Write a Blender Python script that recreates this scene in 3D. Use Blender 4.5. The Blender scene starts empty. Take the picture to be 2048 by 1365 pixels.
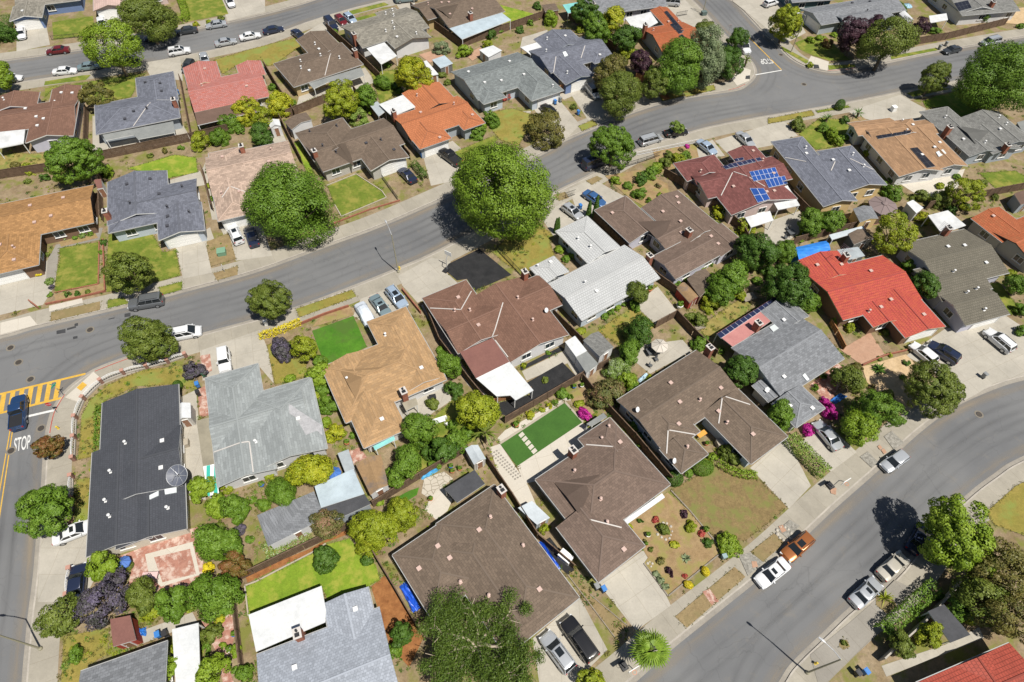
import bpy, math, random
import numpy as np
from mathutils import Vector, Matrix
R_ = math.radians
# ------------------------------------------------------------------ camera, sky, sun, exposure
scene = bpy.context.scene
COL = scene.collection
CAM_H, PITCH, ROLL, FPX = 77.0, R_(54.0), R_(2.1), 1251.0
cam_data = bpy.data.cameras.new('camera'); cam = bpy.data.objects.new('camera', cam_data); COL.objects.link(cam)
cam_data.sensor_width = 36; cam_data.lens = FPX/2048*36; cam_data.clip_end = 3000; cam_data.clip_start = 1
CAM_M = Matrix.Rotation(math.pi/2-PITCH, 3, 'X') @ Matrix.Rotation(ROLL, 3, 'Z')
cam.matrix_world = Matrix.Translation((0, 0, CAM_H)) @ CAM_M.to_4x4()
scene.camera = cam
SUN_EL, SUN_AZ = R_(63), R_(-43)          # elevation, direction (maths angle) the sun stands in
SUNV = Vector((math.cos(SUN_EL)*math.cos(SUN_AZ), math.cos(SUN_EL)*math.sin(SUN_AZ), math.sin(SUN_EL)))
w = bpy.data.worlds.new('World'); scene.world = w; w.use_nodes = True
nt = w.node_tree; nt.nodes.clear()
sky = nt.nodes.new('ShaderNodeTexSky'); sky.sky_type = 'NISHITA'; sky.sun_disc = False
sky.sun_elevation = SUN_EL; sky.sun_rotation = math.atan2(SUNV.x, SUNV.y)
bg = nt.nodes.new('ShaderNodeBackground'); bg.inputs[1].default_value = 0.05
out = nt.nodes.new('ShaderNodeOutputWorld')
nt.links.new(sky.outputs[0], bg.inputs[0]); nt.links.new(bg.outputs[0], out.inputs[0])
sl = bpy.data.lights.new('sun', 'SUN'); sl.energy = 5.0; sl.angle = R_(0.5); sl.color = (1, 0.95, 0.87)
so = bpy.data.objects.new('sun', sl); COL.objects.link(so); so.location = (60, -60, 120)
so.rotation_euler = (-SUNV).to_track_quat('-Z', 'Y').to_euler()
scene.view_settings.view_transform = 'Standard'; scene.view_settings.look = 'None'
scene.view_settings.gamma = 1; scene.view_settings.exposure = 0.27
scene.cycles.max_bounces = 6

# ------------------------------------------------------------------ helpers
GZ = 0.15
def ray(px, py):
    return (CAM_M @ Vector((px-1024, 682.5-py, -FPX))).normalized()
def P(px, py, z=GZ):                       # where the sight line meets the height z
    d = ray(px, py); t = (CAM_H-z)/-d.z
    return Vector((d.x*t, d.y*t, z))
def mpp(p):                                # metres per photo pixel at p
    v = CAM_M.transposed() @ (Vector(p)-Vector((0, 0, CAM_H)))
    return -v.z/FPX
def PX(p):
    v = CAM_M.transposed() @ (Vector(p)-Vector((0, 0, CAM_H)))
    return (1024+v.x/-v.z*FPX, 682.5-v.y/-v.z*FPX)

class MB:
    def __init__(s): s.v = []; s.f = []; s.m = []; s.uv = []
    def face(s, pts, m=0, uv=None):
        i = len(s.v); s.v += [tuple(p) for p in pts]; s.f.append(list(range(i, i+len(pts)))); s.m.append(m); s.uv.append(uv)
    def box(s, c, size, rot=0, m=0):
        cx, cy, cz = c; sx, sy, sz = [k/2 for k in size]; cr, sr = math.cos(rot), math.sin(rot)
        i = len(s.v)
        for dz in (-sz, sz):
            for dx, dy in ((-sx, -sy), (sx, -sy), (sx, sy), (-sx, sy)):
                s.v.append((cx+dx*cr-dy*sr, cy+dx*sr+dy*cr, cz+dz))
        for q in ((3, 2, 1, 0), (4, 5, 6, 7), (0, 1, 5, 4), (1, 2, 6, 5), (2, 3, 7, 6), (3, 0, 4, 7)):
            s.f.append([i+k for k in q]); s.m.append(m); s.uv.append(None)
    def prism(s, poly, z0, z1, m=0, mside=None, bottom=True):
        n = len(poly); i = len(s.v); ms = m if mside is None else mside
        a = sum(poly[k][0]*poly[(k+1) % n][1]-poly[(k+1) % n][0]*poly[k][1] for k in range(n))
        if a < 0: poly = poly[::-1]
        f0 = z0 if callable(z0) else (lambda x, y: z0); f1 = z1 if callable(z1) else (lambda x, y: z1)
        s.v += [(p[0], p[1], f0(p[0], p[1])) for p in poly]+[(p[0], p[1], f1(p[0], p[1])) for p in poly]
        s.f.append([i+n+k for k in range(n)]); s.m.append(m); s.uv.append(None)
        if bottom: s.f.append([i+k for k in range(n)][::-1]); s.m.append(ms); s.uv.append(None)
        for k in range(n):
            j = (k+1) % n; s.f.append([i+k, i+j, i+n+j, i+n+k]); s.m.append(ms); s.uv.append(None)
    def bar(s, p0, p1, w, h, m=0):          # flat bar between two points
        p0 = Vector(p0); p1 = Vector(p1); d = (p1-p0); 
        if d.length < 1e-4: return
        d.normalize(); sd = d.cross(Vector((0, 0, 1)))
        if sd.length < 1e-3: sd = Vector((1, 0, 0))
        sd.normalize(); up = sd.cross(d); i = len(s.v)
        for p in (p0, p1):
            for a, b in ((-1, -1), (1, -1), (1, 1), (-1, 1)): s.v.append(tuple(p+sd*a*w/2+up*b*h/2))
        for q in ((0, 1, 2, 3), (7, 6, 5, 4), (0, 4, 5, 1), (1, 5, 6, 2), (2, 6, 7, 3), (3, 7, 4, 0)):
            s.f.append([i+k for k in q]); s.m.append(m); s.uv.append(None)
    def tube(s, pts, rad, n=7, m=0, cap=True):
        pts = [Vector(p) for p in pts]; i = len(s.v)
        for k, p in enumerate(pts):
            d = (pts[min(k+1, len(pts)-1)]-pts[max(k-1, 0)]).normalized()
            a = d.cross(Vector((0.31, 0.95, 0.05))); a.normalize(); b = d.cross(a)
            for q in range(n):
                t = 2*math.pi*q/n; s.v.append(tuple(p+(a*math.cos(t)+b*math.sin(t))*rad[k]))
        for k in range(len(pts)-1):
            for q in range(n):
                r = (q+1) % n; s.f.append([i+k*n+q, i+(k+1)*n+q, i+(k+1)*n+r, i+k*n+r]); s.m.append(m); s.uv.append(None)
        if cap:
            s.f.append([i+q for q in range(n)]); s.m.append(m); s.uv.append(None)
            e = i+(len(pts)-1)*n; s.f.append([e+q for q in range(n)][::-1]); s.m.append(m); s.uv.append(None)
    def lathe(s, prof, c=(0, 0, 0), n=12, m=0):
        i = len(s.v)
        for r, z in prof:
            for q in range(n):
                t = 2*math.pi*q/n; s.v.append((c[0]+r*math.cos(t), c[1]+r*math.sin(t), c[2]+z))
        for k in range(len(prof)-1):
            for q in range(n):
                r = (q+1) % n; s.f.append([i+k*n+q, i+k*n+r, i+(k+1)*n+r, i+(k+1)*n+q]); s.m.append(m); s.uv.append(None)
        s.f.append([i+q for q in range(n)][::-1]); s.m.append(m); s.uv.append(None)
        e = i+(len(prof)-1)*n; s.f.append([e+q for q in range(n)]); s.m.append(m); s.uv.append(None)
    def mesh(s, name, mats):
        me = bpy.data.meshes.new(name); me.from_pydata(s.v, [], s.f)
        for mt in (mats if isinstance(mats, (list, tuple)) else [mats]): me.materials.append(mt)
        me.polygons.foreach_set('material_index', s.m)
        if any(u is not None for u in s.uv):
            ul = me.uv_layers.new(name='UVMap').data; k = 0
            for fc, u in zip(s.f, s.uv):
                for q in range(len(fc)):
                    if u is not None: ul[k].uv = u[q]
                    k += 1
        me.update(); return me
    def build(s, name, mats, parent=None, smooth=False):
        me = s.mesh(name, mats)
        if smooth: me.polygons.foreach_set('use_smooth', [True]*len(me.polygons))
        return link(name, me, parent)
def link(name, me, parent=None, loc=None, rz=None, scale=None):
    o = bpy.data.objects.new(name, me); COL.objects.link(o)
    if parent is not None: o.parent = parent
    if loc is not None: o.location = loc
    if rz is not None: o.rotation_euler = (0, 0, rz)
    if scale is not None: o.scale = scale
    return o
USED = {}
def tag(o, label, cat, group=None):
    o['label'] = label; o['category'] = cat
    if group: o['group'] = group
    USED[label] = USED.get(label, 0)+1
    return o
def thing(name, loc, rz, label, cat, group=None):
    o = link(name, None, None, loc, rz); o.empty_display_size = 0.3
    return tag(o, label, cat, group)
def structure(o): o['kind'] = 'structure'; return o

# ------------------------------------------------------------------ materials
def mat(name): 
    m = bpy.data.materials.new(name); m.use_nodes = True
    return m, m.node_tree, m.node_tree.nodes['Principled BSDF']
def ramp(t, fac, stops):
    r = t.nodes.new('ShaderNodeValToRGB'); e = r.color_ramp.elements
    while len(e) < len(stops): e.new(0.5)
    for k, (p, c) in enumerate(stops): e[k].position = p; e[k].color = (*c, 1)
    t.links.new(fac, r.inputs[0]); return r.outputs[0]
def noise(t, scale, vec=None, detail=3, rough=0.6):
    n = t.nodes.new('ShaderNodeTexNoise'); n.inputs['Scale'].default_value = scale
    n.inputs['Detail'].default_value = detail; n.inputs['Roughness'].default_value = rough
    if vec is not None: t.links.new(vec, n.inputs['Vector'])
    return n.outputs[0]
def mix(t, a, b, fac, mode='MIX'):
    n = t.nodes.new('ShaderNodeMix'); n.data_type = 'RGBA'; n.blend_type = mode
    for sock, val in ((n.inputs['Factor'], fac), (n.inputs['A'], a), (n.inputs['B'], b)):
        if hasattr(val, 'is_linked'): t.links.new(val, sock)
        elif isinstance(val, (int, float)): sock.default_value = val
        else: sock.default_value = (*val, 1)
    return n.outputs['Result']
def geo(t): return t.nodes.new('ShaderNodeNewGeometry').outputs['Position']
def objco(t): return t.nodes.new('ShaderNodeTexCoord').outputs['Object']
def bump(t, b, h, s=0.3, d=0.05):
    n = t.nodes.new('ShaderNodeBump'); n.inputs['Strength'].default_value = s; n.inputs['Distance'].default_value = d
    t.links.new(h, n.inputs['Height']); t.links.new(n.outputs[0], b.inputs['Normal'])
def sc(c, k): return tuple(min(1, x*k) for x in c)
MC = {}
def plain(name, c, rough=0.6, metal=0.0, spec=0.5, coat=0):
    if name in MC: return MC[name]
    m, t, b = mat(name); b.inputs['Base Color'].default_value = (*c, 1); b.inputs['Roughness'].default_value = rough
    b.inputs['Metallic'].default_value = metal; b.inputs['Specular IOR Level'].default_value = spec
    b.inputs['Coat Weight'].default_value = coat
    MC[name] = m; return m
def mottled(name, c0, c1, s1=0.5, s2=6.0, rough=0.9, c2=None, s3=0.12, amt=0.5, bmp=0.0, spec=0.25):
    if name in MC: return MC[name]
    m, t, b = mat(name); g = geo(t)
    n1 = noise(t, s1, g, 4); n2 = noise(t, s2, g, 3, 0.7)
    c = ramp(t, n1, [(0.3, c0), (0.7, c1)]); nm = noise(t, s2*0.33, g, 4, 0.75)
    c = mix(t, c, ramp(t, nm, [(0.3, (0.62,)*3), (0.6, (1, 1, 1))]), min(1, amt), 'MULTIPLY')
    d = ramp(t, n2, [(0.25, (0.55,)*3), (0.75, (1.0,)*3)])
    c = mix(t, c, d, amt, 'MULTIPLY')
    if c2 is not None:
        n3 = noise(t, s3, g, 5, 0.65)
        c = mix(t, c, c2, ramp(t, n3, [(0.48, (0, 0, 0)), (0.62, (1, 1, 1))]))
    t.links.new(c, b.inputs['Base Color']); b.inputs['Roughness'].default_value = rough
    b.inputs['Specular IOR Level'].default_value = spec
    if bmp: bump(t, b, n2, bmp)
    MC[name] = m; return m
def shingle(name, c, row=0.32, width=0.5, var=0.35, kind='shingle', blotch=None):
    key = 'roof_'+name
    if key in MC: return MC[key]
    m, t, b = mat(key); uv = t.nodes.new('ShaderNodeUVMap').outputs[0]; g = geo(t)
    br = t.nodes.new('ShaderNodeTexBrick'); t.links.new(uv, br.inputs['Vector'])
    br.inputs['Scale'].default_value = 1; br.inputs['Brick Width'].default_value = width; br.inputs['Row Height'].default_value = row
    br.inputs['Mortar Size'].default_value = 0.02 if kind != 'tile' else 0.05
    br.inputs['Mortar Smooth'].default_value = 0.6
    br.inputs['Color1'].default_value = (*sc(c, 1+var*0.6), 1); br.inputs['Color2'].default_value = (*sc(c, 1-var*0.6), 1)
    br.inputs['Mortar'].default_value = (*sc(c, 0.62), 1)
    n1 = noise(t, 0.28, g, 5, 0.65); n2 = noise(t, 7, g, 2, 0.8)
    col = mix(t, br.outputs[0], ramp(t, n1, [(0.3, (0.8,)*3), (0.7, (1, 1, 1))]), 0.75, 'MULTIPLY')
    col = mix(t, col, ramp(t, n2, [(0.3, (0.66,)*3), (0.65, (1, 1, 1))]), 0.6, 'MULTIPLY')
    if blotch is not None:
        mp = t.nodes.new('ShaderNodeMapping'); mp.inputs['Scale'].default_value = (0.9, 3.2, 1); t.links.new(uv, mp.inputs['Vector'])
        n3 = noise(t, 0.9, mp.outputs[0], 6, 0.75)
        col = mix(t, col, blotch, ramp(t, n3, [(0.46, (0, 0, 0)), (0.66, (0.8, 0.8, 0.8))]))
    t.links.new(col, b.inputs['Base Color']); b.inputs['Roughness'].default_value = 0.85 if kind != 'tile' else 0.55
    b.inputs['Specular IOR Level'].default_value = 0.2
    if kind == 'tile':
        sp = t.nodes.new('ShaderNodeSeparateXYZ'); t.links.new(uv, sp.inputs[0])
        w1 = t.nodes.new('ShaderNodeMath'); w1.operation = 'FRACT'; d = t.nodes.new('ShaderNodeMath'); d.operation = 'DIVIDE'
        d.inputs[1].default_value = row; t.links.new(sp.outputs[1], d.inputs[0]); t.links.new(d.outputs[0], w1.inputs[0])
        bump(t, b, w1.outputs[0], 0.6, -0.1)
    else: bump(t, b, n2, 0.35, 0.03)
    MC[key] = m; return m
def wallmat(name, c):
    return mottled('wall_'+name, sc(c, 0.9), c, 0.7, 14, 0.85, amt=0.18)

def asphalt_mat():
    m, t, b = mat('asphalt'); g = geo(t); n1 = noise(t, 0.06, g, 4, 0.6); n2 = noise(t, 22, g, 3, 0.7); n3 = noise(t, 0.35, g, 6, 0.75)
    c = ramp(t, n1, [(0.35, (0.14, 0.143, 0.148)), (0.65, (0.182, 0.184, 0.185))])
    c = mix(t, c, ramp(t, n2, [(0.25, (0.62,)*3), (0.75, (1, 1, 1))]), 0.5, 'MULTIPLY')
    c = mix(t, c, (0.215, 0.19, 0.155), ramp(t, n3, [(0.56, (0, 0, 0)), (0.78, (0.55,)*3)]))
    v = t.nodes.new('ShaderNodeTexVoronoi'); v.feature = 'DISTANCE_TO_EDGE'; v.inputs['Scale'].default_value = 0.16
    vm = t.nodes.new('ShaderNodeVectorMath'); vm.operation = 'MULTIPLY_ADD'; nn = t.nodes.new('ShaderNodeTexNoise'); nn.inputs['Scale'].default_value = 0.7; nn.inputs['Detail'].default_value = 5; t.links.new(g, nn.inputs['Vector'])
    vm.inputs[1].default_value = (2.2, 2.2, 0); t.links.new(nn.outputs['Color'], vm.inputs[0]); t.links.new(g, vm.inputs[2]); t.links.new(vm.outputs[0], v.inputs['Vector'])
    c = mix(t, c, (0.07, 0.07, 0.07), ramp(t, v.outputs[0], [(0.0, (0.3,)*3), (0.008, (0, 0, 0))]))
    t.links.new(c, b.inputs['Base Color']); b.inputs['Roughness'].default_value = 0.9; b.inputs['Specular IOR Level'].default_value = 0.2; bump(t, b, n2, 0.15, 0.02); MC['asphalt'] = m; return m
asphalt = asphalt_mat()
def concrete_mat(name, c, k=0.8):
    if name in MC: return MC[name]
    m, t, b = mat(name); g = geo(t)
    n1 = noise(t, 0.22, g, 5, 0.7); n2 = noise(t, 5, g, 4, 0.7); n3 = noise(t, 0.6, g, 6, 0.8)
    col = ramp(t, n1, [(0.3, sc(c, k)), (0.68, c)])
    col = mix(t, col, ramp(t, n2, [(0.3, (0.7,)*3), (0.7, (1, 1, 1))]), 0.35, 'MULTIPLY')
    col = mix(t, col, sc(c, 0.55), ramp(t, n3, [(0.6, (0, 0, 0)), (0.75, (0.55,)*3)]))
    try:
        uvn = t.nodes.new('ShaderNodeUVMap').outputs[0]
        br = t.nodes.new('ShaderNodeTexBrick'); t.links.new(uvn, br.inputs['Vector']); br.offset = 0
        br.inputs['Scale'].default_value = 1; br.inputs['Brick Width'].default_value = 2.4; br.inputs['Row Height'].default_value = 3.1
        br.inputs['Mortar Size'].default_value = 0.022; br.inputs['Mortar Smooth'].default_value = 0.3
        br.inputs['Color1'].default_value = (1, 1, 1, 1); br.inputs['Color2'].default_value = (0.9, 0.9, 0.89, 1)
        br.inputs['Mortar'].default_value = (0.68, 0.64, 0.58, 1)
        col = mix(t, col, br.outputs[0], 0.8, 'MULTIPLY')
    except Exception: pass
    t.links.new(col, b.inputs['Base Color']); b.inputs['Roughness'].default_value = 0.9; b.inputs['Specular IOR Level'].default_value = 0.2
    bump(t, b, n2, 0.1, 0.02); MC[name] = m; return m
concrete = concrete_mat('concrete', (0.44, 0.41, 0.35), 0.76)
concrete_pale = concrete_mat('concrete_pale', (0.54, 0.50, 0.43), 0.9)
pavement_c = concrete_mat('pavement_concrete', (0.375, 0.345, 0.285), 0.75)
concrete_grey = concrete_mat('concrete_grey', (0.29, 0.27, 0.235))
kerbm = mottled('kerb_stone', (0.36, 0.33, 0.29), (0.48, 0.44, 0.38), 0.6, 8, amt=0.4)
gutterm = mottled('gutter_stone', (0.26, 0.24, 0.21), (0.36, 0.33, 0.28), 0.3, 8, amt=0.4)
GM = {
 'lawn': mottled('lawn', (0.115, 0.175, 0.018), (0.20, 0.24, 0.035), 0.35, 7, 0.95, c2=(0.225, 0.215, 0.045), s3=0.45, amt=0.7, bmp=0.5),
 'lawnb': mottled('lawn_bright', (0.145, 0.25, 0.018), (0.24, 0.335, 0.03), 0.3, 7, 0.95, c2=(0.27, 0.285, 0.045), s3=0.5, amt=0.6, bmp=0.5),
 'turf': mottled('turf_green', (0.055, 0.17, 0.012), (0.10, 0.25, 0.02), 0.35, 9, 0.9, c2=(0.065, 0.125, 0.02), s3=0.25, amt=0.6, bmp=0.4),
 'turfd': mottled('turf_dark', (0.045, 0.115, 0.02), (0.06, 0.15, 0.025), 0.4, 12, 0.9, amt=0.4, bmp=0.4),
 'dry': mottled('dry_lawn', (0.225, 0.205, 0.04), (0.32, 0.25, 0.065), 0.3, 6, 0.95, c2=(0.19, 0.22, 0.05), s3=0.25, amt=0.6, bmp=0.5),
 'dead': mottled('dead_grass', (0.25, 0.18, 0.09), (0.33, 0.25, 0.13), 0.5, 5, 0.95, c2=(0.20, 0.16, 0.075), s3=0.3, amt=0.6, bmp=0.5),
 'drylawn2': mottled('patchy_lawn', (0.23, 0.165, 0.075), (0.28, 0.205, 0.09), 0.9, 7, 0.95, c2=(0.165, 0.165, 0.05), s3=0.55, amt=0.8, bmp=0.5),
 'soil': mottled('garden_soil', (0.28, 0.185, 0.09), (0.38, 0.27, 0.145), 0.6, 6, 0.95, c2=(0.24, 0.21, 0.07), s3=0.5, amt=0.55, bmp=0.5),
 'yard': mottled('yard_soil', (0.23, 0.165, 0.09), (0.36, 0.28, 0.18), 0.35, 5, 0.95, c2=(0.16, 0.165, 0.04), s3=0.3, amt=0.7, bmp=0.6),
 'bark': mottled('bark_mulch', (0.25, 0.10, 0.035), (0.40, 0.18, 0.065), 1.5, 11, 0.95, amt=0.7, bmp=0.8),
 'brick': mottled('brick_paving', (0.33, 0.15, 0.11), (0.46, 0.24, 0.18), 1.2, 7, 0.9, c2=(0.50, 0.38, 0.32), s3=1.4, amt=0.5),
 'bricktan': mottled('tan_paving', (0.40, 0.24, 0.16), (0.46, 0.29, 0.20), 0.8, 6, 0.9, amt=0.4),
 'black': mottled('black_gravel', (0.022, 0.023, 0.025), (0.04, 0.04, 0.042), 0.8, 16, 0.95, amt=0.7, bmp=0.8),
 'tan': mottled('tan_gravel', (0.50, 0.36, 0.20), (0.62, 0.46, 0.28), 0.9, 9, 0.95, amt=0.55, bmp=0.6),
 'weeds': mottled('weeds', (0.24, 0.20, 0.055), (0.36, 0.29, 0.10), 0.6, 5, 0.95, c2=(0.15, 0.19, 0.04), s3=0.5, amt=0.6, bmp=0.8),
 'conc': concrete, 'pale': concrete_pale, 'grey': concrete_grey,
 'cobble': mottled('cobbles', (0.20, 0.19, 0.165), (0.42, 0.40, 0.35), 3.5, 9, 0.9, amt=0.6, bmp=0.9),
 'patch': mottled('asphalt_patch', (0.045, 0.047, 0.05), (0.06, 0.062, 0.065), 1, 14, 0.9, amt=0.4),
 'dust': mottled('dusty_asphalt', (0.27, 0.225, 0.165), (0.33, 0.28, 0.20), 0.6, 9, 0.95, amt=0.5),
}
def flagmat():
    m, t, b = mat('flagstone'); g = geo(t)
    v = t.nodes.new('ShaderNodeTexVoronoi'); v.feature = 'DISTANCE_TO_EDGE'; v.inputs['Scale'].default_value = 1.3; t.links.new(g, v.inputs['Vector'])
    c = ramp(t, v.outputs[0], [(0.02, (0.22, 0.19, 0.14)), (0.06, (0.44, 0.40, 0.33))])
    t.links.new(c, b.inputs['Base Color']); b.inputs['Roughness'].default_value = 0.9; return m
GM['flag'] = flagmat()
white_paint = plain('white_paint', (0.78, 0.78, 0.76), 0.5)
white_mark = mottled('white_marking', (0.62, 0.62, 0.6), (0.75, 0.75, 0.72), 1, 12, 0.8, amt=0.5)
yellow_mark = mottled('yellow_marking', (0.60, 0.36, 0.05), (0.68, 0.43, 0.08), 0.8, 10, 0.8, amt=0.5)
redkerb = mottled('red_kerb_paint', (0.33, 0.07, 0.05), (0.42, 0.13, 0.10), 0.8, 8, 0.8, amt=0.4)
glass = plain('window_glass', (0.03, 0.04, 0.05), 0.08, 0.0, 0.8)
carglass = plain('car_glass', (0.015, 0.018, 0.02), 0.05, 0.0, 0.8)
black = plain('black_plastic', (0.02, 0.02, 0.022), 0.5)
rubber = plain('rubber', (0.018, 0.018, 0.018), 0.85)
steel = plain('steel', (0.55, 0.56, 0.58), 0.35, 0.9)
galv = plain('galvanised', (0.45, 0.46, 0.47), 0.5, 0.5)
brickm = mottled('red_brick', (0.28, 0.105, 0.065), (0.38, 0.16, 0.105), 2.5, 9, 0.9, amt=0.5)
wood_f = mottled('weathered_boards', (0.115, 0.075, 0.05), (0.20, 0.135, 0.09), 1.6, 12, 0.9, amt=0.5)
wood_n = mottled('new_cedar_boards', (0.34, 0.16, 0.07), (0.44, 0.22, 0.10), 1.6, 12, 0.8, amt=0.4)
wood_g = mottled('grey_boards', (0.22, 0.19, 0.15), (0.33, 0.29, 0.23), 1.6, 12, 0.9, amt=0.4)
barkm = mottled('tree_bark', (0.12, 0.09, 0.06), (0.22, 0.17, 0.12), 2, 14, 0.95, amt=0.5)
barkpale = mottled('pale_bark', (0.40, 0.33, 0.24), (0.55, 0.47, 0.36), 2, 14, 0.9, amt=0.4)
# ------------------------------------------------------------------ ground, roads, blocks, kerbs
def ground_sheet():
    mb = MB(); mb.face([(-1500, -600, -0.06), (1500, -600, -0.06), (1500, 2500, -0.06), (-1500, 2500, -0.06)])
    structure(mb.build('ground', GM['yard']))
    mb = MB(); mb.face([(-260, -60, 0), (320, -60, 0), (320, 330, 0), (-260, 330, 0)])
    structure(mb.build('road', asphalt))
ground_sheet()
PN = [0]; POLYS = []
def flat(name, pxs, m, z=None, conv=True, layer=0):
    PN[0] += 1
    zz = (0.12+0.005+0.0005*PN[0]) if z is None else z
    pts = [P(x, y, zz) for x, y in pxs] if conv else [Vector((p[0], p[1], zz)) for p in pxs]
    a = sum(pts[k].x*pts[(k+1) % len(pts)].y-pts[(k+1) % len(pts)].x*pts[k].y for k in range(len(pts)))
    if a < 0: pts = pts[::-1]
    POLYS.append((name, m, [(p.x, p.y) for p in pts]))
    mb = MB(); d = (pts[1]-pts[0]).normalized(); e = Vector((-d.y, d.x, 0)); o = pts[0]
    L = [(p-o).length for p in pts]
    mb.face(pts, 0, [((p-o).dot(d), (p-o).dot(e)) for p in pts])
    return structure(mb.build(name, m))
def smooth(pts, n=6):                      # Catmull-Rom through world points
    o = []
    for i in range(len(pts)-1):
        p0 = pts[max(i-1, 0)]; p1 = pts[i]; p2 = pts[i+1]; p3 = pts[min(i+2, len(pts)-1)]
        for k in range(n):
            t = k/n
            o.append(0.5*((2*p1)+(p2-p0)*t+(2*p0-5*p1+4*p2-p3)*t*t+(3*p1-p0-3*p2+p3)*t**3))
    o.append(pts[-1]); return o
def offset(pts, d):
    r = []
    for i, p in enumerate(pts):
        a = pts[max(i-1, 0)]; b = pts[min(i+1, len(pts)-1)]; t = (b-a); t.z = 0; t.normalize()
        r.append(Vector((p.x-t.y*d, p.y+t.x*d, p.z)))
    return r
def strip(name, line, d0, d1, z, m, thick=0):
    a = offset(line, d0); b = offset(line, d1); mb = MB(); s = 0
    for i in range(len(line)-1):
        l = (line[i+1]-line[i]).length
        q = [a[i], a[i+1], b[i+1], b[i]]
        uv = [(s, d0), (s+l, d0), (s+l, d1), (s, d1)]
        q = [Vector((p.x, p.y, z)) for p in q]
        if d1 < d0: q = q[::-1]; uv = uv[::-1]
        mb.face(q, 0, uv); s += l
    return structure(mb.build(name, m))
# kerb lines, photo pixels; the lot lies to the left of the direction of travel
K = {}
K['mid'] = [(900, 1700), (1150, 1455), (1258, 1362), (1334, 1294), (1374, 1261), (1536, 1131), (1654, 1020), (1754, 932), (1831, 862), (1899, 812), (1974, 777), (2047, 754), (2200, 725), (2500, 690),
            (2500, 70), (2200, 118), (2048, 140), (1900, 166), (1808, 184), (1731, 200), (1623, 220), (1536, 234), (1439, 252), (1374, 269), (1274, 302), (1174, 356), (1109, 388), (960, 462), (862, 512), (799, 539), (707, 576), (592, 619), (500, 646), (375, 680), (258, 717), (190, 743), (150, 770), (125, 795), (110, 822), (103, 845), (98, 870), (94, 917), (91, 970), (82, 1072), (76, 1147), (65, 1237), (60, 1294), (54, 1365), (30, 1700)]
K['upper'] = [(-300, 745), (0, 673), (75, 652), (250, 611), (365, 581), (512, 541), (647, 492), (762, 450), (894, 392), (1000, 345), (1089, 304), (1124, 282), (1199, 250), (1261, 225), (1324, 205), (1394, 191), (1469, 180), (1491, 170), (1506, 155), (1509, 140), (1496, 118), (1446, 68), (1409, 27), (1379, -3), (1320, -60),
              (830, -60), (790, -5), (757, 5), (692, 22), (612, 47), (512, 82), (350, 117), (287, 128), (87, 159), (30, 168), (-100, 189), (-300, 222)]
K['far'] = [(-300, 160), (0, 122), (90, 110), (175, 97), (287, 80), (350, 67), (512, 32), (612, 5), (660, -15), (720, -60)]
K['corner'] = [(1405, -50), (1464, 0), (1486, 20), (1524, 60), (1558, 92), (1581, 115), (1611, 132), (1653, 143), (1691, 141), (1786, 122), (1881, 102), (1951, 90), (2048, 73), (2400, 15)]
K['near'] = [(2400, 830), (2200, 860), (2047, 922), (1994, 955), (1942, 995), (1870, 1066), (1808, 1144), (1751, 1196), (1708, 1222), (1656, 1271), (1601, 1324), (1574, 1359), (1545, 1430), (1500, 1700)]
# the direction above must keep the lot on its left: reverse where it does not
KW = {}
def block(name, extra, closed, rev):
    pts = [P(x, y, 0) for x, y in K[name]]
    if rev: pts = pts[::-1]
    line = smooth(pts, 4)
    ring = line+[P(x, y, 0) for x, y in extra]
    mb = MB(); mb.prism([(p.x, p.y) for p in ring], -0.05, 0.12, 0, 1, bottom=False)
    structure(mb.build('lot', [GM['yard'], kerbm]))
    KW[name] = line
    strip('kerb', line, -0.02, 0.17, 0.124, kerbm)
    strip('gutter', line, -0.55, -0.02, 0.004, gutterm)
    strip('pavement', line, 0.17, 3.1, 0.122, pavement_c)
block('mid', [], True, False)
block('upper', [(-300, 745)], True, False)
block('far', [(720, -200), (-300, -200)], True, False)
block('corner', [(2400, -200), (1405, -200)], True, False)
block('near', [(3200, 1700), (3200, 830)], True, False)
L_ = flat
def grounds(kind, name, polys):
    for p in polys: flat(name, p, GM[kind])
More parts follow.
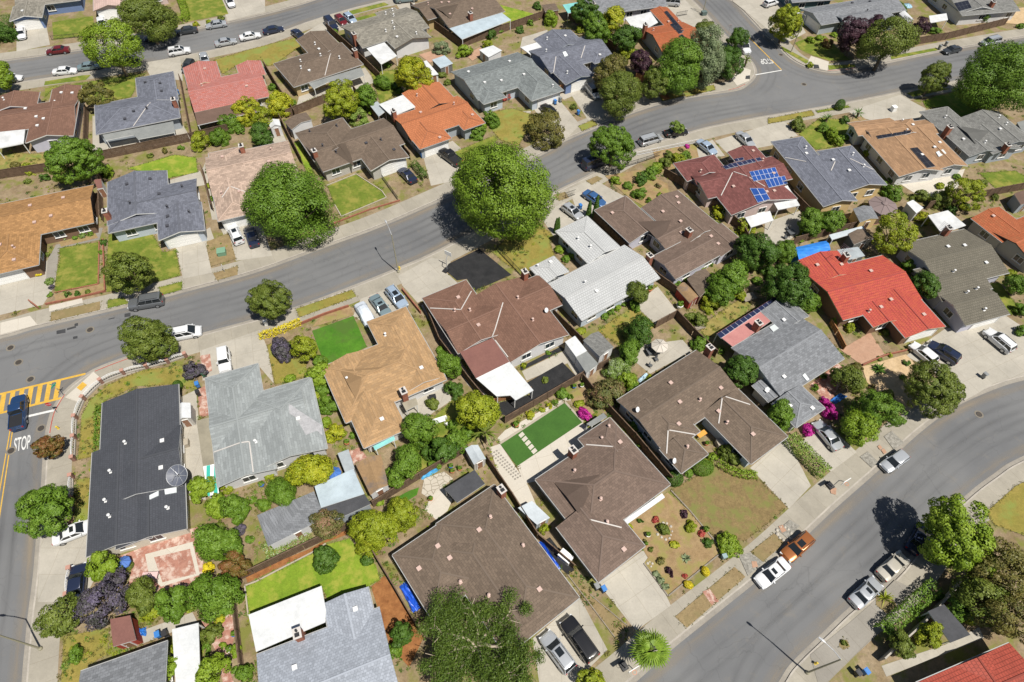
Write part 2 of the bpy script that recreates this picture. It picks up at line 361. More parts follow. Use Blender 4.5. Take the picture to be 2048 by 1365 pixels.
# driveways and hard standing
grounds('conc', 'driveway', [
 [(33, 55), (92, 48), (100, 90), (33, 104)], [(205, 35), (250, 30), (275, 82), (215, 94)], [(440, 0), (530, -20), (530, 24), (455, 42)],
 [(287, 126), (360, 114), (366, 162), (300, 152)], [(600, 72), (640, 48), (672, 30), (706, 36), (690, 60), (655, 64), (612, 84)], [(790, 5), (830, 0), (830, 18), (800, 20)],
 [(-40, 566), (75, 540), (119, 497), (113, 545), (108, 575), (86, 610), (-40, 640)], [(350, 490), (408, 474), (424, 546), (366, 558)],
 [(440, 455), (520, 440), (545, 512), (472, 522)], [(845, 308), (905, 282), (956, 328), (930, 358), (862, 372)],
 [(1064, 213), (1112, 192), (1160, 250), (1128, 282), (1105, 272)], [(1138, 184), (1186, 156), (1215, 215), (1200, 245), (1176, 240)],
 [(1384, 296), (1425, 280), (1450, 312), (1400, 320)], [(1430, 282), (1536, 250), (1550, 290), (1455, 308)], [(1536, 249), (1570, 244), (1596, 272), (1540, 288)],
 [(1696, 224), (1800, 190), (1852, 218), (1836, 240), (1765, 246), (1722, 236)], [(1138, 378), (1186, 358), (1250, 394), (1195, 424), (1160, 440)], [(1080, 432), (1128, 404), (1178, 440), (1108, 474)],
 [(796, 552), (862, 516), (902, 522), (892, 545), (915, 566), (845, 602), (835, 606), (805, 572)], [(706, 632), (722, 598), (792, 570), (818, 612), (735, 650)],
 [(400, 702), (520, 660), (536, 700), (548, 768), (520, 735), (405, 762)], [(1196, 1167), (1290, 1098), (1342, 1212), (1272, 1262)],
 [(1065, 1278), (1160, 1196), (1215, 1300), (1140, 1375), (1080, 1375)], [(1500, 936), (1572, 876), (1622, 972), (1578, 1018)], [(1600, 884), (1652, 846), (1714, 905), (1662, 944)],
 [(1812, 712), (1890, 658), (2012, 632), (2100, 690), (2100, 738), (1990, 766), (1930, 802), (1878, 750)], [(82, 1072), (184, 1046), (178, 1112), (210, 1118), (165, 1205), (75, 1205)],
 [(1370, 0), (1390, 20), (1420, 60), (1392, 72), (1340, 30), (1330, 10)], [(1464, 2), (1560, -10), (1580, 20), (1536, 60), (1500, 30)], [(1545, 60), (1600, 45), (1612, 66), (1570, 88)]])
grounds('conc', 'patio', [[(185, 232), (360, 240), (385, 283), (185, 322)], [(600, 185), (730, 135), (750, 165), (650, 205), (590, 225)], [(1270, 611), (1315, 573), (1358, 628), (1314, 653)],
 [(1285, 690), (1365, 680), (1385, 702), (1300, 748), (1268, 722)], [(1044, 743), (1132, 700), (1166, 752), (1155, 757), (1135, 727), (1053, 762)], [(1530, 446), (1600, 422), (1605, 462), (1560, 494), (1528, 478)],
 [(1763, 1332), (1890, 1290), (1958, 1255), (1968, 1276), (1893, 1307), (1773, 1354)], [(1045, 75), (1095, 60), (1095, 76), (1040, 96)], [(510, 278), (560, 252), (600, 350), (570, 355)],
 [(335, 362), (400, 342), (412, 370), (350, 382)], [(780, 798), (885, 765), (905, 800), (830, 850), (800, 845)], [(350, 800), (392, 780), (412, 1000), (372, 1000)], [(275, 1265), (385, 1225), (395, 1245), (280, 1290)]])
grounds('pale', 'garden_path', [[(1001, 884), (1128, 802), (1142, 801), (1136, 793), (1010, 861), (994, 878)], [(862, 990), (885, 975), (905, 1000), (895, 1022), (872, 1040), (850, 1020)]])
grounds('conc', 'side_path', [[(842, 612), (850, 606), (945, 762), (985, 800), (975, 806), (935, 770)], [(418, 310), (410, 330), (425, 400), (436, 440), (424, 440), (404, 340)], [(1116, 190), (1150, 178), (1160, 186), (1128, 200)], [(395, 470), (420, 455), (436, 500), (424, 505)], [(1000, 250), (1024, 225), (1062, 222), (1060, 228), (1030, 232)]])
grounds('pale', 'patio', [[(1034, 933), (1165, 845), (1195, 872), (1075, 962), (1050, 968)], [(1800, 368), (1930, 338), (1916, 376), (1850, 400)], [(980, 895), (1000, 888), (1055, 970), (1090, 1050), (1065, 1060), (1000, 960)], [(0, 646), (60, 632), (75, 650), (0, 670)], [(98, 612), (164, 597), (166, 606), (98, 624)],
 [(130, 795), (187, 744), (205, 760), (158, 806)], [(1612, 130), (1622, 112), (1658, 124), (1655, 142)], [(1464, 158), (1480, 134), (1502, 140), (1498, 162), (1474, 172)]])
grounds('grey', 'path', [[(113, 545), (119, 497), (199, 480), (206, 456), (199, 456), (186, 474), (112, 490), (95, 520), (92, 560), (104, 570)], [(1620, 1310), (1700, 1245), (1740, 1210), (1790, 1160), (1830, 1180), (1760, 1265), (1690, 1330), (1640, 1380)]])
grounds('lawn', 'lawn', [
 [(104, 45), (186, 32), (191, 70), (107, 80)], [(370, 45), (355, -5), (440, -10), (457, 28)], [(90, 163), (165, 151), (182, 150), (172, 160), (88, 171)],
 [(90, 177), (295, 146), (272, 156), (270, 180), (262, 195), (200, 206), (150, 202), (160, 172), (105, 178), (90, 195)],
 [(692, 24), (768, 5), (778, 10), (694, 32)], [(705, 38), (752, 26), (757, 36), (735, 43)], [(607, 204), (647, 190), (650, 205), (616, 218)],
 [(735, 122), (762, 143), (790, 140), (800, 175), (797, 186), (762, 208), (757, 197)], [(910, 304), (987, 272), (996, 280), (925, 328)],
 [(119, 497), (199, 484), (196, 568), (110, 585), (113, 545), (120, 520)], [(217, 470), (304, 466), (325, 505), (352, 501), (361, 551), (317, 562), (213, 585), (213, 540)],
 [(215, 601), (247, 595), (258, 607), (215, 617)], [(318, 575), (365, 563), (363, 580), (322, 591)],
 [(654, 371), (712, 348), (764, 383), (773, 395), (683, 433), (670, 411)], [(1598, 268), (1640, 236), (1690, 240), (1700, 258), (1686, 292), (1632, 300)],
 [(1590, 86), (1616, 75), (1651, 72), (1690, 112), (1700, 120), (1659, 122), (1623, 110), (1601, 100)], [(1562, 92), (1618, 122), (1613, 128), (1568, 102)], [(1656, 131), (1709, 129), (1711, 134), (1658, 140)], [(1781, 113), (1871, 96), (1876, 101), (1783, 119)],
 [(1631, 222), (1696, 211), (1701, 215), (1636, 226)], [(1813, 187), (1861, 174), (1901, 178), (1826, 194)], [(1958, 346), (2031, 342), (2060, 358), (2060, 378), (1998, 384)],
 [(1978, 568), (1999, 566), (2031, 606), (2034, 631), (2011, 628)], [(780, 990), (840, 860), (905, 800), (940, 830), (950, 880), (800, 975)], [(760, 215), (700, 235), (690, 220), (715, 195)]])
grounds('lawnb', 'lawn', [
 [(985, 8), (1000, 10), (1068, 28), (1062, 40), (1020, 52)], [(255, 337), (350, 310), (392, 316), (395, 345), (335, 357)], [(1845, 203), (1873, 192), (1936, 180), (2010, 205), (1940, 228), (1919, 235), (1895, 215), (1853, 215)],
 [(490, 1172), (512, 1164), (624, 1108), (652, 1090), (699, 1077), (725, 1110), (752, 1130), (760, 1160), (725, 1180), (655, 1200), (643, 1172), (497, 1232)], [(588, 286), (600, 283), (628, 347), (615, 348)]])
grounds('dry', 'lawn', [[(2032, 972), (2100, 940), (2100, 1090), (1990, 1050), (1971, 1026)],
 [(428, 120), (512, 96), (595, 75), (602, 92), (548, 130), (535, 133), (520, 120), (472, 132), (445, 148)], [(982, 225), (1024, 217), (1084, 235), (1075, 255), (1050, 270), (1037, 292), (1000, 280), (985, 262)],
 [(1074, 446), (1101, 466), (1100, 488), (1110, 513), (1061, 538), (1046, 553), (1015, 530), (985, 505), (1010, 480), (1040, 470)], [(592, 618), (704, 580), (713, 593), (599, 635)],
 [(534, 690), (590, 680), (614, 700), (612, 752), (550, 770)], [(386, 729), (288, 740), (250, 755), (213, 772), (180, 800), (163, 832), (160, 877), (155, 920), (183, 914), (186, 899), (201, 889), (206, 804), (270, 773), (350, 769), (388, 777)],
 [(153, 960), (183, 955), (179, 1046), (148, 1046)], [(127, 1274), (217, 1256), (215, 1309), (175, 1331), (160, 1375), (122, 1375)], [(1194, 661), (1269, 613), (1314, 652), (1240, 692)],
 [(1536, 238), (1623, 221), (1630, 231), (1536, 248)], [(1156, 253), (1185, 240), (1196, 250), (1165, 262)], [(1384, 178), (1428, 170), (1431, 180), (1390, 189)], [(1317, 190), (1360, 182), (1370, 192), (1325, 203)]])
grounds('drylawn2', 'lawn', [[(1342, 980), (1425, 935), (1440, 928), (1520, 962), (1573, 1013), (1536, 1048), (1490, 1082), (1430, 1075), (1383, 1030)]])
grounds('dead', 'dry_verge', [[(1350, 1234), (1469, 1134), (1491, 1154), (1374, 1256)], [(1501, 1104), (1548, 1067), (1570, 1086), (1526, 1124)], [(102, 625), (200, 603), (200, 620), (101, 643)], [(426, 547), (476, 532), (475, 550), (434, 561)],
 [(413, 484), (457, 466), (472, 518), (422, 533)], [(1135, 1149), (1154, 1139), (1180, 1190), (1254, 1252), (1229, 1274), (1176, 1204)], [(1172, 362), (1194, 352), (1205, 358), (1184, 370)], [(1108, 390), (1130, 384), (1138, 396), (1118, 402)], [(1752, 1188), (1782, 1192), (1794, 1212), (1774, 1228), (1752, 1210)], [(1680, 1280), (1694, 1280), (1700, 1294), (1686, 1300), (1678, 1292)]])
grounds('soil', 'garden_bed', [[(1241, 1040), (1290, 1018), (1335, 985), (1380, 1024), (1445, 1103), (1336, 1192), (1289, 1126), (1296, 1116), (1287, 1101)], [(624, 655), (640, 634), (700, 612), (708, 630)], [(118, 484), (190, 466), (196, 476), (122, 494)], [(108, 590), (206, 566), (208, 580), (112, 604)],
 [(1210, 352), (1280, 340), (1335, 368), (1340, 395), (1290, 415), (1248, 388)], [(1137, 790), (1165, 775), (1190, 830), (1165, 842)], [(1305, 300), (1392, 290), (1400, 325), (1320, 345)], [(1696, 244), (1722, 232), (1742, 246), (1700, 254)]])
grounds('bark', 'bark_mulch', [[(490, 1150), (620, 1098), (700, 1054), (706, 1065), (650, 1086), (624, 1104), (495, 1166)], [(742, 1174), (760, 1160), (768, 1150), (848, 1275), (818, 1335), (780, 1292)], [(1320, 192), (1330, 186), (1342, 196), (1330, 202)]])
grounds('brick', 'brick_paving', [[(235, 1114), (370, 1062), (420, 1046), (400, 1076), (412, 1170), (320, 1182), (257, 1170), (265, 1130)], [(400, 1220), (425, 1210), (445, 1240), (470, 1205), (468, 1280), (450, 1320), (472, 1375), (448, 1375), (430, 1300), (405, 1250)],
 [(1405, 1184), (1419, 1178), (1438, 1203), (1424, 1211)], [(1619, 770), (1676, 727), (1696, 745), (1661, 802), (1644, 795)], [(400, 712), (420, 708), (424, 742), (408, 748)], [(395, 780), (410, 772), (418, 830), (400, 836)], [(690, 905), (720, 895), (734, 915), (706, 930)], [(1700, 442), (1755, 430), (1760, 448), (1708, 460)]])
grounds('pale', 'patio', [[(290, 1109), (385, 1084), (400, 1150), (322, 1174), (298, 1150)]])
grounds('brick', 'brick_paving', [[(308, 1115), (380, 1098), (392, 1148), (325, 1165)]])
grounds('bricktan', 'terrace', [[(1681, 700), (1740, 665), (1770, 710), (1724, 731)], [(838, 110), (870, 100), (890, 112), (860, 126)], [(930, 110), (960, 95), (972, 105), (945, 122)]])
grounds('black', 'black_gravel', [[(897, 528), (959, 498), (1023, 550), (949, 582), (934, 558), (914, 561), (890, 540)], [(1040, 735), (1122, 693), (1131, 699), (1042, 742)], [(1055, 765), (1125, 725), (1155, 755), (1120, 775), (1024, 835), (990, 825), (1000, 805), (1060, 790)], [(1075, 1090), (1100, 1075), (1150, 1140), (1135, 1150)]])
grounds('tan', 'tan_gravel', [[(1724, 734), (1812, 709), (1837, 735), (1835, 812), (1799, 832), (1762, 790), (1734, 765)], [(1985, 25), (2050, 15), (2050, 50), (2000, 46)]])
grounds('weeds', 'weeds', [[(-40, 305), (90, 308), (92, 345), (-40, 362)], [(1397, 655), (1480, 598), (1505, 606), (1460, 672), (1410, 672)], [(100, 345), (175, 330), (200, 345), (130, 370)], [(1365, 182), (1384, 178), (1392, 190), (1372, 194)]])
grounds('turf', 'turf', [[(624, 662), (707, 632), (732, 690), (735, 694), (653, 731), (640, 705)], [(786, 1000), (818, 982), (838, 975), (834, 990), (800, 1012)]])
grounds('turfd', 'turf', [[(1129, 805), (1165, 845), (1034, 933), (1000, 888)]])
grounds('cobble', 'cobbled_verge', [[(1768, 873), (1784, 862), (1808, 886), (1788, 900)], [(1720, 914), (1736, 903), (1756, 924), (1744, 936)], [(1556, 1060), (1580, 1040), (1600, 1052), (1576, 1078)], [(1478, 1112), (1500, 1106), (1528, 1126), (1496, 1152)]])
grounds('flag', 'flagstone_patio', [[(848, 958), (888, 943), (906, 958), (880, 978), (858, 997), (843, 987)], [(1316, 108), (1330, 104), (1340, 110), (1326, 116)]])
def edging(name, pxs, m, wd=0.16, h=0.16):
    pts = [P(x, y) for x, y in pxs]; mb = MB()
    for a, b in zip(pts, pts[1:]): mb.bar(a+Vector((0, 0, h/2)), b+Vector((0, 0, h/2)), wd, h)
    return structure(mb.build(name, m))
edging('brick_edging', [(1288, 1128), (1336, 1193), (1446, 1103), (1380, 1023), (1342, 982)], wood_g)
edging('brick_edging', [(1229, 1275), (1176, 1204), (1135, 1150)], wood_g, 0.1)
edging('brick_edging', [(1254, 1252), (1180, 1190)], wood_g, 0.1)
edging('lawn_edging', [(654, 372), (712, 349), (764, 383), (773, 396), (683, 434), (670, 411)], concrete_pale)
edging('lawn_edging', [(490, 1172), (512, 1164), (624, 1106), (652, 1088)], concrete_pale)
edging('lawn_edging', [(490, 1172), (497, 1232)], concrete_pale)
edging('brick_edging', [(199, 484), (197, 569), (110, 586)], brickm)
edging('turf_edging', [(1000, 888), (1129, 804), (1166, 845)], concrete_pale, 0.3, 0.12)
for k in range(5): 
    x, y = 1042.8+k*6.3, 868.6+k*8.1
    flat('stepping_stone', [(x-6, y+2), (x+2, y-5), (x+7, y+1), (x-1, y+8)], concrete_pale)
for k in range(12):
    for j in range(3):
        x, y = 983+k*4.3+j*5.2, 907+k*4.6-j*2.9
        flat('paving_slab', [(x-2.2, y+.4), (x+.6, y-1.5), (x+2.6, y+1), (x-.2, y+2.8)], concrete_grey)
for q in ([(1557, 1053), (1566, 1050), (1573, 1062), (1564, 1066)], [(1003+500, 1123), (1513, 1123), (1516, 1134), (1505, 1136)], [(1660, 978), (1673, 976), (1672, 990), (1662, 987)], [(1762, 900), (1768, 897), (1774, 905), (1768, 909)], [(1755, 893), (1760, 890), (1765, 896), (1760, 900)]):
    flat('paving_slab', q, GM['bricktan'])
# road details: patches, dust, markings, manholes
def road(name, px, m, k): return flat(name, px, m, 0.008+0.0006*k)
rk = 0
for q in ([(113, 662), (131, 658), (131, 666), (113, 669)], [(134, 657), (152, 652), (152, 656), (134, 661)], [(249, 628), (261, 626), (261, 633), (249, 635)], [(149, 648), (156, 646), (156, 652), (149, 653)], [(146, 674), (155, 672), (155, 677), (146, 679)], [(217, 638), (229, 635), (229, 637), (217, 640)]):
    rk += 1; road('road_patch', q, GM['patch'], rk)
def rline(a, b, wpx, m, name, z):
    A = P(*a, z); B = P(*b, z); d = (B-A).normalized(); n = Vector((-d.y, d.x, 0)); wd = wpx/2
    mb = MB(); mb.face([A-n*wd, B-n*wd, B+n*wd, A+n*wd]); return structure(mb.build(name, m))
rline((-30, 796), (171, 748), 0.35, yellow_mark, 'crosswalk_line', 0.012); rline((-30, 834), (125, 796), 0.35, yellow_mark, 'crosswalk_line', 0.013)
for k in range(9):
    x = -28+18.2*k; yt = 788-x*0.2365; xb = x-7; yb = 827-xb*0.248
    rline((x, yt), (xb, yb), 0.62, yellow_mark, 'crosswalk_bar', 0.016)
for a, b in (((20, 862), (-4, 1000)), ((25, 862), (1, 1020)), ((1, 1020), (-14, 1120))): rline(a, b, 0.14, yellow_mark, 'centre_line', 0.012)
rline((56, 833), (112, 820), 0.35, white_mark, 'stop_line', 0.012)
rline((1493, 70), (1563, 140), 0.22, yellow_mark, 'centre_line', 0.012); rline((1511, 150), (1563, 141), 0.3, white_mark, 'stop_line', 0.014)
def text_quad(txt, bl, br, tl, z):
    cu = bpy.data.curves.new('t', 'FONT'); cu.body = txt; cu.offset = 0.012
    ob = bpy.data.objects.new('t', cu); COL.objects.link(ob); dg = bpy.context.evaluated_depsgraph_get()
    me = bpy.data.meshes.new_from_object(ob.evaluated_get(dg)); bpy.data.objects.remove(ob)
    xs = [v.co.x for v in me.vertices]; ys = [v.co.y for v in me.vertices]; x0, x1, y0, y1 = min(xs), max(xs), min(ys), max(ys)
    A, B, C = P(*bl, z), P(*br, z), P(*tl, z)
    for v in me.vertices:
        q = A+(B-A)*((v.co.x-x0)/(x1-x0))+(C-A)*((v.co.y-y0)/(y1-y0)); v.co = q
    me.materials.clear(); me.materials.append(white_mark); return structure(link('stop_lettering', me))
text_quad('STOP', (27, 905), (60, 897), (29, 877), 0.012)
text_quad('STOP', (1542, 117), (1518, 119), (1548, 127), 0.012)
def manhole(px, py, r=0.42, z=0.01):
    c = P(px, py, z); mb = MB(); mb.lathe([(r, 0), (r, 0.012), (r*0.82, 0.014)], c, 20, 0); mb.lathe([(r*0.8, 0.008), (r*0.78, 0.02)], c, 20, 1)
    mb.lathe([(r*1.5, -0.004), (r*1.5, 0.003)], c, 24, 2)
    return structure(mb.build('manhole_cover', [GM['patch'], plain('cast_iron', (0.09, 0.075, 0.06), 0.6, 0.5), GM['grey']]))
for q in ((21, 696), (37, 725), (61, 759), (1608, 169), (1958, 829), (82, 857), (22, 902), (120, 88), (180, 660), (1562, 110)): manhole(*q)
# red kerb paint
strip('red_kerb', smooth([P(x, y, 0) for x, y in [(258, 717), (225, 729), (190, 743)]], 4), 0.02, 0.17, 0.128, redkerb)
strip('red_kerb', smooth([P(x, y, 0) for x, y in [(129, 790), (110, 822), (103, 845), (99, 868)]], 4), 0.02, 0.17, 0.128, redkerb)
strip('red_kerb', smooth([P(x, y, 0) for x, y in [(1457, 182), (1476, 177), (1491, 170)]], 4), 0.02, 0.17, 0.128, redkerb)
strip('red_kerb', smooth([P(x, y, 0) for x, y in [(1655, 143), (1691, 141), (1712, 137)]], 4), 0.02, 0.17, 0.128, redkerb)
flat('tactile_paving', [(153, 776), (165, 764), (174, 770), (162, 782)], yellow_mark)
for q in ([(1627, 129), (1637, 130), (1639, 137), (1629, 136)], [(1492, 152), (1500, 151), (1500, 158), (1491, 158)]): flat('tactile_paving', q, GM['patch'])

def wearmat(name, c, a):
    m, t, b = mat(name); uv = t.nodes.new('ShaderNodeUVMap').outputs[0]; sp = t.nodes.new('ShaderNodeSeparateXYZ'); t.links.new(uv, sp.inputs[0])
    mp = t.nodes.new('ShaderNodeMapping'); mp.inputs['Scale'].default_value = (0.06, 0.9, 1); t.links.new(uv, mp.inputs['Vector']); n1 = noise(t, 1.0, mp.outputs[0], 5, 0.7)
    v = ramp(t, sp.outputs[1], [(0.0, (0, 0, 0)), (0.5, (1, 1, 1)), (1.0, (0, 0, 0))]); al = mix(t, v, ramp(t, n1, [(0.38, (0, 0, 0)), (0.7, (a,)*3)]), 1.0, 'MULTIPLY')
    b.inputs['Base Color'].default_value = (*c, 1); b.inputs['Roughness'].default_value = 0.9; b.inputs['Specular IOR Level'].default_value = 0.15
    tr = t.nodes.new('ShaderNodeBsdfTransparent'); mx = t.nodes.new('ShaderNodeMixShader'); t.links.new(al, mx.inputs[0]); t.links.new(tr.outputs[0], mx.inputs[1]); t.links.new(b.outputs[0], mx.inputs[2]); t.links.new(mx.outputs[0], t.nodes['Material Output'].inputs[0]); return m
wear_d, wear_l = wearmat('tyre_wear', (0.08, 0.08, 0.082), 0.24), wearmat('gutter_dust', (0.36, 0.29, 0.20), 0.6)
def wear(nm, line, d0, d1, z, m):
    a, b = offset(line, d0), offset(line, d1); mb = MB(); s = 0
    for i in range(len(line)-1):
        l = (line[i+1]-line[i]).length; q = [Vector((p.x, p.y, z)) for p in (b[i], b[i+1], a[i+1], a[i])]; mb.face(q, 0, [(s, 0), (s+l, 0), (s+l, 1), (s, 1)]); s += l
    structure(mb.build(nm, m))
for kx, ky in enumerate(('mid', 'upper', 'far', 'corner', 'near')):
    L0 = [p for p in KW[ky] if -150 < p.x < 170 and -25 < p.y < 190]
    if len(L0) < 3: continue
    z0 = 0.0052+0.0004*kx
    wear('tyre_wear', L0, -2.6, -3.7, z0, wear_d); wear('tyre_wear', L0, -4.1, -5.2, z0+.0021, wear_d); wear('gutter_dust', L0, -.3, -2.1, z0+.0042, wear_l)
# ------------------------------------------------------------------ houses
RC = {
 'brown': shingle('brown', (0.165, 0.125, 0.094), var=.25), 'brown2': shingle('brown2', (0.175, 0.126, 0.10), var=.25), 'brownred': shingle('brownred', (0.20, 0.112, 0.08), var=.22),
 'maroon': shingle('maroon', (0.19, 0.075, 0.068)), 'shake': shingle('shake', (0.42, 0.265, 0.135), 0.35, 0.9, 0.3, blotch=(0.26, 0.18, 0.105)), 'tan': shingle('tan', (0.36, 0.20, 0.085)), 'tan2': shingle('tan2', (0.36, 0.22, 0.125), 0.35, 0.9, 0.3, blotch=(0.24, 0.15, 0.09)),
 'blue': shingle('blue', (0.155, 0.165, 0.20)), 'slate': shingle('slate', (0.072, 0.077, 0.09), 0.3, 0.3, 0.12), 'weather': shingle('weather', (0.30, 0.325, 0.325), 0.35, 1.1, 0.28, blotch=(0.21, 0.225, 0.225)),
 'orange': shingle('orange', (0.50, 0.185, 0.085), 0.42, 0.35, 0.16, 'tile'), 'red': shingle('red', (0.47, 0.085, 0.068), 0.42, 0.35, 0.08, 'tile', blotch=(0.46, 0.115, 0.05)), 'redfade': shingle('redfade', (0.48, 0.215, 0.19), 0.42, 0.35, 0.16, 'tile', blotch=(0.38, 0.085, 0.05)),
 'rust': shingle('rust', (0.42, 0.125, 0.055), 0.42, 0.35, 0.2, 'tile', blotch=(0.26, 0.11, 0.05)), 'redbrown': shingle('redbrown', (0.36, 0.07, 0.045), 0.42, 0.35, 0.15, 'tile'),
 'olive': shingle('olive', (0.17, 0.155, 0.12), 0.42, 0.4, 0.15, 'tile'), 'silver': shingle('silver', (0.53, 0.54, 0.54), 0.42, 0.4, 0.07, 'tile', blotch=(0.38, 0.39, 0.39)), 'pink': shingle('pink', (0.42, 0.315, 0.25), 0.35, 0.6, 0.4),
 'mossgrey': shingle('mossgrey', (0.235, 0.22, 0.185), 0.35, 0.6, 0.45), 'greengrey': shingle('greengrey', (0.19, 0.21, 0.21)), 'greygrey': shingle('greygrey', (0.20, 0.20, 0.19)), 'lightblue': shingle('lightblue', (0.34, 0.37, 0.42), 0.3, 0.35, 0.25),
 'blush': shingle('blush', (0.55, 0.40, 0.35), 0.5, 1.0, 0.1), 'midgrey': shingle('midgrey', (0.21, 0.22, 0.235)),
}
def corrugated(name, c):
    m, t, b = mat(name); uv = t.nodes.new('ShaderNodeUVMap').outputs[0]
    wv = t.nodes.new('ShaderNodeTexWave'); wv.inputs['Scale'].default_value = 2.2; t.links.new(uv, wv.inputs['Vector'])
    n1 = noise(t, 0.5, geo(t), 5, 0.7)
    t.links.new(ramp(t, n1, [(0.35, sc(c, 0.75)), (0.65, c)]), b.inputs['Base Color']); b.inputs['Roughness'].default_value = 0.55
    bump(t, b, wv.outputs[0], 0.25, 0.03); return m
PM = {'bluemetal': corrugated('blue_metal_sheet', (0.42, 0.50, 0.55)), 'white': mottled('white_sheet', (0.55, 0.57, 0.58), (0.66, 0.67, 0.67), 0.5, 5, 0.6, amt=0.3), 'offwhite': corrugated('off_white_sheet', (0.62, 0.63, 0.63)),
      'greysheet': corrugated('grey_sheet', (0.36, 0.40, 0.42)), 'turq': corrugated('turquoise_sheet', (0.20, 0.52, 0.50)), 'oldtan': corrugated('old_tan_sheet', (0.30, 0.27, 0.20)), 'darkfelt': mottled('dark_roof_felt', (0.06, 0.062, 0.068), (0.085, 0.087, 0.095), 0.6, 12, 0.9, amt=0.4),
      'maroonfelt': mottled('maroon_roof_felt', (0.20, 0.095, 0.08), (0.23, 0.11, 0.09), 0.6, 12, 0.9, amt=0.4), 'pinkfelt': mottled('pink_roof_felt', (0.42, 0.18, 0.17), (0.5, 0.23, 0.21), 0.6, 12, 0.9, amt=0.3), 'brownfelt': mottled('brown_roof_felt', (0.13, 0.085, 0.065), (0.17, 0.11, 0.085), 0.6, 12, 0.9, amt=0.4),
      'greyfelt': mottled('grey_roof_felt', (0.20, 0.21, 0.205), (0.26, 0.27, 0.26), 0.6, 12, 0.9, amt=0.4), 'clearsheet': corrugated('plastic_sheet', (0.50, 0.55, 0.58)), 'tanfelt': mottled('tan_roof_felt', (0.29, 0.19, 0.10), (0.36, 0.23, 0.12), 0.7, 8, 0.9, c2=(0.16, 0.13, 0.11), s3=0.35, amt=0.5)}
def stripes():
    m, t, b = mat('green_white_stripes'); uv = t.nodes.new('ShaderNodeUVMap').outputs[0]
    br = t.nodes.new('ShaderNodeTexBrick'); br.offset = 0; t.links.new(uv, br.inputs['Vector']); br.inputs['Scale'].default_value = 1
    br.inputs['Brick Width'].default_value = 0.7; br.inputs['Row Height'].default_value = 50; br.inputs['Mortar Size'].default_value = 0
    w = t.nodes.new('ShaderNodeTexWave'); w.inputs['Scale'].default_value = 0.32; w.bands_direction = 'X'; t.links.new(uv, w.inputs['Vector'])
    t.links.new(ramp(t, w.outputs[0], [(0.48, (0.05, 0.42, 0.34)), (0.52, (0.75, 0.76, 0.74))]), b.inputs['Base Color']); return m
PM['stripes'] = stripes()
def solarmat(name, c, line, cw, ch):
    m, t, b = mat(name); uv = t.nodes.new('ShaderNodeUVMap').outputs[0]
    br = t.nodes.new('ShaderNodeTexBrick'); br.offset = 0; t.links.new(uv, br.inputs['Vector']); br.inputs['Scale'].default_value = 1
    br.inputs['Brick Width'].default_value = cw; br.inputs['Row Height'].default_value = ch; br.inputs['Mortar Size'].default_value = 0.035
    br.inputs['Color1'].default_value = (*c, 1); br.inputs['Color2'].default_value = (*sc(c, 0.85), 1); br.inputs['Mortar'].default_value = (*line, 1)
    t.links.new(br.outputs[0], b.inputs['Base Color']); b.inputs['Roughness'].default_value = 0.4; b.inputs['Specular IOR Level'].default_value = 0.15; return m
SOL = {'blue': solarmat('blue_solar_cells', (0.025, 0.075, 0.28), (0.6, 0.63, 0.68), 1.0, 1.6), 'dark': solarmat('dark_solar_cells', (0.018, 0.02, 0.03), (0.07, 0.075, 0.085), 1.0, 1.6), 'navy': solarmat('navy_solar_cells', (0.022, 0.028, 0.07), (0.35, 0.36, 0.4), 1.0, 1.5)}
PM['solar'] = SOL['navy']
trimw = plain('white_trim', (0.68, 0.68, 0.66), 0.5); trimb = plain('brown_trim', (0.12, 0.09, 0.07), 0.6); trimg = plain('grey_trim', (0.35, 0.38, 0.40), 0.5); trimd = plain('dark_trim', (0.05, 0.06, 0.06), 0.5); trimc = plain('cream_trim', (0.55, 0.47, 0.33), 0.5)
gutm = plain('gutter_metal', (0.36, 0.36, 0.35), 0.5); flashm = plain('pale_flashing', (0.50, 0.47, 0.44), 0.6)
WALLC = {'white': (0.66, 0.66, 0.66), 'lilac': (0.55, 0.55, 0.64), 'blue': (0.17, 0.24, 0.42), 'tan': (0.50, 0.38, 0.20), 'cream': (0.62, 0.58, 0.48), 'brown': (0.21, 0.13, 0.085), 'grey': (0.36, 0.40, 0.44), 'yellow': (0.62, 0.46, 0.22), 'lightblue': (0.50, 0.56, 0.63), 'teal': (0.10, 0.17, 0.19), 'greige': (0.48, 0.46, 0.42), 'pink': (0.60, 0.48, 0.45)}
def bldmesh(name, fn, mats): mb = MB(); fn(mb); return mb.mesh(name, mats)
def win_frame(mb, w=1.5, h=1.15):
    for s in (-1, 1):
        mb.box((0, 0.03, s*(h/2)), (w+0.16, 0.1, 0.1)); mb.box((s*(w/2+0.03), 0.03, 0), (0.1, 0.094, h-0.1))
    mb.box((0, 0.03, 0), (0.06, 0.07, h-0.1)); mb.box((0, 0.06, -h/2-0.09), (w+0.3, 0.18, 0.06))
WF = bldmesh('window_frame', win_frame, trimw)
WP = bldmesh('pane', lambda m: m.box((0, 0.03, 0), (1.46, 0.03, 1.1)), glass)
def garage(mb):
    mb.box((0, 0.02, 0), (4.9, 0.06, 2.1))
    for k in range(4): mb.box((0, 0.055, -0.78+0.52*k), (4.8, 0.03, 0.46))
    for s in (-1, 1): mb.box((s*2.53, 0.04, 0.03), (0.14, 0.12, 2.2), 0, 1)
    mb.box((0, 0.04, 1.13), (5.2, 0.12, 0.14), 0, 1)
GD = bldmesh('garage_door', garage, [white_paint, trimw])
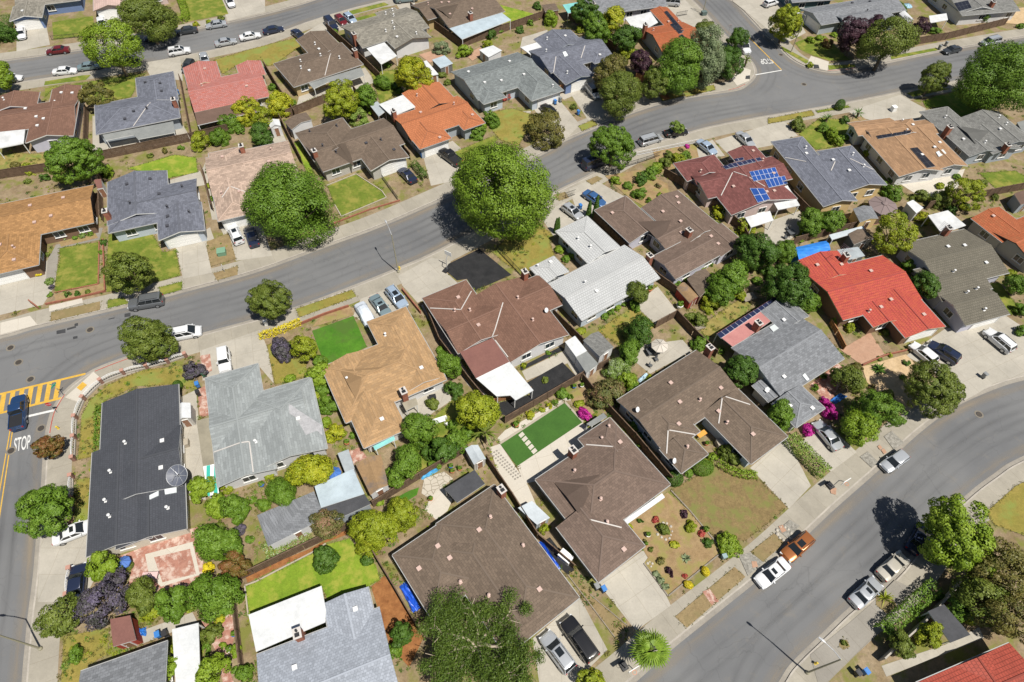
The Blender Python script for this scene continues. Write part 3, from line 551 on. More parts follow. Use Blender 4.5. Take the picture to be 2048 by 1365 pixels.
def doorm(mb):
    mb.box((0, 0.02, 0), (0.95, 0.06, 2.05)); mb.box((0.36, 0.08, 0), (0.05, 0.06, 0.12), 0, 1)
    for s in (-1, 1): mb.box((s*0.53, 0.04, 0.02), (0.12, 0.1, 2.15), 0, 1)
    mb.box((0, 0.04, 1.09), (1.2, 0.1, 0.1), 0, 1)
DM = bldmesh('door', doorm, [plain('door_paint', (0.25, 0.13, 0.08), 0.5), trimw])
def boxvent(mb): mb.box((0, 0, 0.12), (0.42, 0.42, 0.2)); mb.box((0, 0, 0.24), (0.52, 0.52, 0.05))
def pipevent(mb): mb.lathe([(0.1, -0.1), (0.1, 0.42), (0.19, 0.44), (0.19, 0.55), (0.05, 0.62)], (0, 0, 0), 10); mb.box((0, 0, 0.03), (0.4, 0.4, 0.03))
VENT = {}
for nm, c in (('pink', (0.50, 0.36, 0.31)), ('white', (0.66, 0.66, 0.65)), ('dark', (0.06, 0.06, 0.07))):
    vm = plain('vent_'+nm, c, 0.5); VENT[nm] = (bldmesh('box_vent', boxvent, vm), bldmesh('pipe_vent', pipevent, vm))
HOUSES = []
class House: pass
def uvpos(w, u, v):                         # wing coordinates to house coordinates
    return (w['cx']+(u if w['ax'] == 'x' else -v), w['cy']+(v if w['ax'] == 'x' else u))
def to_uv(w, x, y):
    dx, dy = x-w['cx'], y-w['cy']; return (dx, dy) if w['ax'] == 'x' else (dy, -dx)
def wing_h(w, x, y):
    u, v = to_uv(w, x, y); L, W = w['L'], w['W']
    if abs(u) > L or abs(v) > W: return -1
    d = W-abs(v)
    if w['e'][0] == 'h': d = min(d, u+L)
    if w['e'][1] == 'h': d = min(d, L-u)
    return w['z']+d*w['p']
def roof_z(h, x, y): return max([wing_h(w, x, y) for w in h.wings])
def roof_hit(h, px, py):
    d = ray(px, py); o = Vector((0, 0, CAM_H)); t = (CAM_H-9)/-d.z
    while True:
        q = o+d*t
        if q.z < 0: return None
        l = h.inv @ q
        if roof_z(h, l.x, l.y) >= l.z: return l
        t += 0.04
def make_house(name, label, wings, roof, wall, trim=trimw, pitch=0.235, eave=2.75, gar=(), doors=(), vents=(4, 'pink'), chim=(), sol=(), sky_=(), flash=(), wedge=(), patch=(), covers=(), cap=1.12, nowin=False, dish=(), cat='house', group='houses of the neighbourhood', oh=0.5, gdoor=True):
    h = House(); h.name = label; rnd = random.Random(len(HOUSES)*7+3)
    WP_ = []; acc = 0
    for wv in wings:
        A, B, C = [P(*q, (wv[5] if len(wv) > 5 else eave)) for q in wv[:3]]
        WP_.append((A, B, C))
        for e in (B-A, C-B):
            a = math.atan2(e.y, e.x); acc += e.length**2*complex(math.cos(4*a), math.sin(4*a))
    th = math.atan2(acc.imag, acc.real)/4
    O = (WP_[0][0]+WP_[0][2])/2; O.z = 0.12
    R = Matrix.Rotation(th, 4, 'Z'); h.M = Matrix.Translation(O) @ R; h.inv = h.M.inverted(); h.th = th
    h.wings = []
    for i, ((A, B, C), wv) in enumerate(zip(WP_, wings)):
        a, b, c = [h.inv @ q for q in (A, B, C)]
        e = b-a
        if abs(e.x) > abs(e.y): x0, x1 = a.x, (b.x+c.x)/2; y0, y1 = (a.y+b.y)/2, c.y; abax = 'x'
        else: y0, y1 = a.y, (b.y+c.y)/2; x0, x1 = (a.x+b.x)/2, c.x; abax = 'y'
        ax = abax if wv[3] == 'a' else ('y' if abax == 'x' else 'x')
        ends = wv[4]
        # end order: along +axis
        fwd = ((x1 > x0) if ax == 'x' else (y1 > y0))
        if not fwd: ends = ends[::-1]
        hx, hy = abs(x1-x0)/2, abs(y1-y0)/2
        z = (wv[5] if len(wv) > 5 else eave)-0.12+0.011*i
        h.wings.append(dict(cx=(x0+x1)/2, cy=(y0+y1)/2, ax=ax, L=hx if ax == 'x' else hy, W=hy if ax == 'x' else hx, e=ends, z=z, p=wv[6] if len(wv) > 6 else pitch))
    root = thing(name, O, th, label, cat, group); h.root = root; HOUSES.append(h)
    rb, wb = MB(), MB(); T = 0.17
    for w in h.wings:
        L, W, z, p = w['L'], w['W'], w['z'], w['p']; W = max(W, 0.6)
        i0 = min(W, L*0.98) if w['e'][0] == 'h' else 0; i1 = min(W, L*0.98) if w['e'][1] == 'h' else 0
        if i0+i1 > 2*L-0.05: i0 = i1 = L-0.03
        zr = z+W*p; u0, u1 = -L+i0, L-i1; k = math.sqrt(1+p*p)
        def slope(pts, uvs):
            top = [(*uvpos(w, u, v), zz) for u, v, zz in pts]; n = len(top); bot = [(x, y, zz-T) for x, y, zz in top]
            rb.face(top, 0, uvs); rb.face(bot[::-1], 1)
            for q in range(n): r = (q+1) % n; rb.face([bot[q], bot[r], top[r], top[q]], 1)
        slope([(-L, -W, z), (L, -W, z), (u1, 0, zr), (u0, 0, zr)], [(-L, 0), (L, 0), (u1, W*k), (u0, W*k)])
        slope([(L, W, z), (-L, W, z), (u0, 0, zr), (u1, 0, zr)], [(L, 0), (-L, 0), (u0, W*k), (u1, W*k)])
        if i0: slope([(-L, W, z), (-L, -W, z), (u0, 0, zr)], [(W, 0), (-W, 0), (0, W*k)])
        if i1: slope([(L, -W, z), (L, W, z), (u1, 0, zr)], [(-W, 0), (W, 0), (0, W*k)])
        def gut(a, b): rb.bar((*uvpos(w, *a), z-.05), (*uvpos(w, *b), z-.07), 0.08, 0.1, 3)
        for s in (-1, 1): gut((-L, s*(W+.06)), (L, s*(W+.06)))
        if i0: gut((-L-.06, -W), (-L-.06, W))
        if i1: gut((L+.06, -W), (L+.06, W))
        def cp(a, b): rb.bar((*uvpos(w, a[0], a[1]), a[2]+0.03), (*uvpos(w, b[0], b[1]), b[2]+0.03), 0.2, 0.05, 2)
        cp((u0, 0, zr), (u1, 0, zr))
        for s in (-1, 1):
            if i0: cp((-L+0.05, s*(W-0.05), z), (u0, 0, zr))
            if i1: cp((L-0.05, s*(W-0.05), z), (u1, 0, zr))
        # walls
        wl = L-oh; ww = W-oh; w['wl'], w['ww'] = wl, ww
        if wl < 0.4 or ww < 0.4: continue
        zt = z-T+oh*p
        c4 = [uvpos(w, u, v) for u, v in ((-wl, -ww), (wl, -ww), (wl, ww), (-wl, ww))]
        for q in range(4):
            a, b = c4[q], c4[(q+1) % 4]; wb.face([(*a, -0.05), (*b, -0.05), (*b, zt), (*a, zt)])
        for en, u in ((0, -wl), (1, wl)):
            if w['e'][en] == 'g': 
                a, b, c = uvpos(w, u, -ww), uvpos(w, u, ww), uvpos(w, u, 0)
                f = [(*a, zt), (*b, zt), (*c, zt+ww*p)]; wb.face(f if en else f[::-1])
    base = RC[roof]; bc = None
    for nd in base.node_tree.nodes:
        if nd.bl_idname == 'ShaderNodeTexBrick': bc = nd.inputs['Color1'].default_value[:3]
    capm = plain('ridge_%s_%.2f' % (roof, cap), sc(bc, cap*0.74), 0.85)
    ro = rb.build('roof', [base, trim, capm, gutm], root); h.roof = ro
    wb.build('wall', wallmat(wall, WALLC[wall]), root)
    # doors and windows
    walls = []
    for i, w in enumerate(h.wings):
        if w.get('wl', 0) < 0.4 or w.get('ww', 0) < 0.4: continue
        for (nu, nv) in ((1, 0), (-1, 0), (0, 1), (0, -1)):
            d = w['wl'] if nu else w['ww']; ln = (w['ww'] if nu else w['wl'])*2
            c = uvpos(w, nu*d, nv*d); n = Vector(uvpos(w, nu, nv))-Vector((w['cx'], w['cy']))
            walls.append((i, Vector(c), n, ln))
    taken = []
    def inside(pt, skip):
        for j, w in enumerate(h.wings):
            if j == skip or w.get('wl', 0) < 0.4: continue
            u, v = to_uv(w, pt.x, pt.y)
            if abs(u) < w['wl']+0.25 and abs(v) < w['ww']+0.25: return True
        return False
    def put(me, nm, wl_, s, z):
        i, c, n, ln = wl_; t = Vector((-n.y, n.x)); p = c+t*s
        o = link(nm, me, root, (p.x, p.y, z), math.atan2(n.y, n.x)-math.pi/2); taken.append((p.copy(), nm)); return o
    for (lst, me, nm, z, half) in ((gar, GD, 'garage_door', 1.06, 2.6), (doors, DM, 'door', 1.05, 0.6)):
        for q in lst:
            l = h.inv @ P(*q); l2 = Vector((l.x, l.y)); best = None
            for wl_ in walls:
                i, c, n, ln = wl_; 
                if ln < 2*half-0.2: continue
                t = Vector((-n.y, n.x)); s = max(-ln/2+half, min(ln/2-half, (l2-c).dot(t))) if ln > 2*half else 0; d = (c+t*s-l2).length
                if inside(c+t*s+n*0.3, i): d += 30
                if best is None or d < best[0]: best = (d, wl_, s)
            if best: put(me, nm, best[1], best[2], z)
    if not nowin:
        for wl_ in walls:
            i, c, n, ln = wl_
            if ln < 2.4: continue
            nw = max(1, int(ln/3.6)); t = Vector((-n.y, n.x))
            wn = (h.M.to_3x3() @ Vector((n.x, n.y, 0)))
            if wn.dot((Vector((0, 0, 0))-O).normalized()) < -0.35: continue
            for k in range(nw):
                s = (k+0.5)/nw*ln-ln/2+rnd.uniform(-0.3, 0.3); p = c+t*s
                if inside(p+n*0.35, i) or any((p-q).length < (3.6 if m_ == 'garage_door' else 1.7) for q, m_ in taken): continue
                if rnd.random() < 0.22 and nw > 1: continue
                o = put(WF, 'window', wl_, s, 1.5); link('pane', WP, o)
    # roof fittings
    n_, vc = vents[:2]; cnt = 0
    vp = []
    for _ in range(90):
        if cnt >= n_: break
        w = rnd.choice(h.wings); u = rnd.uniform(-0.75, 0.75)*w['L']; v = rnd.uniform(0.15, 0.6)*w['W']*rnd.choice((-1, 1)); x, y = uvpos(w, u, v)
        zz = roof_z(h, x, y)
        if zz > wing_h(w, x, y)+0.01 or any(math.hypot(x-a, y-b) < 1.8 for a, b in vp): continue
        vp.append((x, y))
        link('roof_vent', VENT[vc][0 if rnd.random() < 0.6 else 1], ro, (x, y, zz-0.02), rnd.choice((0, 0.02))); cnt += 1
    for q in chim:
        l = roof_hit(h, *q) or (h.inv @ P(*q, 3.2)); mb = MB(); zb = 0 if roof_z(h, l.x, l.y) < 0 else l.z-0.6
        zt = max(l.z, 3.2)+1.15; mb.box((0, 0, (zb+zt)/2), (0.75, 1.0, zt-zb)); mb.box((0, 0, zt+0.05), (0.9, 1.15, 0.1), 0, 1)
        mb.lathe([(0.14, 0), (0.14, 0.3)], (0, 0.22, zt+0.1), 8, 2); mb.box((0, -0.2, zt+0.2), (0.5, 0.42, 0.04), 0, 2)
        c = mb.build('chimney', [brickm, flashm, black], ro); c.location = (l.x, l.y, 0)
    for kind, q4 in sol:                      # panels laid on the roof slope, following it
        N = 10; g = []; q4 = [Vector(q) for q in q4]
        for i in range(N+1):
            row = []
            for k in range(N+1):
                a = q4[0].lerp(q4[1], i/N).lerp(q4[3].lerp(q4[2], i/N), k/N); row.append(roof_hit(h, a.x, a.y))
            g.append(row)
        if any(p is None for row in g for p in row): print('solar miss', label); continue
        mw = (g[N][0]-g[0][0]).length; mh = (g[0][N]-g[0][0]).length; nx, ny = max(1, round(mw)), max(1, round(mh/1.6)); mb = MB()
        up = [[p+Vector((0, 0, .14)) for p in row] for row in g]; uv = lambda i, k: (i/N*nx+.001, k/N*ny*1.6+.001)
        a = (up[1][0]-up[0][0]).cross(up[0][1]-up[0][0]).z
        for i in range(N):
            for k in range(N):
                f = [(i, k), (i+1, k), (i+1, k+1), (i, k+1)]
                if a < 0: f = f[::-1]
                mb.face([up[x][y] for x, y in f], 0, [uv(x, y) for x, y in f])
        ring = [up[i][0] for i in range(N+1)]+[up[N][k] for k in range(1, N+1)]+[up[i][N] for i in range(N-1, -1, -1)]+[up[0][k] for k in range(N-1, 0, -1)]
        for k in range(len(ring)): p, q = ring[k], ring[(k+1) % len(ring)]; mb.face([p, q, q-Vector((0, 0, .1)), p-Vector((0, 0, .1))], 1)
        mb.build('solar_panel', [SOL[kind], trimg], ro)
    for q4 in sky_:
        pts = [roof_hit(h, *q) for q in q4]; mb = MB()
        if any(p is None for p in pts): continue
        mb.prism([(p.x, p.y) for p in pts], lambda x, y: roof_z(h, x, y)-0.05, lambda x, y: roof_z(h, x, y)+0.14)
        mb.build('skylight', plain('skylight_dome', (0.62, 0.66, 0.66), 0.25), ro)
    for a, b in flash:
        pa, pb = roof_hit(h, *a), roof_hit(h, *b)
        if pa is None or pb is None: continue
        mb = MB(); N = 8; pr = pa+Vector((0, 0, 0.05))
        for k in range(1, N+1):
            x, y = pa.x+(pb.x-pa.x)*k/N, pa.y+(pb.y-pa.y)*k/N; c = Vector((x, y, roof_z(h, x, y)+0.05)); mb.bar(pr, c, 0.15, 0.05); pr = c
        mb.build('valley_flashing', flashm, ro)
    for a, b in wedge:
        pa, pb = roof_hit(h, *a), roof_hit(h, *b)
        if pa is None or pb is None: print('wedge miss', label, a, b); continue
        d = (pb-pa); d.z = 0; d.normalize(); pp = Vector((-d.y, d.x, 0)); wd = h.M.to_3x3() @ pp
        if wd.x < 0: pp = -pp
        md = pa.lerp(pb, .5); ap = md+Vector((0, 0, .36)); q = md+pp*5; q.z = max(roof_z(h, q.x, q.y), 2.4)+0.04; e0, e1 = pa+Vector((0, 0, -.1)), pb+Vector((0, 0, -.1)); ov = -pp*.28
        mb = MB(); mb.face([e0, e1, ap], 1); mb.face([e0+ov+Vector((0, 0, .14)), ap+ov+Vector((0, 0, .06)), ap+Vector((0, 0, .06)), q, e0+Vector((0, 0, .14))], 0); mb.face([ap+ov+Vector((0, 0, .06)), e1+ov+Vector((0, 0, .14)), e1+Vector((0, 0, .14)), q, ap+Vector((0, 0, .06))], 0)
        mb.build('dutch_gable', [base, trimd], ro)
    for pc, pl in patch:
        pts = [roof_hit(h, *q) for q in pl]
        if any(p is None for p in pts): print('patch miss', label); continue
        mb = MB(); mb.face([p+Vector((0, 0, .05)) for p in pts], 0, [(p.x*.6, p.y*.6) for p in pts]); mb.build('bare_roof_patch', mottled('bare_boards', pc, sc(pc, 1.25), 1.5, 8, .9, amt=.5), ro)
    for cv in covers: patio_cover(cv[0], cv[1], cv[2], h.root, h.inv, *cv[3:])
    for q in dish:
        l = roof_hit(h, *q)
        if l is not None: make_dish(h.root, l, -th)
    return h
def make_dish(parent, l, rz):
    mb = MB(); mb.tube([(0, 0, -0.05), (0, 0, 0.5)], [0.03, 0.03], 6)
    prof = [(0.02, 0.0), (0.2, 0.03), (0.36, 0.1), (0.38, 0.11)]; d2 = MB(); d2.lathe(prof, (0, 0, 0), 14); 
    rot = Matrix.Rotation(R_(50), 3, 'Y')
    for f, m in zip(d2.f, d2.m): mb.face([tuple(rot @ Vector(d2.v[k])+Vector((0.05, 0, 0.55))) for k in f], m)
    mb.tube([(0.05, 0, 0.5), (0.5, 0, 0.62)], [0.02, 0.02], 5)
    o = mb.build('satellite_dish', plain('dish_grey', (0.62, 0.63, 0.64), 0.4), parent); o.location = l; o.rotation_euler = (0, 0, rz-0.6); return o
def patio_cover(px, m, zs, parent, inv, posts=(), nm='patio_cover'):
    """px corners; zs one height per corner (above ground)"""
    pts = [inv @ P(x, y, z) for (x, y), z in zip(px, zs)] if inv is not None else [P(x, y, z) for (x, y), z in zip(px, zs)]
    a = sum(pts[k].x*pts[(k+1) % len(pts)].y-pts[(k+1) % len(pts)].x*pts[k].y for k in range(len(pts))); rev = a < 0
    if rev: pts = pts[::-1]
    d = (pts[1]-pts[0]); d.z = 0; d.normalize(); e = Vector((-d.y, d.x, 0)); mb = MB()
    mb.face(pts, 0, [((p-pts[0]).dot(d), (p-pts[0]).dot(e)) for p in pts]); lo = [p-Vector((0, 0, 0.14)) for p in pts]; mb.face(lo[::-1], 1)
    for k in range(len(pts)): r = (k+1) % len(pts); mb.face([lo[k], lo[r], pts[r], pts[k]], 1)
    o = mb.build(nm, [PM[m], trimw], parent); c = (sum(pts, Vector())/len(pts))
    g0 = (inv @ Vector((0, 0, 0.1))).z if inv is not None else 0.1
    for k in posts:
        q = (pts[::-1] if rev else pts)[k]; q = q+(c-q).normalized()*0.18; b = MB(); b.box((q.x, q.y, (g0+q.z-0.15)/2), (0.12, 0.12, q.z-0.15-g0)); b.build('post', trimw, o)
    return o
H = make_house
H('house', 'blue walled house with grey shingle roof in the top left corner', [((19, 43), (84, 35), (90, 5), 'b', 'gg'), ((30, 16), (163, 1), (165, -45), 'a', 'gg')], 'mossgrey', 'blue', gar=[(55, 55)], vents=(2, 'white'))
H('house', 'blush roofed house behind the leafy street tree at the top left', [((187, 22), (252, 13), (246, -35), 'b', 'gg'), ((250, 0), (330, -14), (330, -50), 'a', 'gg')], 'blush', 'pink', gar=[(225, 32)], trim=trimb, vents=(2, 'white'))
H('house', 'brown roofed lilac house at the left edge with a white back porch', [((-40, 271), (152, 246), (157, 196), 'a', 'gg'), ((51, 286), (150, 272), (155, 205), 'b', 'gg'), ((105, 179), (160, 171), (160, 208), 'b', 'gg'), ((-10, 194), (77, 187), (75, 215), 'b', 'gg')], 'brownred', 'lilac', vents=(8, 'white'),
  covers=[([(-8, 265), (50, 259), (47, 287), (-8, 298)], 'offwhite', (2.9, 2.9, 2.5, 2.5), (2, 3))])
H('house', 'blue-grey shingled house with a long grey back porch at upper left', [((192, 269), (362, 236), (349, 180), 'a', 'hh'), ((271, 157), (346, 143), (357, 200), 'b', 'hg')], 'blue', 'grey', vents=(6, 'dark'), chim=[(353, 214)], flash=[((301, 206), (267, 253))],
  covers=[([(205, 270), (346, 243), (350, 265), (276, 279), (267, 270), (211, 281)], 'greyfelt', (2.8, 2.8, 2.4, 2.4, 2.5, 2.4), (2, 3, 5))])
H('house', 'faded red tile roofed house with a brown back porch at upper left', [((389, 226), (537, 193), (521, 138), 'a', 'gg'), ((366, 137), (432, 122), (445, 165), 'b', 'gg'), ((472, 132), (521, 121), (532, 150), 'b', 'gg')], 'redfade', 'cream', trim=trimc, vents=(3, 'pink'),
  covers=[([(389, 226), (515, 198), (520, 222), (395, 251)], 'brownfelt', (2.9, 2.9, 2.4, 2.4), (2, 3))])
H('house', 'brown roofed tan house with a blue-grey back porch behind the yellow bushes', [((588, 175), (726, 129), (683, 85), 'a', 'hh'), ((592, 80), (652, 61), (690, 100), 'b', 'gg')], 'brown', 'tan', vents=(7, 'white'), chim=[(712, 115)], flash=[((662, 108), (650, 152))],
  covers=[([(617, 167), (722, 135), (729, 151), (674, 170), (657, 164), (627, 178)], 'greyfelt', (2.8, 2.8, 2.4, 2.4, 2.5, 2.4), (2, 3, 5))])
H('house', 'mossy olive shingled house with white gable and square white patio roof', [((724, 97), (682, 54), (812, 14), 'b', 'gg'), ((792, 100), (857, 75), (822, 35), 'b', 'gg'), ((752, 28), (790, 13), (812, 40), 'b', 'hg')], 'mossgrey', 'white', vents=(8, 'white'), chim=[(711, 86)], trim=trimb,
  covers=[([(733, 97), (769, 85), (794, 112), (762, 129)], 'offwhite', (2.9, 2.9, 2.5, 2.5), (2, 3))])
H('house', 'dark brown roofed house with a long pale metal patio roof at the top', [((899, 57), (1004, 25), (958, -25), 'a', 'gg'), ((858, 40), (822, 14), (930, -22), 'b', 'gg')], 'brown', 'tan', vents=(6, 'pink'), chim=[(941, 40)], wedge=[((874, 17), (902, 38))],
  covers=[([(899, 57), (1004, 26), (1022, 40), (924, 79)], 'bluemetal', (2.9, 2.9, 2.5, 2.5), (2, 3))])
H('house', 'orange-brown roofed house with brown walls at the left edge', [((-80, 505), (189, 445), (187, 370), 'a', 'gg'), ((-42, 557), (76, 531), (83, 465), 'b', 'hg')], 'tan', 'brown', trim=trimb, gar=[(15, 556)], vents=(9, 'pink'), cap=0.85)
H('house', 'blue-grey shingled house with white gabled garage facing the street', [((217, 467), (405, 426), (390, 358), 'a', 'hg'), ((215, 363), (332, 343), (342, 425), 'b', 'gg'), ((317, 477), (415, 465), (398, 405), 'b', 'gg')], 'blue', 'lightblue', gar=[(372, 488)], vents=(9, 'dark'), chim=[(219, 437)], cap=0.7)
H('house', 'pinkish tan shingled house beside the big bushy street tree', [((425, 395), (597, 352), (577, 281), 'a', 'gg'), ((436, 443), (507, 427), (490, 330), 'b', 'hg'), ((417, 308), (482, 292), (495, 350), 'b', 'hg')], 'pink', 'greige', gar=[(478, 440)], vents=(5, 'pink'), chim=[(487, 305)], flash=[((460, 373), (444, 396)), ((462, 374), (492, 385))])
H('house', 'brown shingled house with a fenced square front lawn', [((645, 343), (812, 288), (767, 237), 'a', 'gg'), ((592, 269), (684, 233), (725, 290), 'b', 'hg'), ((742, 343), (816, 315), (782, 268), 'b', 'gg')], 'brown', 'greige', gar=[(782, 335)], vents=(7, 'dark'), chim=[(631, 312)], wedge=[((664, 301), (694, 288))],
  trim=trimw)
H('house', 'bright orange tile roofed house with a flat white rear roof', [((824, 283), (951, 238), (920, 190), 'a', 'gg'), ((806, 190), (878, 161), (915, 205), 'b', 'gg'), ((841, 301), (901, 276), (872, 240), 'b', 'hg'), ((928, 262), (969, 246), (945, 218), 'b', 'hg')], 'orange', 'grey', gar=[(875, 300)], vents=(5, 'pink'), chim=[(789, 236)], cap=0.7, trim=trimd,
  covers=[([(758, 209), (806, 190), (831, 214), (784, 233)], 'white', (2.9, 2.9, 2.9, 2.9), (0,)), ([(738, 209), (755, 203), (772, 222), (757, 233)], 'greysheet', (2.5, 2.5, 2.3, 2.3), (2, 3))])
H('house', 'grey-green shingled house beside the red bougainvillea', [((957, 200), (902, 147), (1034, 103), 'b', 'gg'), ((1066, 205), (1116, 182), (1072, 120), 'b', 'hg'), ((969, 211), (1008, 194), (985, 165), 'b', 'hg')], 'greengrey', 'lightblue', gar=[(1094, 210)], vents=(6, 'white'))
H('house', 'slate blue shingled house with blue walls and pale hip lines', [((1100, 147), (1058, 102), (1180, 70), 'b', 'gg'), ((1070, 81), (1141, 56), (1168, 90), 'b', 'gg'), ((1135, 174), (1184, 150), (1145, 105), 'b', 'gg'), ((1191, 130), (1216, 118), (1190, 88), 'b', 'hg')], 'blue', 'blue', gar=[(1162, 172)], vents=(5, 'white'), flash=[((1112, 114), (1107, 147)), ((1170, 92), (1162, 117)), ((1159, 75), (1157, 84))], sky_=[[(1125, 106), (1131, 104), (1136, 112), (1129, 115)]],
  covers=[([(1041, 95), (1073, 85), (1089, 99), (1061, 110)], 'white', (2.9, 2.9, 2.6, 2.6), (0, 3))], trim=trimg)
H('house', 'red tile roofed corner house with dark solar strips and white patio roof', [((1301, 22), (1338, 13), (1390, 76), 'b', 'gg'), ((1321, 105), (1290, 62), (1362, 40), 'b', 'gg')], 'rust', 'grey', trim=trimd, vents=(3, 'pink'), chim=[(1287, 72)], sol=[('dark', [(1328, 25), (1334, 23), (1368, 62), (1360, 66)]), ('dark', [(1340, 50), (1346, 48), (1366, 66), (1358, 69)]), ('dark', [(1357, 73), (1364, 70), (1379, 84), (1372, 88)])],
  covers=[([(1250, 37), (1301, 24), (1316, 45), (1274, 68)], 'offwhite', (2.8, 2.8, 2.6, 2.6), (0, 3))])
H('house', 'blue-grey roofed house with turquoise patio roofs at the top edge', [((1185, 33), (1330, 11), (1310, -25), 'a', 'gg')], 'midgrey', 'lilac', vents=(3, 'dark'), chim=[(1186, 18)],
  covers=[([(1125, 10), (1159, 4), (1165, 20), (1136, 27)], 'turq', (2.6, 2.6, 2.4, 2.4), (2, 3)), ([(1241, 11), (1266, 8), (1269, 20), (1248, 24)], 'turq', (2.8, 2.8, 2.5, 2.5), (2, 3))])
H('house', 'dark grey shingled corner house beside the purple leaved tree', [((1641, 51), (1605, 19), (1770, -10), 'b', 'gg'), ((1700, 60), (1788, 40), (1770, 10), 'a', 'gh')], 'midgrey', 'grey', trim=trimg, vents=(3, 'dark'), gar=[(1625, 60)])
H('house', 'dark teal roofed house at the top edge beside a white car', [((1588, 10), (1655, -4), (1640, -40), 'a', 'gg')], 'midgrey', 'teal', trim=trimd, vents=(1, 'white'))
H('house', 'white walled house with solar panels in the top right corner', [((1911, 33), (1880, -15), (1965, -35), 'b', 'gg'), ((1925, 30), (1980, 19), (1965, -15), 'b', 'gg')], 'greygrey', 'white', vents=(0, 'white'), chim=[(1981, 14)], sol=[('dark', [(1907, 8), (1935, 2), (1943, 17), (1918, 24)])], gdoor=False,
  covers=[([(1858, 32), (1893, 27), (1896, 40), (1861, 46)], 'offwhite', (2.6, 2.6, 2.4, 2.4), (2, 3))])
H('house', 'tan-brown shingled house with dark solar strips and white rear windows', [((1801, 357), (1880, 339), (1815, 260), 'b', 'gg'), ((1876, 346), (1926, 328), (1866, 256), 'b', 'gg'), ((1718, 272), (1696, 251), (1775, 232), 'b', 'gg'), ((1763, 244), (1829, 238), (1848, 268), 'b', 'hg'), ((1748, 284), (1722, 256), (1850, 240), 'b', 'gg')], 'tan2', 'white', vents=(6, 'white'), sol=[('dark', [(1752, 273), (1822, 262), (1820, 268), (1756, 279)]), ('dark', [(1820, 298), (1834, 296), (1870, 334), (1854, 337)])], sky_=[[(1871, 306), (1885, 300), (1892, 308), (1877, 315)]])
H('house', 'grey shingled house with triangular dormer shadow beside the tan-brown house', [((1943, 313), (1837, 225), (1895, 213), 'a', 'gh'), ((1921, 237), (1996, 221), (2068, 285), 'b', 'gg'), ((1985, 308), (2040, 300), (1990, 250), 'b', 'gg')], 'greygrey', 'grey', trim=trimg, vents=(6, 'white'), chim=[(1888, 272), (2008, 300)], wedge=[((1916, 252), (1953, 288))])
H('house', 'slate blue roofed two storey house with yellow stucco walls', [((1652, 413), (1540, 287), (1603, 271), 'a', 'gh'), ((1693, 384), (1770, 371), (1715, 300), 'b', 'gg'), ((1632, 301), (1711, 293), (1745, 345), 'b', 'hg')], 'blue', 'yellow', eave=3.3, vents=(6, 'white'), flash=[((1632, 302), (1624, 322)), ((1570, 316), (1612, 324)), ((1700, 318), (1746, 340)), ((1670, 324), (1662, 342))])
H('house', 'maroon shingled house covered with bright blue solar panels', [((1420, 397), (1375, 352), (1543, 312), 'b', 'gg'), ((1348, 329), (1429, 307), (1455, 345), 'b', 'hg'), ((1454, 304), (1514, 292), (1545, 335), 'b', 'gg'), ((1466, 435), (1582, 397), (1537, 322), 'b', 'gg')], 'maroon', 'pink', vents=(7, 'pink'), wedge=[((1384, 352), (1396, 370))],
  sol=[('blue', [(1498, 345), (1550, 336), (1558, 355), (1507, 364)]), ('blue', [(1529, 361), (1569, 353), (1575, 369), (1537, 377)]), ('blue', [(1499, 378), (1527, 378), (1540, 400), (1515, 407)]), ('navy', [(1442, 333), (1520, 316), (1524, 322), (1452, 340)]), ('navy', [(1452, 322), (1486, 316), (1488, 321), (1458, 328)])],
  flash=[((1465, 346), (1442, 392)), ((1467, 344), (1530, 374)), ((1442, 325), (1426, 350))], covers=[([(1536, 386), (1575, 371), (1600, 411), (1556, 420)], 'offwhite', (2.9, 2.9, 2.6, 2.6), (2, 3)), ([(1490, 435), (1540, 422), (1547, 441), (1502, 455)], 'offwhite', (2.8, 2.8, 2.4, 2.4), (2, 3))])
H('house', 'rambling brown shingled house with an enclosed side courtyard', [((1284, 417), (1356, 378), (1440, 455), 'b', 'gg'), ((1255, 489), (1194, 420), (1250, 391), 'a', 'gh'), ((1350, 560), (1306, 516), (1398, 462), 'b', 'gg'), ((1443, 515), (1489, 487), (1444, 446), 'b', 'gg', 2.75, 0.22), ((1330, 500), (1300, 470), (1375, 425), 'b', 'gg')], 'brown2', 'lilac', chim=[(1375, 472)], vents=(9, 'pink'), wedge=[((1277, 444), (1324, 486))],
  covers=[([(1389, 474), (1399, 470), (1437, 505), (1424, 513)], 'white', (3.0, 3.0, 2.85, 2.85), ())])
H('house', 'silvery white tile roofed house in the centre of the photo', [((1166, 645), (1313, 556), (1254, 488), 'a', 'gg'), ((1111, 463), (1175, 432), (1240, 495), 'b', 'hg'), ((1060, 537), (1109, 511), (1136, 545), 'b', 'hg')], 'silver', 'lightblue', vents=(6, 'white'), chim=[(1297, 522)], cap=0.95)
H('house', 'large reddish brown house beside the black gravel yard', [((1022, 727), (1128, 672), (1054, 550), 'b', 'gg'), ((919, 707), (842, 598), (932, 560), 'a', 'gh'), ((917, 704), (872, 640), (1075, 548), 'b', 'gg')], 'brownred', 'white', vents=(6, 'pink'), chim=[(1049, 558)], gar=[(888, 578)], flash=[((943, 583), (922, 620)), ((860, 617), (922, 620)), ((1006, 606), (985, 680)), ((987, 680), (1016, 715))], dish=[(1091, 625)],
  covers=[([(920, 705), (985, 676), (1019, 724), (952, 757)], 'maroonfelt', (2.95, 2.95, 2.8, 2.8), ()), ([(952, 757), (1019, 724), (1067, 781), (1031, 801), (1020, 791), (993, 793)], 'white', (2.75, 2.75, 2.4, 2.4, 2.4, 2.4), (2, 3, 5))])
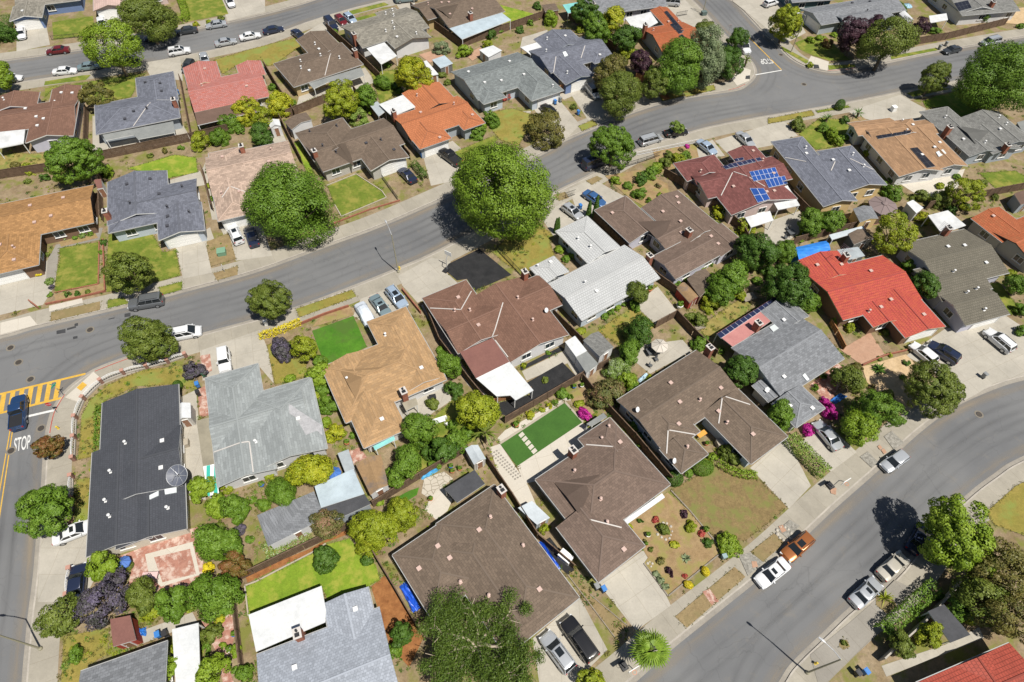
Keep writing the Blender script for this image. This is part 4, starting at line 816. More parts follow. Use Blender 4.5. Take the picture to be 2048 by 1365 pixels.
H('house', 'dark slate roofed long house at the street corner', [((205, 806), (349, 770), (372, 970), 'b', 'gg'), ((185, 900), (303, 880), (305, 1076), 'b', 'gg'), ((360, 850), (368, 967), (262, 985), 'b', 'gg'), ((235, 990), (370, 970), (374, 1058), 'b', 'gg', 2.6, 0.2)], 'slate', 'cream', vents=(7, 'white'), cap=0.9, sky_=[[(300, 992), (318, 983), (318, 992), (300, 1000)], [(330, 980), (354, 976), (354, 986), (331, 990)]], gar=[(184, 1070)])
H('house', 'weathered grey shake roofed house with a peeling roof patch', [((512, 941), (657, 898), (620, 755), 'b', 'gh'), ((436, 975), (410, 757), (516, 727), 'a', 'gh'), ((428, 906), (620, 850), (600, 765), 'a', 'gg')], 'weather', 'white', vents=(2, 'white'), cap=.95, flash=[((428, 905), (498, 884)), ((499, 884), (507, 945))], patch=[((.36, .36, .37), [(577, 806), (592, 818), (644, 851), (645, 872), (634, 862), (612, 871), (600, 850), (592, 836), (579, 828)])],
  covers=[([(393, 842), (418, 835), (430, 928), (406, 933)], 'oldtan', (2.5, 2.7, 2.7, 2.5), (0, 3)), ([(406, 934), (428, 928), (438, 986), (416, 993)], 'stripes', (2.4, 2.6, 2.6, 2.3), (0, 3))])
H('house', 'tan wood shake roofed house with bright green front turf', [((693, 850), (888, 758), (839, 656), 'a', 'hh'), ((734, 645), (816, 611), (885, 755), 'b', 'hg'), ((731, 896), (652, 733), (735, 697), 'a', 'hg')], 'shake', 'white', vents=(4, 'white'), chim=[(810, 797)], wedge=[((685, 741), (717, 800))], cap=0.9, gar=[(765, 625)],
  covers=[([(746, 893), (788, 872), (790, 880), (750, 901)], 'turq', (2.6, 2.6, 2.2, 2.2), (2, 3)), ([(804, 806), (832, 796), (836, 810), (812, 822)], 'oldtan', (2.5, 2.5, 2.3, 2.3), (2, 3))])
H('house', 'grey-green shingled house at the bottom edge beside a long white canopy', [((161, 1342), (334, 1284), (345, 1470), 'a', 'gg')], 'midgrey', 'greige', vents=(0, 'white'))
H('house', 'pale blue-grey shingled house with flat white roof at the bottom', [((512, 1304), (757, 1222), (815, 1420), 'a', 'gg'), ((646, 1208), (729, 1176), (765, 1260), 'b', 'gg')], 'lightblue', 'lightblue', vents=(3, 'white'), chim=[(600, 1272)],
  covers=[([(497, 1230), (643, 1172), (652, 1222), (650, 1245), (512, 1304)], 'white', (2.9,)*5, (0,))], trim=trimg)
H('house', 'big dark brown roofed house beside the feathery bottom tree', [((872, 1049), (990, 968), (1157, 1197), 'b', 'hh'), ((865, 1238), (783, 1111), (885, 1044), 'a', 'hh'), ((1000, 1290), (870, 1100), (960, 1040), 'a', 'gh')], 'brown', 'greige', trim=trimb, vents=(9, 'pink'), chim=[(1003, 990)], cap=0.95, gar=[(1110, 1240)], dish=[(938, 985)],
  covers=[([(889, 978), (949, 940), (970, 968), (914, 1006)], 'darkfelt', (2.6, 2.6, 2.6, 2.6), (0, 1))])
H('house', 'brown shingled house behind the long dark green artificial lawn', [((1341, 969), (1233, 851), (1070, 959), 'b', 'hh'), ((1157, 879), (1219, 835), (1265, 885), 'b', 'hg'), ((1196, 1166), (1114, 1055), (1203, 988), 'a', 'hg')], 'brown2', 'white', vents=(7, 'pink'), chim=[(1144, 912)], cap=0.95, gar=[(1245, 1136)], flash=[((1172, 890), (1226, 894)), ((1180, 1040), (1243, 1056))], covers=[([(1248, 1041), (1324, 987), (1330, 995), (1254, 1049)], 'white', (2.3, 2.3, 2.2, 2.2), ())], dish=[(1168, 862)], wedge=[((1113, 965), (1160, 1024))])
H('house', 'broad dark brown roofed house with pale valley lines above the patchy lawn', [((1236, 804), (1390, 698), (1482, 785), 'a', 'gg'), ((1362, 947), (1417, 909), (1372, 862), 'b', 'hg'), ((1502, 929), (1571, 877), (1480, 775), 'b', 'hg'), ((1330, 912), (1262, 825), (1320, 780), 'a', 'hg')], 'brown', 'lightblue', vents=(9, 'pink'), chim=[(1416, 705)], cap=0.95, gar=[(1540, 905)], flash=[((1442, 796), (1500, 810)), ((1442, 796), (1437, 848)), ((1337, 861), (1388, 874)), ((1336, 862), (1333, 908))], dish=[(1272, 823), (1345, 925)])
H('house', 'blue-grey shingled house with pink roof patch and solar strip', [((1467, 694), (1562, 802), (1687, 715), 'b', 'gg'), ((1524, 625), (1568, 592), (1620, 632), 'b', 'gg'), ((1593, 857), (1646, 818), (1604, 768), 'b', 'hg'), ((1537, 806), (1505, 772), (1525, 757), 'a', 'gg', 2.4)], 'midgrey', 'white', vents=(5, 'white'), chim=[(1512, 656)], sky_=[[(1538, 656), (1548, 650), (1557, 658), (1546, 665)], [(1604, 752), (1609, 748), (1618, 760), (1613, 763)], [(1529, 778), (1535, 775), (1540, 780), (1534, 784)]],
  covers=[([(1433, 668), (1550, 594), (1558, 600), (1542, 642), (1467, 695)], 'pinkfelt', (2.65, 2.65, 2.65, 2.72, 2.72), (0,)), ([(1434, 668), (1549, 595), (1556, 600), (1442, 677)], 'solar', (2.76, 2.76, 2.78, 2.78), (), 'solar_panel')])
H('house', 'bright red tile roofed house beside the blue tarpaulin shed', [((1690, 646), (1837, 595), (1768, 510), 'a', 'gg'), ((1597, 522), (1676, 500), (1712, 548), 'b', 'gg'), ((1810, 676), (1888, 656), (1825, 575), 'b', 'gg'), ((1747, 656), (1800, 640), (1770, 600), 'b', 'gg')], 'red', 'brown', vents=(7, 'pink'), chim=[(1685, 523)], gar=[(1853, 672)], cap=0.8, trim=trimc)
H('house', 'olive-grey tile roofed house beside the bright red roof', [((2018, 546), (1928, 456), (1801, 491), 'b', 'gg'), ((1931, 652), (2011, 631), (1965, 560), 'a', 'gg'), ((1890, 610), (1975, 572), (1930, 515), 'a', 'gg')], 'olive', 'lilac', vents=(7, 'white'), chim=[(1887, 470)], gar=[(1975, 650)], cap=0.9,
  covers=[([(1856, 431), (1896, 421), (1932, 451), (1884, 468)], 'offwhite', (2.7, 2.7, 2.8, 2.8), (0, 1))])
H('house', 'orange tile roofed house at the right edge behind the olive roof', [((1943, 438), (2000, 412), (2060, 462), 'b', 'gg'), ((2075, 530), (1972, 462), (2110, 410), 'b', 'gg')], 'rust', 'greige', vents=(2, 'pink'), trim=trimd)
H('house', 'red tile roofed house in the bottom right corner', [((1833, 1368), (2018, 1284), (2100, 1400), 'a', 'gg'), ((1911, 1333), (1990, 1300), (2030, 1370), 'b', 'gg')], 'redbrown', 'white', vents=(0, 'pink'), cap=0.7)
# ------------------------------------------------------------------ vehicles
def paint(name, c, metal=0.0, rough=0.28): return plain('paint_'+name, c, rough, metal, 0.5, 0.6)
CARC = {'deepblue': paint('deep_blue', (0.018, 0.05, 0.13), 0.2), 'white': paint('white', (0.62, 0.63, 0.64)), 'silver': paint('silver', (0.46, 0.48, 0.50), 0.4), 'grey': paint('grey', (0.16, 0.17, 0.18), 0.4), 'dark': paint('dark_grey', (0.05, 0.055, 0.06), 0.3), 'black': paint('black', (0.012, 0.012, 0.013)), 'navy': paint('navy', (0.02, 0.028, 0.06), 0.2),
        'blue': paint('blue', (0.045, 0.115, 0.27), 0.2), 'ice': paint('ice_blue', (0.36, 0.45, 0.56), 0.3), 'teal': paint('teal_grey', (0.20, 0.27, 0.29), 0.3), 'maroon': paint('maroon', (0.13, 0.012, 0.015), 0.1), 'red': paint('red', (0.38, 0.03, 0.03)), 'copper': paint('copper', (0.34, 0.12, 0.035), 0.4), 'beige': paint('beige', (0.50, 0.47, 0.40), 0.3)}
lampm = plain('headlight_glass', (0.6, 0.62, 0.64), 0.15); tailm = plain('taillight_glass', (0.32, 0.015, 0.015), 0.2); greym = plain('rim_metal', (0.42, 0.43, 0.44), 0.35, 0.7)
# length, width, belt height, roof height, belt profile (x fraction from the rear, height), cabin belt x0 x1, cabin roof x0 x1
CT = {'sedan': (4.75, 1.82, 0.95, 1.44, [(0, .62), (.012, .93), (.2, .98), (.30, .97), (.66, .95), (.80, .86), (.96, .72), (1, .5)], (.165, .745), (.305, .585)),
      'hatch': (4.25, 1.78, 0.98, 1.50, [(0, .62), (.012, .98), (.2, 1.0), (.66, .98), (.80, .88), (.96, .74), (1, .5)], (.02, .745), (.12, .57)),
      'suv': (4.7, 1.88, 1.08, 1.68, [(0, .65), (.012, 1.05), (.2, 1.1), (.66, 1.08), (.78, 1.02), (.96, .88), (1, .55)], (.015, .74), (.08, .58)),
      'bigsuv': (5.15, 2.0, 1.2, 1.88, [(0, .7), (.012, 1.18), (.2, 1.2), (.68, 1.18), (.78, 1.15), (.97, 1.05), (1, .6)], (.012, .72), (.045, .60)),
      'van': (4.95, 1.95, 1.08, 1.76, [(0, .65), (.012, 1.05), (.2, 1.1), (.70, 1.08), (.82, .98), (.97, .78), (1, .5)], (.012, .84), (.05, .66)),
      'boxvan': (5.6, 2.05, 1.3, 2.25, [(0, .7), (.01, 1.28), (.2, 1.3), (.78, 1.28), (.86, 1.15), (.98, .95), (1, .6)], (.012, .87), (.025, .76)),
      'pickup': (5.6, 1.98, 1.12, 1.84, [(0, .65), (.01, 1.05), (.42, 1.1), (.70, 1.12), (.80, 1.08), (.97, .98), (1, .6)], (.40, .75), (.44, .64)),
      'jeep': (4.1, 1.8, 1.1, 1.78, [(0, .7), (.012, 1.08), (.2, 1.1), (.64, 1.1), (.70, 1.06), (.97, .98), (1, .6)], (.012, .68), (.03, .60))}
def car_protos(kind):
    Ln, Wd, bz, rz, prof, (b0, b1), (r0, r1) = CT[kind]; hw = Wd/2; X = lambda f: (f-0.5)*Ln
    body = MB(); rings = []
    ps = [(f, np.interp(f, [q[0] for q in prof], [q[1] for q in prof])) for f in sorted(set([q[0] for q in prof]+[.04, .08, .14, .88, .93, .985]))]
    for f, h in ps:
        k = float(np.interp(f, [0, .012, .04, .08, .14, .82, .88, .93, .96, .985, 1], [.80, .90, .95, .985, 1, 1, .985, .94, .88, .78, .62]))
        w = hw*k; rings.append([(X(f), y, z) for y, z in ((-w*.9, .24), (-w, .42), (-w, h*.72), (-w*.95, h*.93), (-w*.84, h), (-w*.42, h+.035), (w*.42, h+.035), (w*.84, h), (w*.95, h*.93), (w, h*.72), (w, .42), (w*.9, .24))])
    for a, b in zip(rings, rings[1:]):
        for q in range(12): r = (q+1) % 12; body.face([a[q], a[r], b[r], b[q]])
    body.face(rings[0]); body.face(rings[-1][::-1])
    # cabin
    wb, wr = hw*.88, hw*.73; zb = bz-0.04
    B = [(X(b0), -wb, zb), (X(b1), -wb, zb), (X(b1), wb, zb), (X(b0), wb, zb)]
    Rf = [(X(r0), -wr, rz-.06), (X(r1), -wr, rz-.06), (X(r1), wr, rz-.06), (X(r0), wr, rz-.06)]
    gl = MB()
    for q in range(4): r = (q+1) % 4; gl.face([B[q], B[r], Rf[r], Rf[q]])
    V = lambda p: Vector(p)
    for q in range(4): body.bar(V(B[q]), V(Rf[q]), 0.1, 0.07)
    for s in (0, 1):                          # centre pillars
        a, b, c, d = (B[0], B[1], Rf[0], Rf[1]) if s == 0 else (B[3], B[2], Rf[3], Rf[2])
        for f in ((0.5,) if kind not in ('van', 'bigsuv', 'boxvan', 'suv') else (0.36, 0.66)): body.bar(V(a).lerp(V(b), f), V(c).lerp(V(d), f), 0.09, 0.06)
    cx0, cx1 = X(r0), X(r1); rr = []
    for ins, zz in ((-.05, rz-.09), (-.02, rz-.045), (.10, rz-.012), (.32, rz+.004)):
        a0, a1, wv = cx0+ins, cx1-ins, wr-ins*.8; ch = .16
        rr.append([(a0, -wv+ch, zz), (a0+ch*.6, -wv, zz), (a1-ch*.8, -wv, zz), (a1, -wv+ch, zz), (a1+.03, 0, zz), (a1, wv-ch, zz), (a1-ch*.8, wv, zz), (a0+ch*.6, wv, zz), (a0, wv-ch, zz), (a0-.02, 0, zz)])
    for a, b in zip(rr, rr[1:]):
        for q in range(10): k2 = (q+1) % 10; body.face([a[q], a[k2], b[k2], b[q]])
    body.face(rr[-1]); body.face(rr[0][::-1])
    if kind == 'pickup':
        body.box((X(.205), 0, bz-.005), (Ln*.37, Wd*.80, 0.03), 0, 1)
        for s in (-1, 1): body.box((X(.205), s*hw*.87, bz+.03), (Ln*.40, 0.1, 0.1))
        body.box((X(.015), 0, bz+.03), (0.1, Wd*.8, 0.1))
    if kind in ('bigsuv', 'van', 'suv'):
        for s in (-1, 1): body.bar((X(r0)+.2, s*wr*.9, rz+.04), (X(r1)-.2, s*wr*.9, rz+.04), 0.05, 0.05, 1)
    body.box((X(1)-.02, 0, .48), (0.06, Wd*.6, .16), 0, 1); body.box((X(0)+.0, 0, .55), (0.05, 0.5, .14), 0, 1)
    pr = {'body': body, 'windows': gl}
    wh = MB(); R = 0.33 if kind in ('sedan', 'hatch') else 0.37
    wh.tube([(0, -.11, 0), (0, .11, 0)], [R, R], 14); rim = MB(); rim.tube([(0, -.118, 0), (0, .118, 0)], [R*.64, R*.64], 10)
    pr['wheel'] = wh; pr['rim'] = rim
    hl = MB(); hl.box((0, 0, 0), (.16, .36, .14)); pr['headlight'] = hl; tl = MB(); tl.box((0, 0, 0), (.1, .2, .2)); pr['taillight'] = tl
    mi = MB(); mi.box((0, 0, 0), (.14, .22, .15)); pr['mirror'] = mi
    sr = MB(); sr.prism([(X(r0+.55*(r1-r0)), -wr*.55), (X(r1)-.16, -wr*.55), (X(r1)-.16, wr*.55), (X(r0+.55*(r1-r0)), wr*.55)], rz-.01, rz+.02); pr['sunroof'] = sr
    ms = {'body': [CARC['white'], black], 'windows': carglass, 'wheel': rubber, 'rim': greym, 'headlight': lampm, 'taillight': tailm, 'mirror': CARC['white'], 'sunroof': carglass}
    r = {k: v.mesh(k, ms[k]) for k, v in pr.items()}
    import bmesh
    bm = bmesh.new(); bm.from_mesh(r['body']); bmesh.ops.remove_doubles(bm, verts=bm.verts, dist=1e-4); bm.to_mesh(r['body']); bm.free()
    r['body'].polygons.foreach_set('use_smooth', [True]*len(r['body'].polygons)); r['body'].set_sharp_from_angle(angle=R_(38))
    return r, (Ln, Wd, bz, R, prof)
CARP = {}
def recol(o, m, slot=0):
    o.material_slots[slot].link = 'OBJECT'; o.material_slots[slot].material = m
def car(kind, colr, rear, front, label, z=0.02, name=None, sunroof=False, cat=None):
    if kind not in CARP: CARP[kind] = car_protos(kind)
    me, (Ln, Wd, bz, R, prof) = CARP[kind]
    a, b = P(*rear, 0.35), P(*front, 0.35); c = (a+b)/2; h = math.atan2(b.y-a.y, b.x-a.x); c.z = z
    nm = name or {'sedan': 'parked_car', 'hatch': 'parked_car', 'suv': 'parked_car', 'bigsuv': 'parked_car', 'jeep': 'parked_car', 'van': 'minivan', 'boxvan': 'van', 'pickup': 'pickup_truck'}[kind]
    t = thing(nm, c, h, label, cat or {'van': 'van', 'boxvan': 'van', 'pickup': 'truck'}.get(kind, 'car'), 'vehicles on the streets and driveways')
    m = CARC[colr]; o = link('body', me['body'], t); recol(o, m); link('windows', me['windows'], t)
    for fx in (.185, .81):
        for s in (-1, 1):
            wq = link('wheel', me['wheel'], t, ((fx-.5)*Ln, s*(Wd/2-.1), R)); link('rim', me['rim'], wq)
    hz = prof[-2][1]*.82; tz = prof[1][1]*.86
    for s in (-1, 1):
        link('headlight', me['headlight'], t, (Ln*.475, s*Wd*.335, hz), -s*0.35); link('taillight', me['taillight'], t, (-Ln*.493, s*Wd*.37, tz))
        q = link('mirror', me['mirror'], t, ((CT[kind][5][1]-.07-.5)*Ln, s*(Wd/2+.03), bz+.06)); recol(q, m)
    if sunroof: link('sunroof', me['sunroof'], t)
    return t
D = 0.2
for a in [
 ('sedan', 'white', (44, 58), (46, 83), 'white sedan on the driveway of the blue walled house', D), ('sedan', 'maroon', (140, 101), (93, 106), 'dark red sedan parked on the upper left street'),
 ('sedan', 'white', (202, 39), (209, 60), 'white car on the driveway behind the leafy tree at upper left', D), ('sedan', 'navy', (331, 73), (290, 80), 'dark navy car under the top left street tree'),
 ('sedan', 'dark', (395, 61), (354, 67), 'charcoal sedan between the navy car and the silver sedan on the top left street'), ('sedan', 'silver', (452, 49), (414, 55), 'silver sedan on the far kerb of the top left street, rightmost there'),
 ('suv', 'white', (340, 109), (380, 102), 'white compact SUV with sunroof on the near kerb of the top left street', .02, None, True), ('sedan', 'silver', (431, 91), (473, 83), 'silver sedan beside the pale stained verge near the red tile roof'),
 ('sedan', 'white', (480, 79), (522, 71), 'white sedan between a silver and a dark sedan on the top street'), ('sedan', 'navy', (529, 66), (566, 59), 'dark sedan at the right end of the row on the top street'),
 ('sedan', 'white', (107, 147), (156, 143), 'white sedan on the near kerb beside the upper left verge'), ('sedan', 'teal', (161, 138), (200, 133), 'grey-blue sedan partly under the leafy kerb tree'),
 ('sedan', 'dark', (236, 130), (279, 123), 'dark car mostly hidden under the leafy kerb tree at upper left'), ('sedan', 'white', (3, 161), (40, 158), 'white car showing only its front at the left edge'),
 ('sedan', 'silver', (407, 112), (414, 132), 'silver car with dark rear window above the faded red roof', D), ('hatch', 'dark', (383, 128), (372, 145), 'dark car beside the faded red roof garage', D),
 ('sedan', 'navy', (590, 67), (606, 81), 'navy car on the driveway above the brown roofed tan house', D), ('bigsuv', 'navy', (655, 44), (672, 64), 'large dark blue vehicle beside the mossy olive roof', D),
 ('hatch', 'maroon', (675, 37), (691, 53), 'dark red car showing beyond the mossy olive roof', D), ('hatch', 'ice', (694, 35), (708, 47), 'pale blue car next to the dark red car by the mossy olive roof', D),
 ('boxvan', 'teal', (800, 3), (826, 0), 'teal truck at the top edge by the dark brown roof', D), ('sedan', 'white', (456, -2), (466, 17), 'white car on the top driveway beside the hedge lawn', D),
 ('van', 'silver', (1352, 10), (1326, 8), 'silver minivan on the driveway at the top edge', D), ('hatch', 'white', (1524, 15), (1556, 5), 'white car beside red paving at the top edge', D),
 ('pickup', 'white', (1478, 85), (1494, 108), 'white pickup truck half hidden by trees on the short side street'), ('suv', 'silver', (1173, 173), (1199, 203), 'silver SUV with a windscreen shade in front of the slate blue house', D),
 ('sedan', 'black', (1083, 213), (1116, 240), 'black sedan on the driveway of the grey-green house', D), ('van', 'silver', (1278, 289), (1323, 276), 'silver minivan parked by the low white fence'),
 ('sedan', 'black', (1332, 270), (1373, 264), 'black car behind the thin kerb tree on the main street'), ('boxvan', 'navy', (1164, 339), (1216, 318), 'dark blue van with white roof box under the rounded kerb tree'),
 ('sedan', 'ice', (1395, 286), (1430, 312), 'pale blue sedan in front of the maroon house', D), ('sedan', 'silver', (1475, 270), (1504, 297), 'silver sedan on the wide driveway right of the pale blue sedan', D),
 ('sedan', 'dark', (1922, 98), (1883, 107), 'dark grey sedan on the far kerb at upper right'), ('van', 'silver', (2002, 81), (1956, 92), 'silver minivan at the far right of the main street'),
 ('pickup', 'black', (922, 334), (880, 303), 'black pickup truck on the driveway of the bright orange house', D), ('sedan', 'navy', (833, 372), (798, 337), 'dark navy sedan on the driveway beside the clipped dark shrubs', D, None, True),
 ('bigsuv', 'grey', (324, 603), (264, 613), 'grey four door SUV with roof rack under a street tree on the main street'), ('van', 'white', (340, 676), (400, 664), 'white minivan with roof rack on the main street near the corner'),
 ('suv', 'white', (483, 494), (463, 452), 'white SUV on the driveway of the pinkish tan house', D, None, True), ('sedan', 'navy', (513, 500), (498, 456), 'navy car beside the white SUV under the big bushy tree', D),
 ('sedan', 'teal', (750, 600), (775, 633), 'grey sedan between the covered car and the blue-grey SUV', D, None, True), ('suv', 'ice', (781, 584), (808, 617), 'blue-grey SUV with roof rack beside a low brick wall', D, None, True),
 ('jeep', 'white', (450, 712), (453, 741), 'small white off-roader with grey roof on the driveway', D), ('pickup', 'deepblue', (38, 862), (42, 794), 'blue pickup truck driving over the yellow crosswalk', .02),
 ('sedan', 'white', (126, 1077), (180, 1056), 'white car with black rear window beside the dark slate roof', D, None, True), ('sedan', 'navy', (157, 1194), (161, 1146), 'dark blue car behind the white ornamental gate', D),
 ('hatch', 'silver', (1129, 416), (1160, 439), 'silver hatchback among cypress trees in front of the silvery roof', D, None, True), ('sedan', 'blue', (1170, 389), (1207, 414), 'blue car behind the dark cypress trees', D),
 ('hatch', 'white', (1866, 729), (1821, 692), 'white car beside the navy SUV on the wide driveway', D), ('suv', 'navy', (1912, 728), (1853, 690), 'navy SUV with sunroof on the wide driveway', D, None, True),
 ('suv', 'white', (2022, 709), (1966, 662), 'white SUV alone at the right of the wide driveway', D), ('sedan', 'silver', (1671, 897), (1633, 851), 'silver sedan between magenta bougainvillea and a shrub', D),
 ('hatch', 'silver', (1811, 908), (1762, 942), 'silver hatchback alone on the near kerb of the curved street'), ('suv', 'copper', (1620, 1072), (1564, 1121), 'orange copper SUV on the curved street', .02, None, True),
 ('sedan', 'white', (1572, 1125), (1513, 1171), 'white sedan with sunroof directly behind the orange SUV', .02, None, True), ('sedan', 'silver', (1702, 1212), (1756, 1162), 'silver sedan with sunroof on the far side of the curved street', .02, None, True),
 ('sedan', 'beige', (1756, 1158), (1810, 1110), 'pale beige sedan half in tree shade on the curved street'), ('sedan', 'navy', (1820, 1104), (1850, 1052), 'dark car deep in tree shade on the curved street'),
 ('suv', 'silver', (1138, 1338), (1091, 1274), 'silver SUV with sunroof on the bottom driveway', D, None, True), ('bigsuv', 'black', (1186, 1321), (1129, 1240), 'large black SUV with roof rails on the bottom driveway', D)]:
    car(*a)
def covered_car():
    c = (P(728, 615, .4)+P(741, 646, .4))/2; b_, a_ = P(741, 648, .4), P(720, 612, .4); h = math.atan2(b_.y-a_.y, b_.x-a_.x); c = (a_+b_)/2
    mb = MB(); rnd = random.Random(4)
    st = [(-2.4, .35, .72), (-2.3, .75, .85), (-1.5, .98, .92), (-1.0, 1.38, .88), (-.2, 1.5, .86), (.5, 1.4, .88), (1.2, 1.0, .92), (2.1, .82, .88), (2.35, .4, .7)]; rings = []
    for x, hgt, w in st:
        rings.append([(x+rnd.uniform(-.05, .05), y*w*(1+rnd.uniform(-.04, .04)), z*hgt+rnd.uniform(-.03, .03)) for y, z in ((-1.08, .08), (-1.06, .5), (-.88, .84), (-.45, .99), (0, 1.02), (.45, .99), (.88, .84), (1.06, .5), (1.08, .08))])
    for p, q in zip(rings, rings[1:]):
        for k in range(8): mb.face([p[k], p[k+1], q[k+1], q[k]])
    mb.face(rings[0]); mb.face(rings[-1][::-1])
    t = thing('covered_car', Vector((c.x, c.y, D)), h, 'car under a wrinkled pale fabric cover on the driveway', 'car', 'vehicles on the streets and driveways')
    mb.build('fabric_cover', mottled('cover_cloth', (0.50, 0.55, 0.62), (0.62, 0.67, 0.73), 0.6, 6, 0.8, amt=0.2), t, smooth=True)
    for fx in (-1.45, 1.4):
        for s in (-1, 1): link('wheel', CARP['sedan'][0]['wheel'], t, (fx, s*.85, .33))
covered_car()
# ------------------------------------------------------------------ trees and shrubs
def leafmat(name, a, b, c, tr=0.14):
    m, t, bs = mat('foliage_'+name); at = t.nodes.new('ShaderNodeAttribute'); at.attribute_name = 'leaf'
    sp = t.nodes.new('ShaderNodeSeparateColor'); t.links.new(at.outputs['Color'], sp.inputs[0])
    col = ramp(t, sp.outputs[0], [(0.0, a), (0.5, b), (1.0, c)])
    t.links.new(col, bs.inputs['Base Color']); bs.inputs['Roughness'].default_value = 0.55; bs.inputs['Specular IOR Level'].default_value = 0.35
    tl = t.nodes.new('ShaderNodeBsdfTranslucent'); t.links.new(col, tl.inputs[0]); mx = t.nodes.new('ShaderNodeMixShader'); mx.inputs[0].default_value = tr
    t.links.new(bs.outputs[0], mx.inputs[1]); t.links.new(tl.outputs[0], mx.inputs[2]); t.links.new(mx.outputs[0], t.nodes['Material Output'].inputs[0])
    return m
LMC = {'green': ((0.085, 0.17, 0.012), (0.135, 0.245, 0.02), (0.20, 0.32, 0.035)), 'bright': ((0.14, 0.235, 0.012), (0.22, 0.33, 0.02), (0.31, 0.42, 0.04)), 'dark': ((0.05, 0.115, 0.012), (0.08, 0.165, 0.018), (0.12, 0.215, 0.03)),
      'olive': ((0.095, 0.14, 0.018), (0.15, 0.20, 0.026), (0.22, 0.26, 0.045)), 'yellow': ((0.20, 0.27, 0.012), (0.38, 0.41, 0.018), (0.56, 0.52, 0.03)), 'ygreen': ((0.18, 0.235, 0.01), (0.275, 0.335, 0.016), (0.40, 0.43, 0.03)), 'purple': ((0.035, 0.014, 0.025), (0.065, 0.027, 0.042), (0.10, 0.045, 0.06)), 'violet': ((0.07, 0.085, 0.045), (0.11, 0.095, 0.115), (0.16, 0.13, 0.225)),
      'magenta': ((0.36, 0.012, 0.18), (0.58, 0.025, 0.32), (0.70, 0.08, 0.46)), 'redgreen': ((0.10, 0.13, 0.02), (0.20, 0.12, 0.028), (0.30, 0.085, 0.045)), 'pinkgreen': ((0.09, 0.13, 0.025), (0.18, 0.17, 0.05), (0.40, 0.19, 0.14)), 'silver': ((0.14, 0.20, 0.085), (0.23, 0.29, 0.14), (0.34, 0.39, 0.23)), 'whiteflower': ((0.11, 0.20, 0.02), (0.20, 0.30, 0.05), (0.55, 0.60, 0.42)),
      'brownish': ((0.095, 0.105, 0.02), (0.165, 0.155, 0.03), (0.25, 0.205, 0.06)), 'red': ((0.24, 0.03, 0.02), (0.40, 0.06, 0.05), (0.48, 0.14, 0.08)), 'vyellow': ((0.52, 0.42, 0.01), (0.68, 0.57, 0.02), (0.75, 0.65, 0.06)), 'pale': ((0.14, 0.23, 0.03), (0.22, 0.32, 0.05), (0.31, 0.41, 0.09))}
LMC['mid'] = ((0.11, 0.20, 0.012), (0.175, 0.285, 0.02), (0.25, 0.37, 0.036)); LMC['deep'] = ((0.06, 0.11, 0.013), (0.10, 0.165, 0.02), (0.155, 0.23, 0.034))
LM = {k: leafmat(k, *[sc(c, .95 if k in ('vyellow', 'red') else .84 if k in ('magenta', 'yellow') else .84) for c in v]) for k, v in LMC.items()}
def leaf_mesh(name, C, N, S, V, asp=0.62):
    """one mesh of many leaf clumps: centres C, normals N, sizes S, values V (numpy)"""
    n = len(C); rng = np.random.default_rng(n)
    N = N/np.linalg.norm(N, axis=1)[:, None]; T = np.cross(N, rng.normal(size=(n, 3))); T /= np.linalg.norm(T, axis=1)[:, None]; B = np.cross(N, T)
    s = S[:, None]; v = np.empty((n, 4, 3)); v[:, 0] = C-T*s*.5; v[:, 1] = C-B*s*asp*.5+N*s*.08; v[:, 2] = C+T*s*.5; v[:, 3] = C+B*s*asp*.5+N*s*.08
    me = bpy.data.meshes.new(name); me.vertices.add(n*4); me.vertices.foreach_set('co', v.astype(np.float32).ravel()); me.loops.add(n*4); me.loops.foreach_set('vertex_index', np.arange(n*4, dtype=np.int32))
    me.polygons.add(n); me.polygons.foreach_set('loop_start', np.arange(0, n*4, 4, dtype=np.int32)); me.update(calc_edges=True)
    at = me.color_attributes.new('leaf', 'FLOAT_COLOR', 'POINT'); c = np.ones((n, 4, 4), np.float32); c[:, :, :3] = np.clip(V, 0, 1)[:, None, None]; at.data.foreach_set('color', c.ravel())
    me.materials.append(LM['green']); return me
SHAPES = {  # flatness, clumps factor, clump radius, leaf size factor, spread inward, lean of leaf normals to outward
 'round': (0.86, 1.0, 0.30, 1.0, 0.80, 0.75), 'dense': (0.90, 1.5, 0.24, 0.85, 0.85, 0.85), 'loose': (0.80, 0.8, 0.30, 1.0, 0.66, 0.45), 'feather': (0.62, 1.2, 0.22, 0.95, 0.62, 0.4), 'tall': (1.25, 1.0, 0.28, 1.0, 0.8, 0.7), 'ball': (0.98, 1.0, 0.5, 0.6, 1.0, 1.0)}
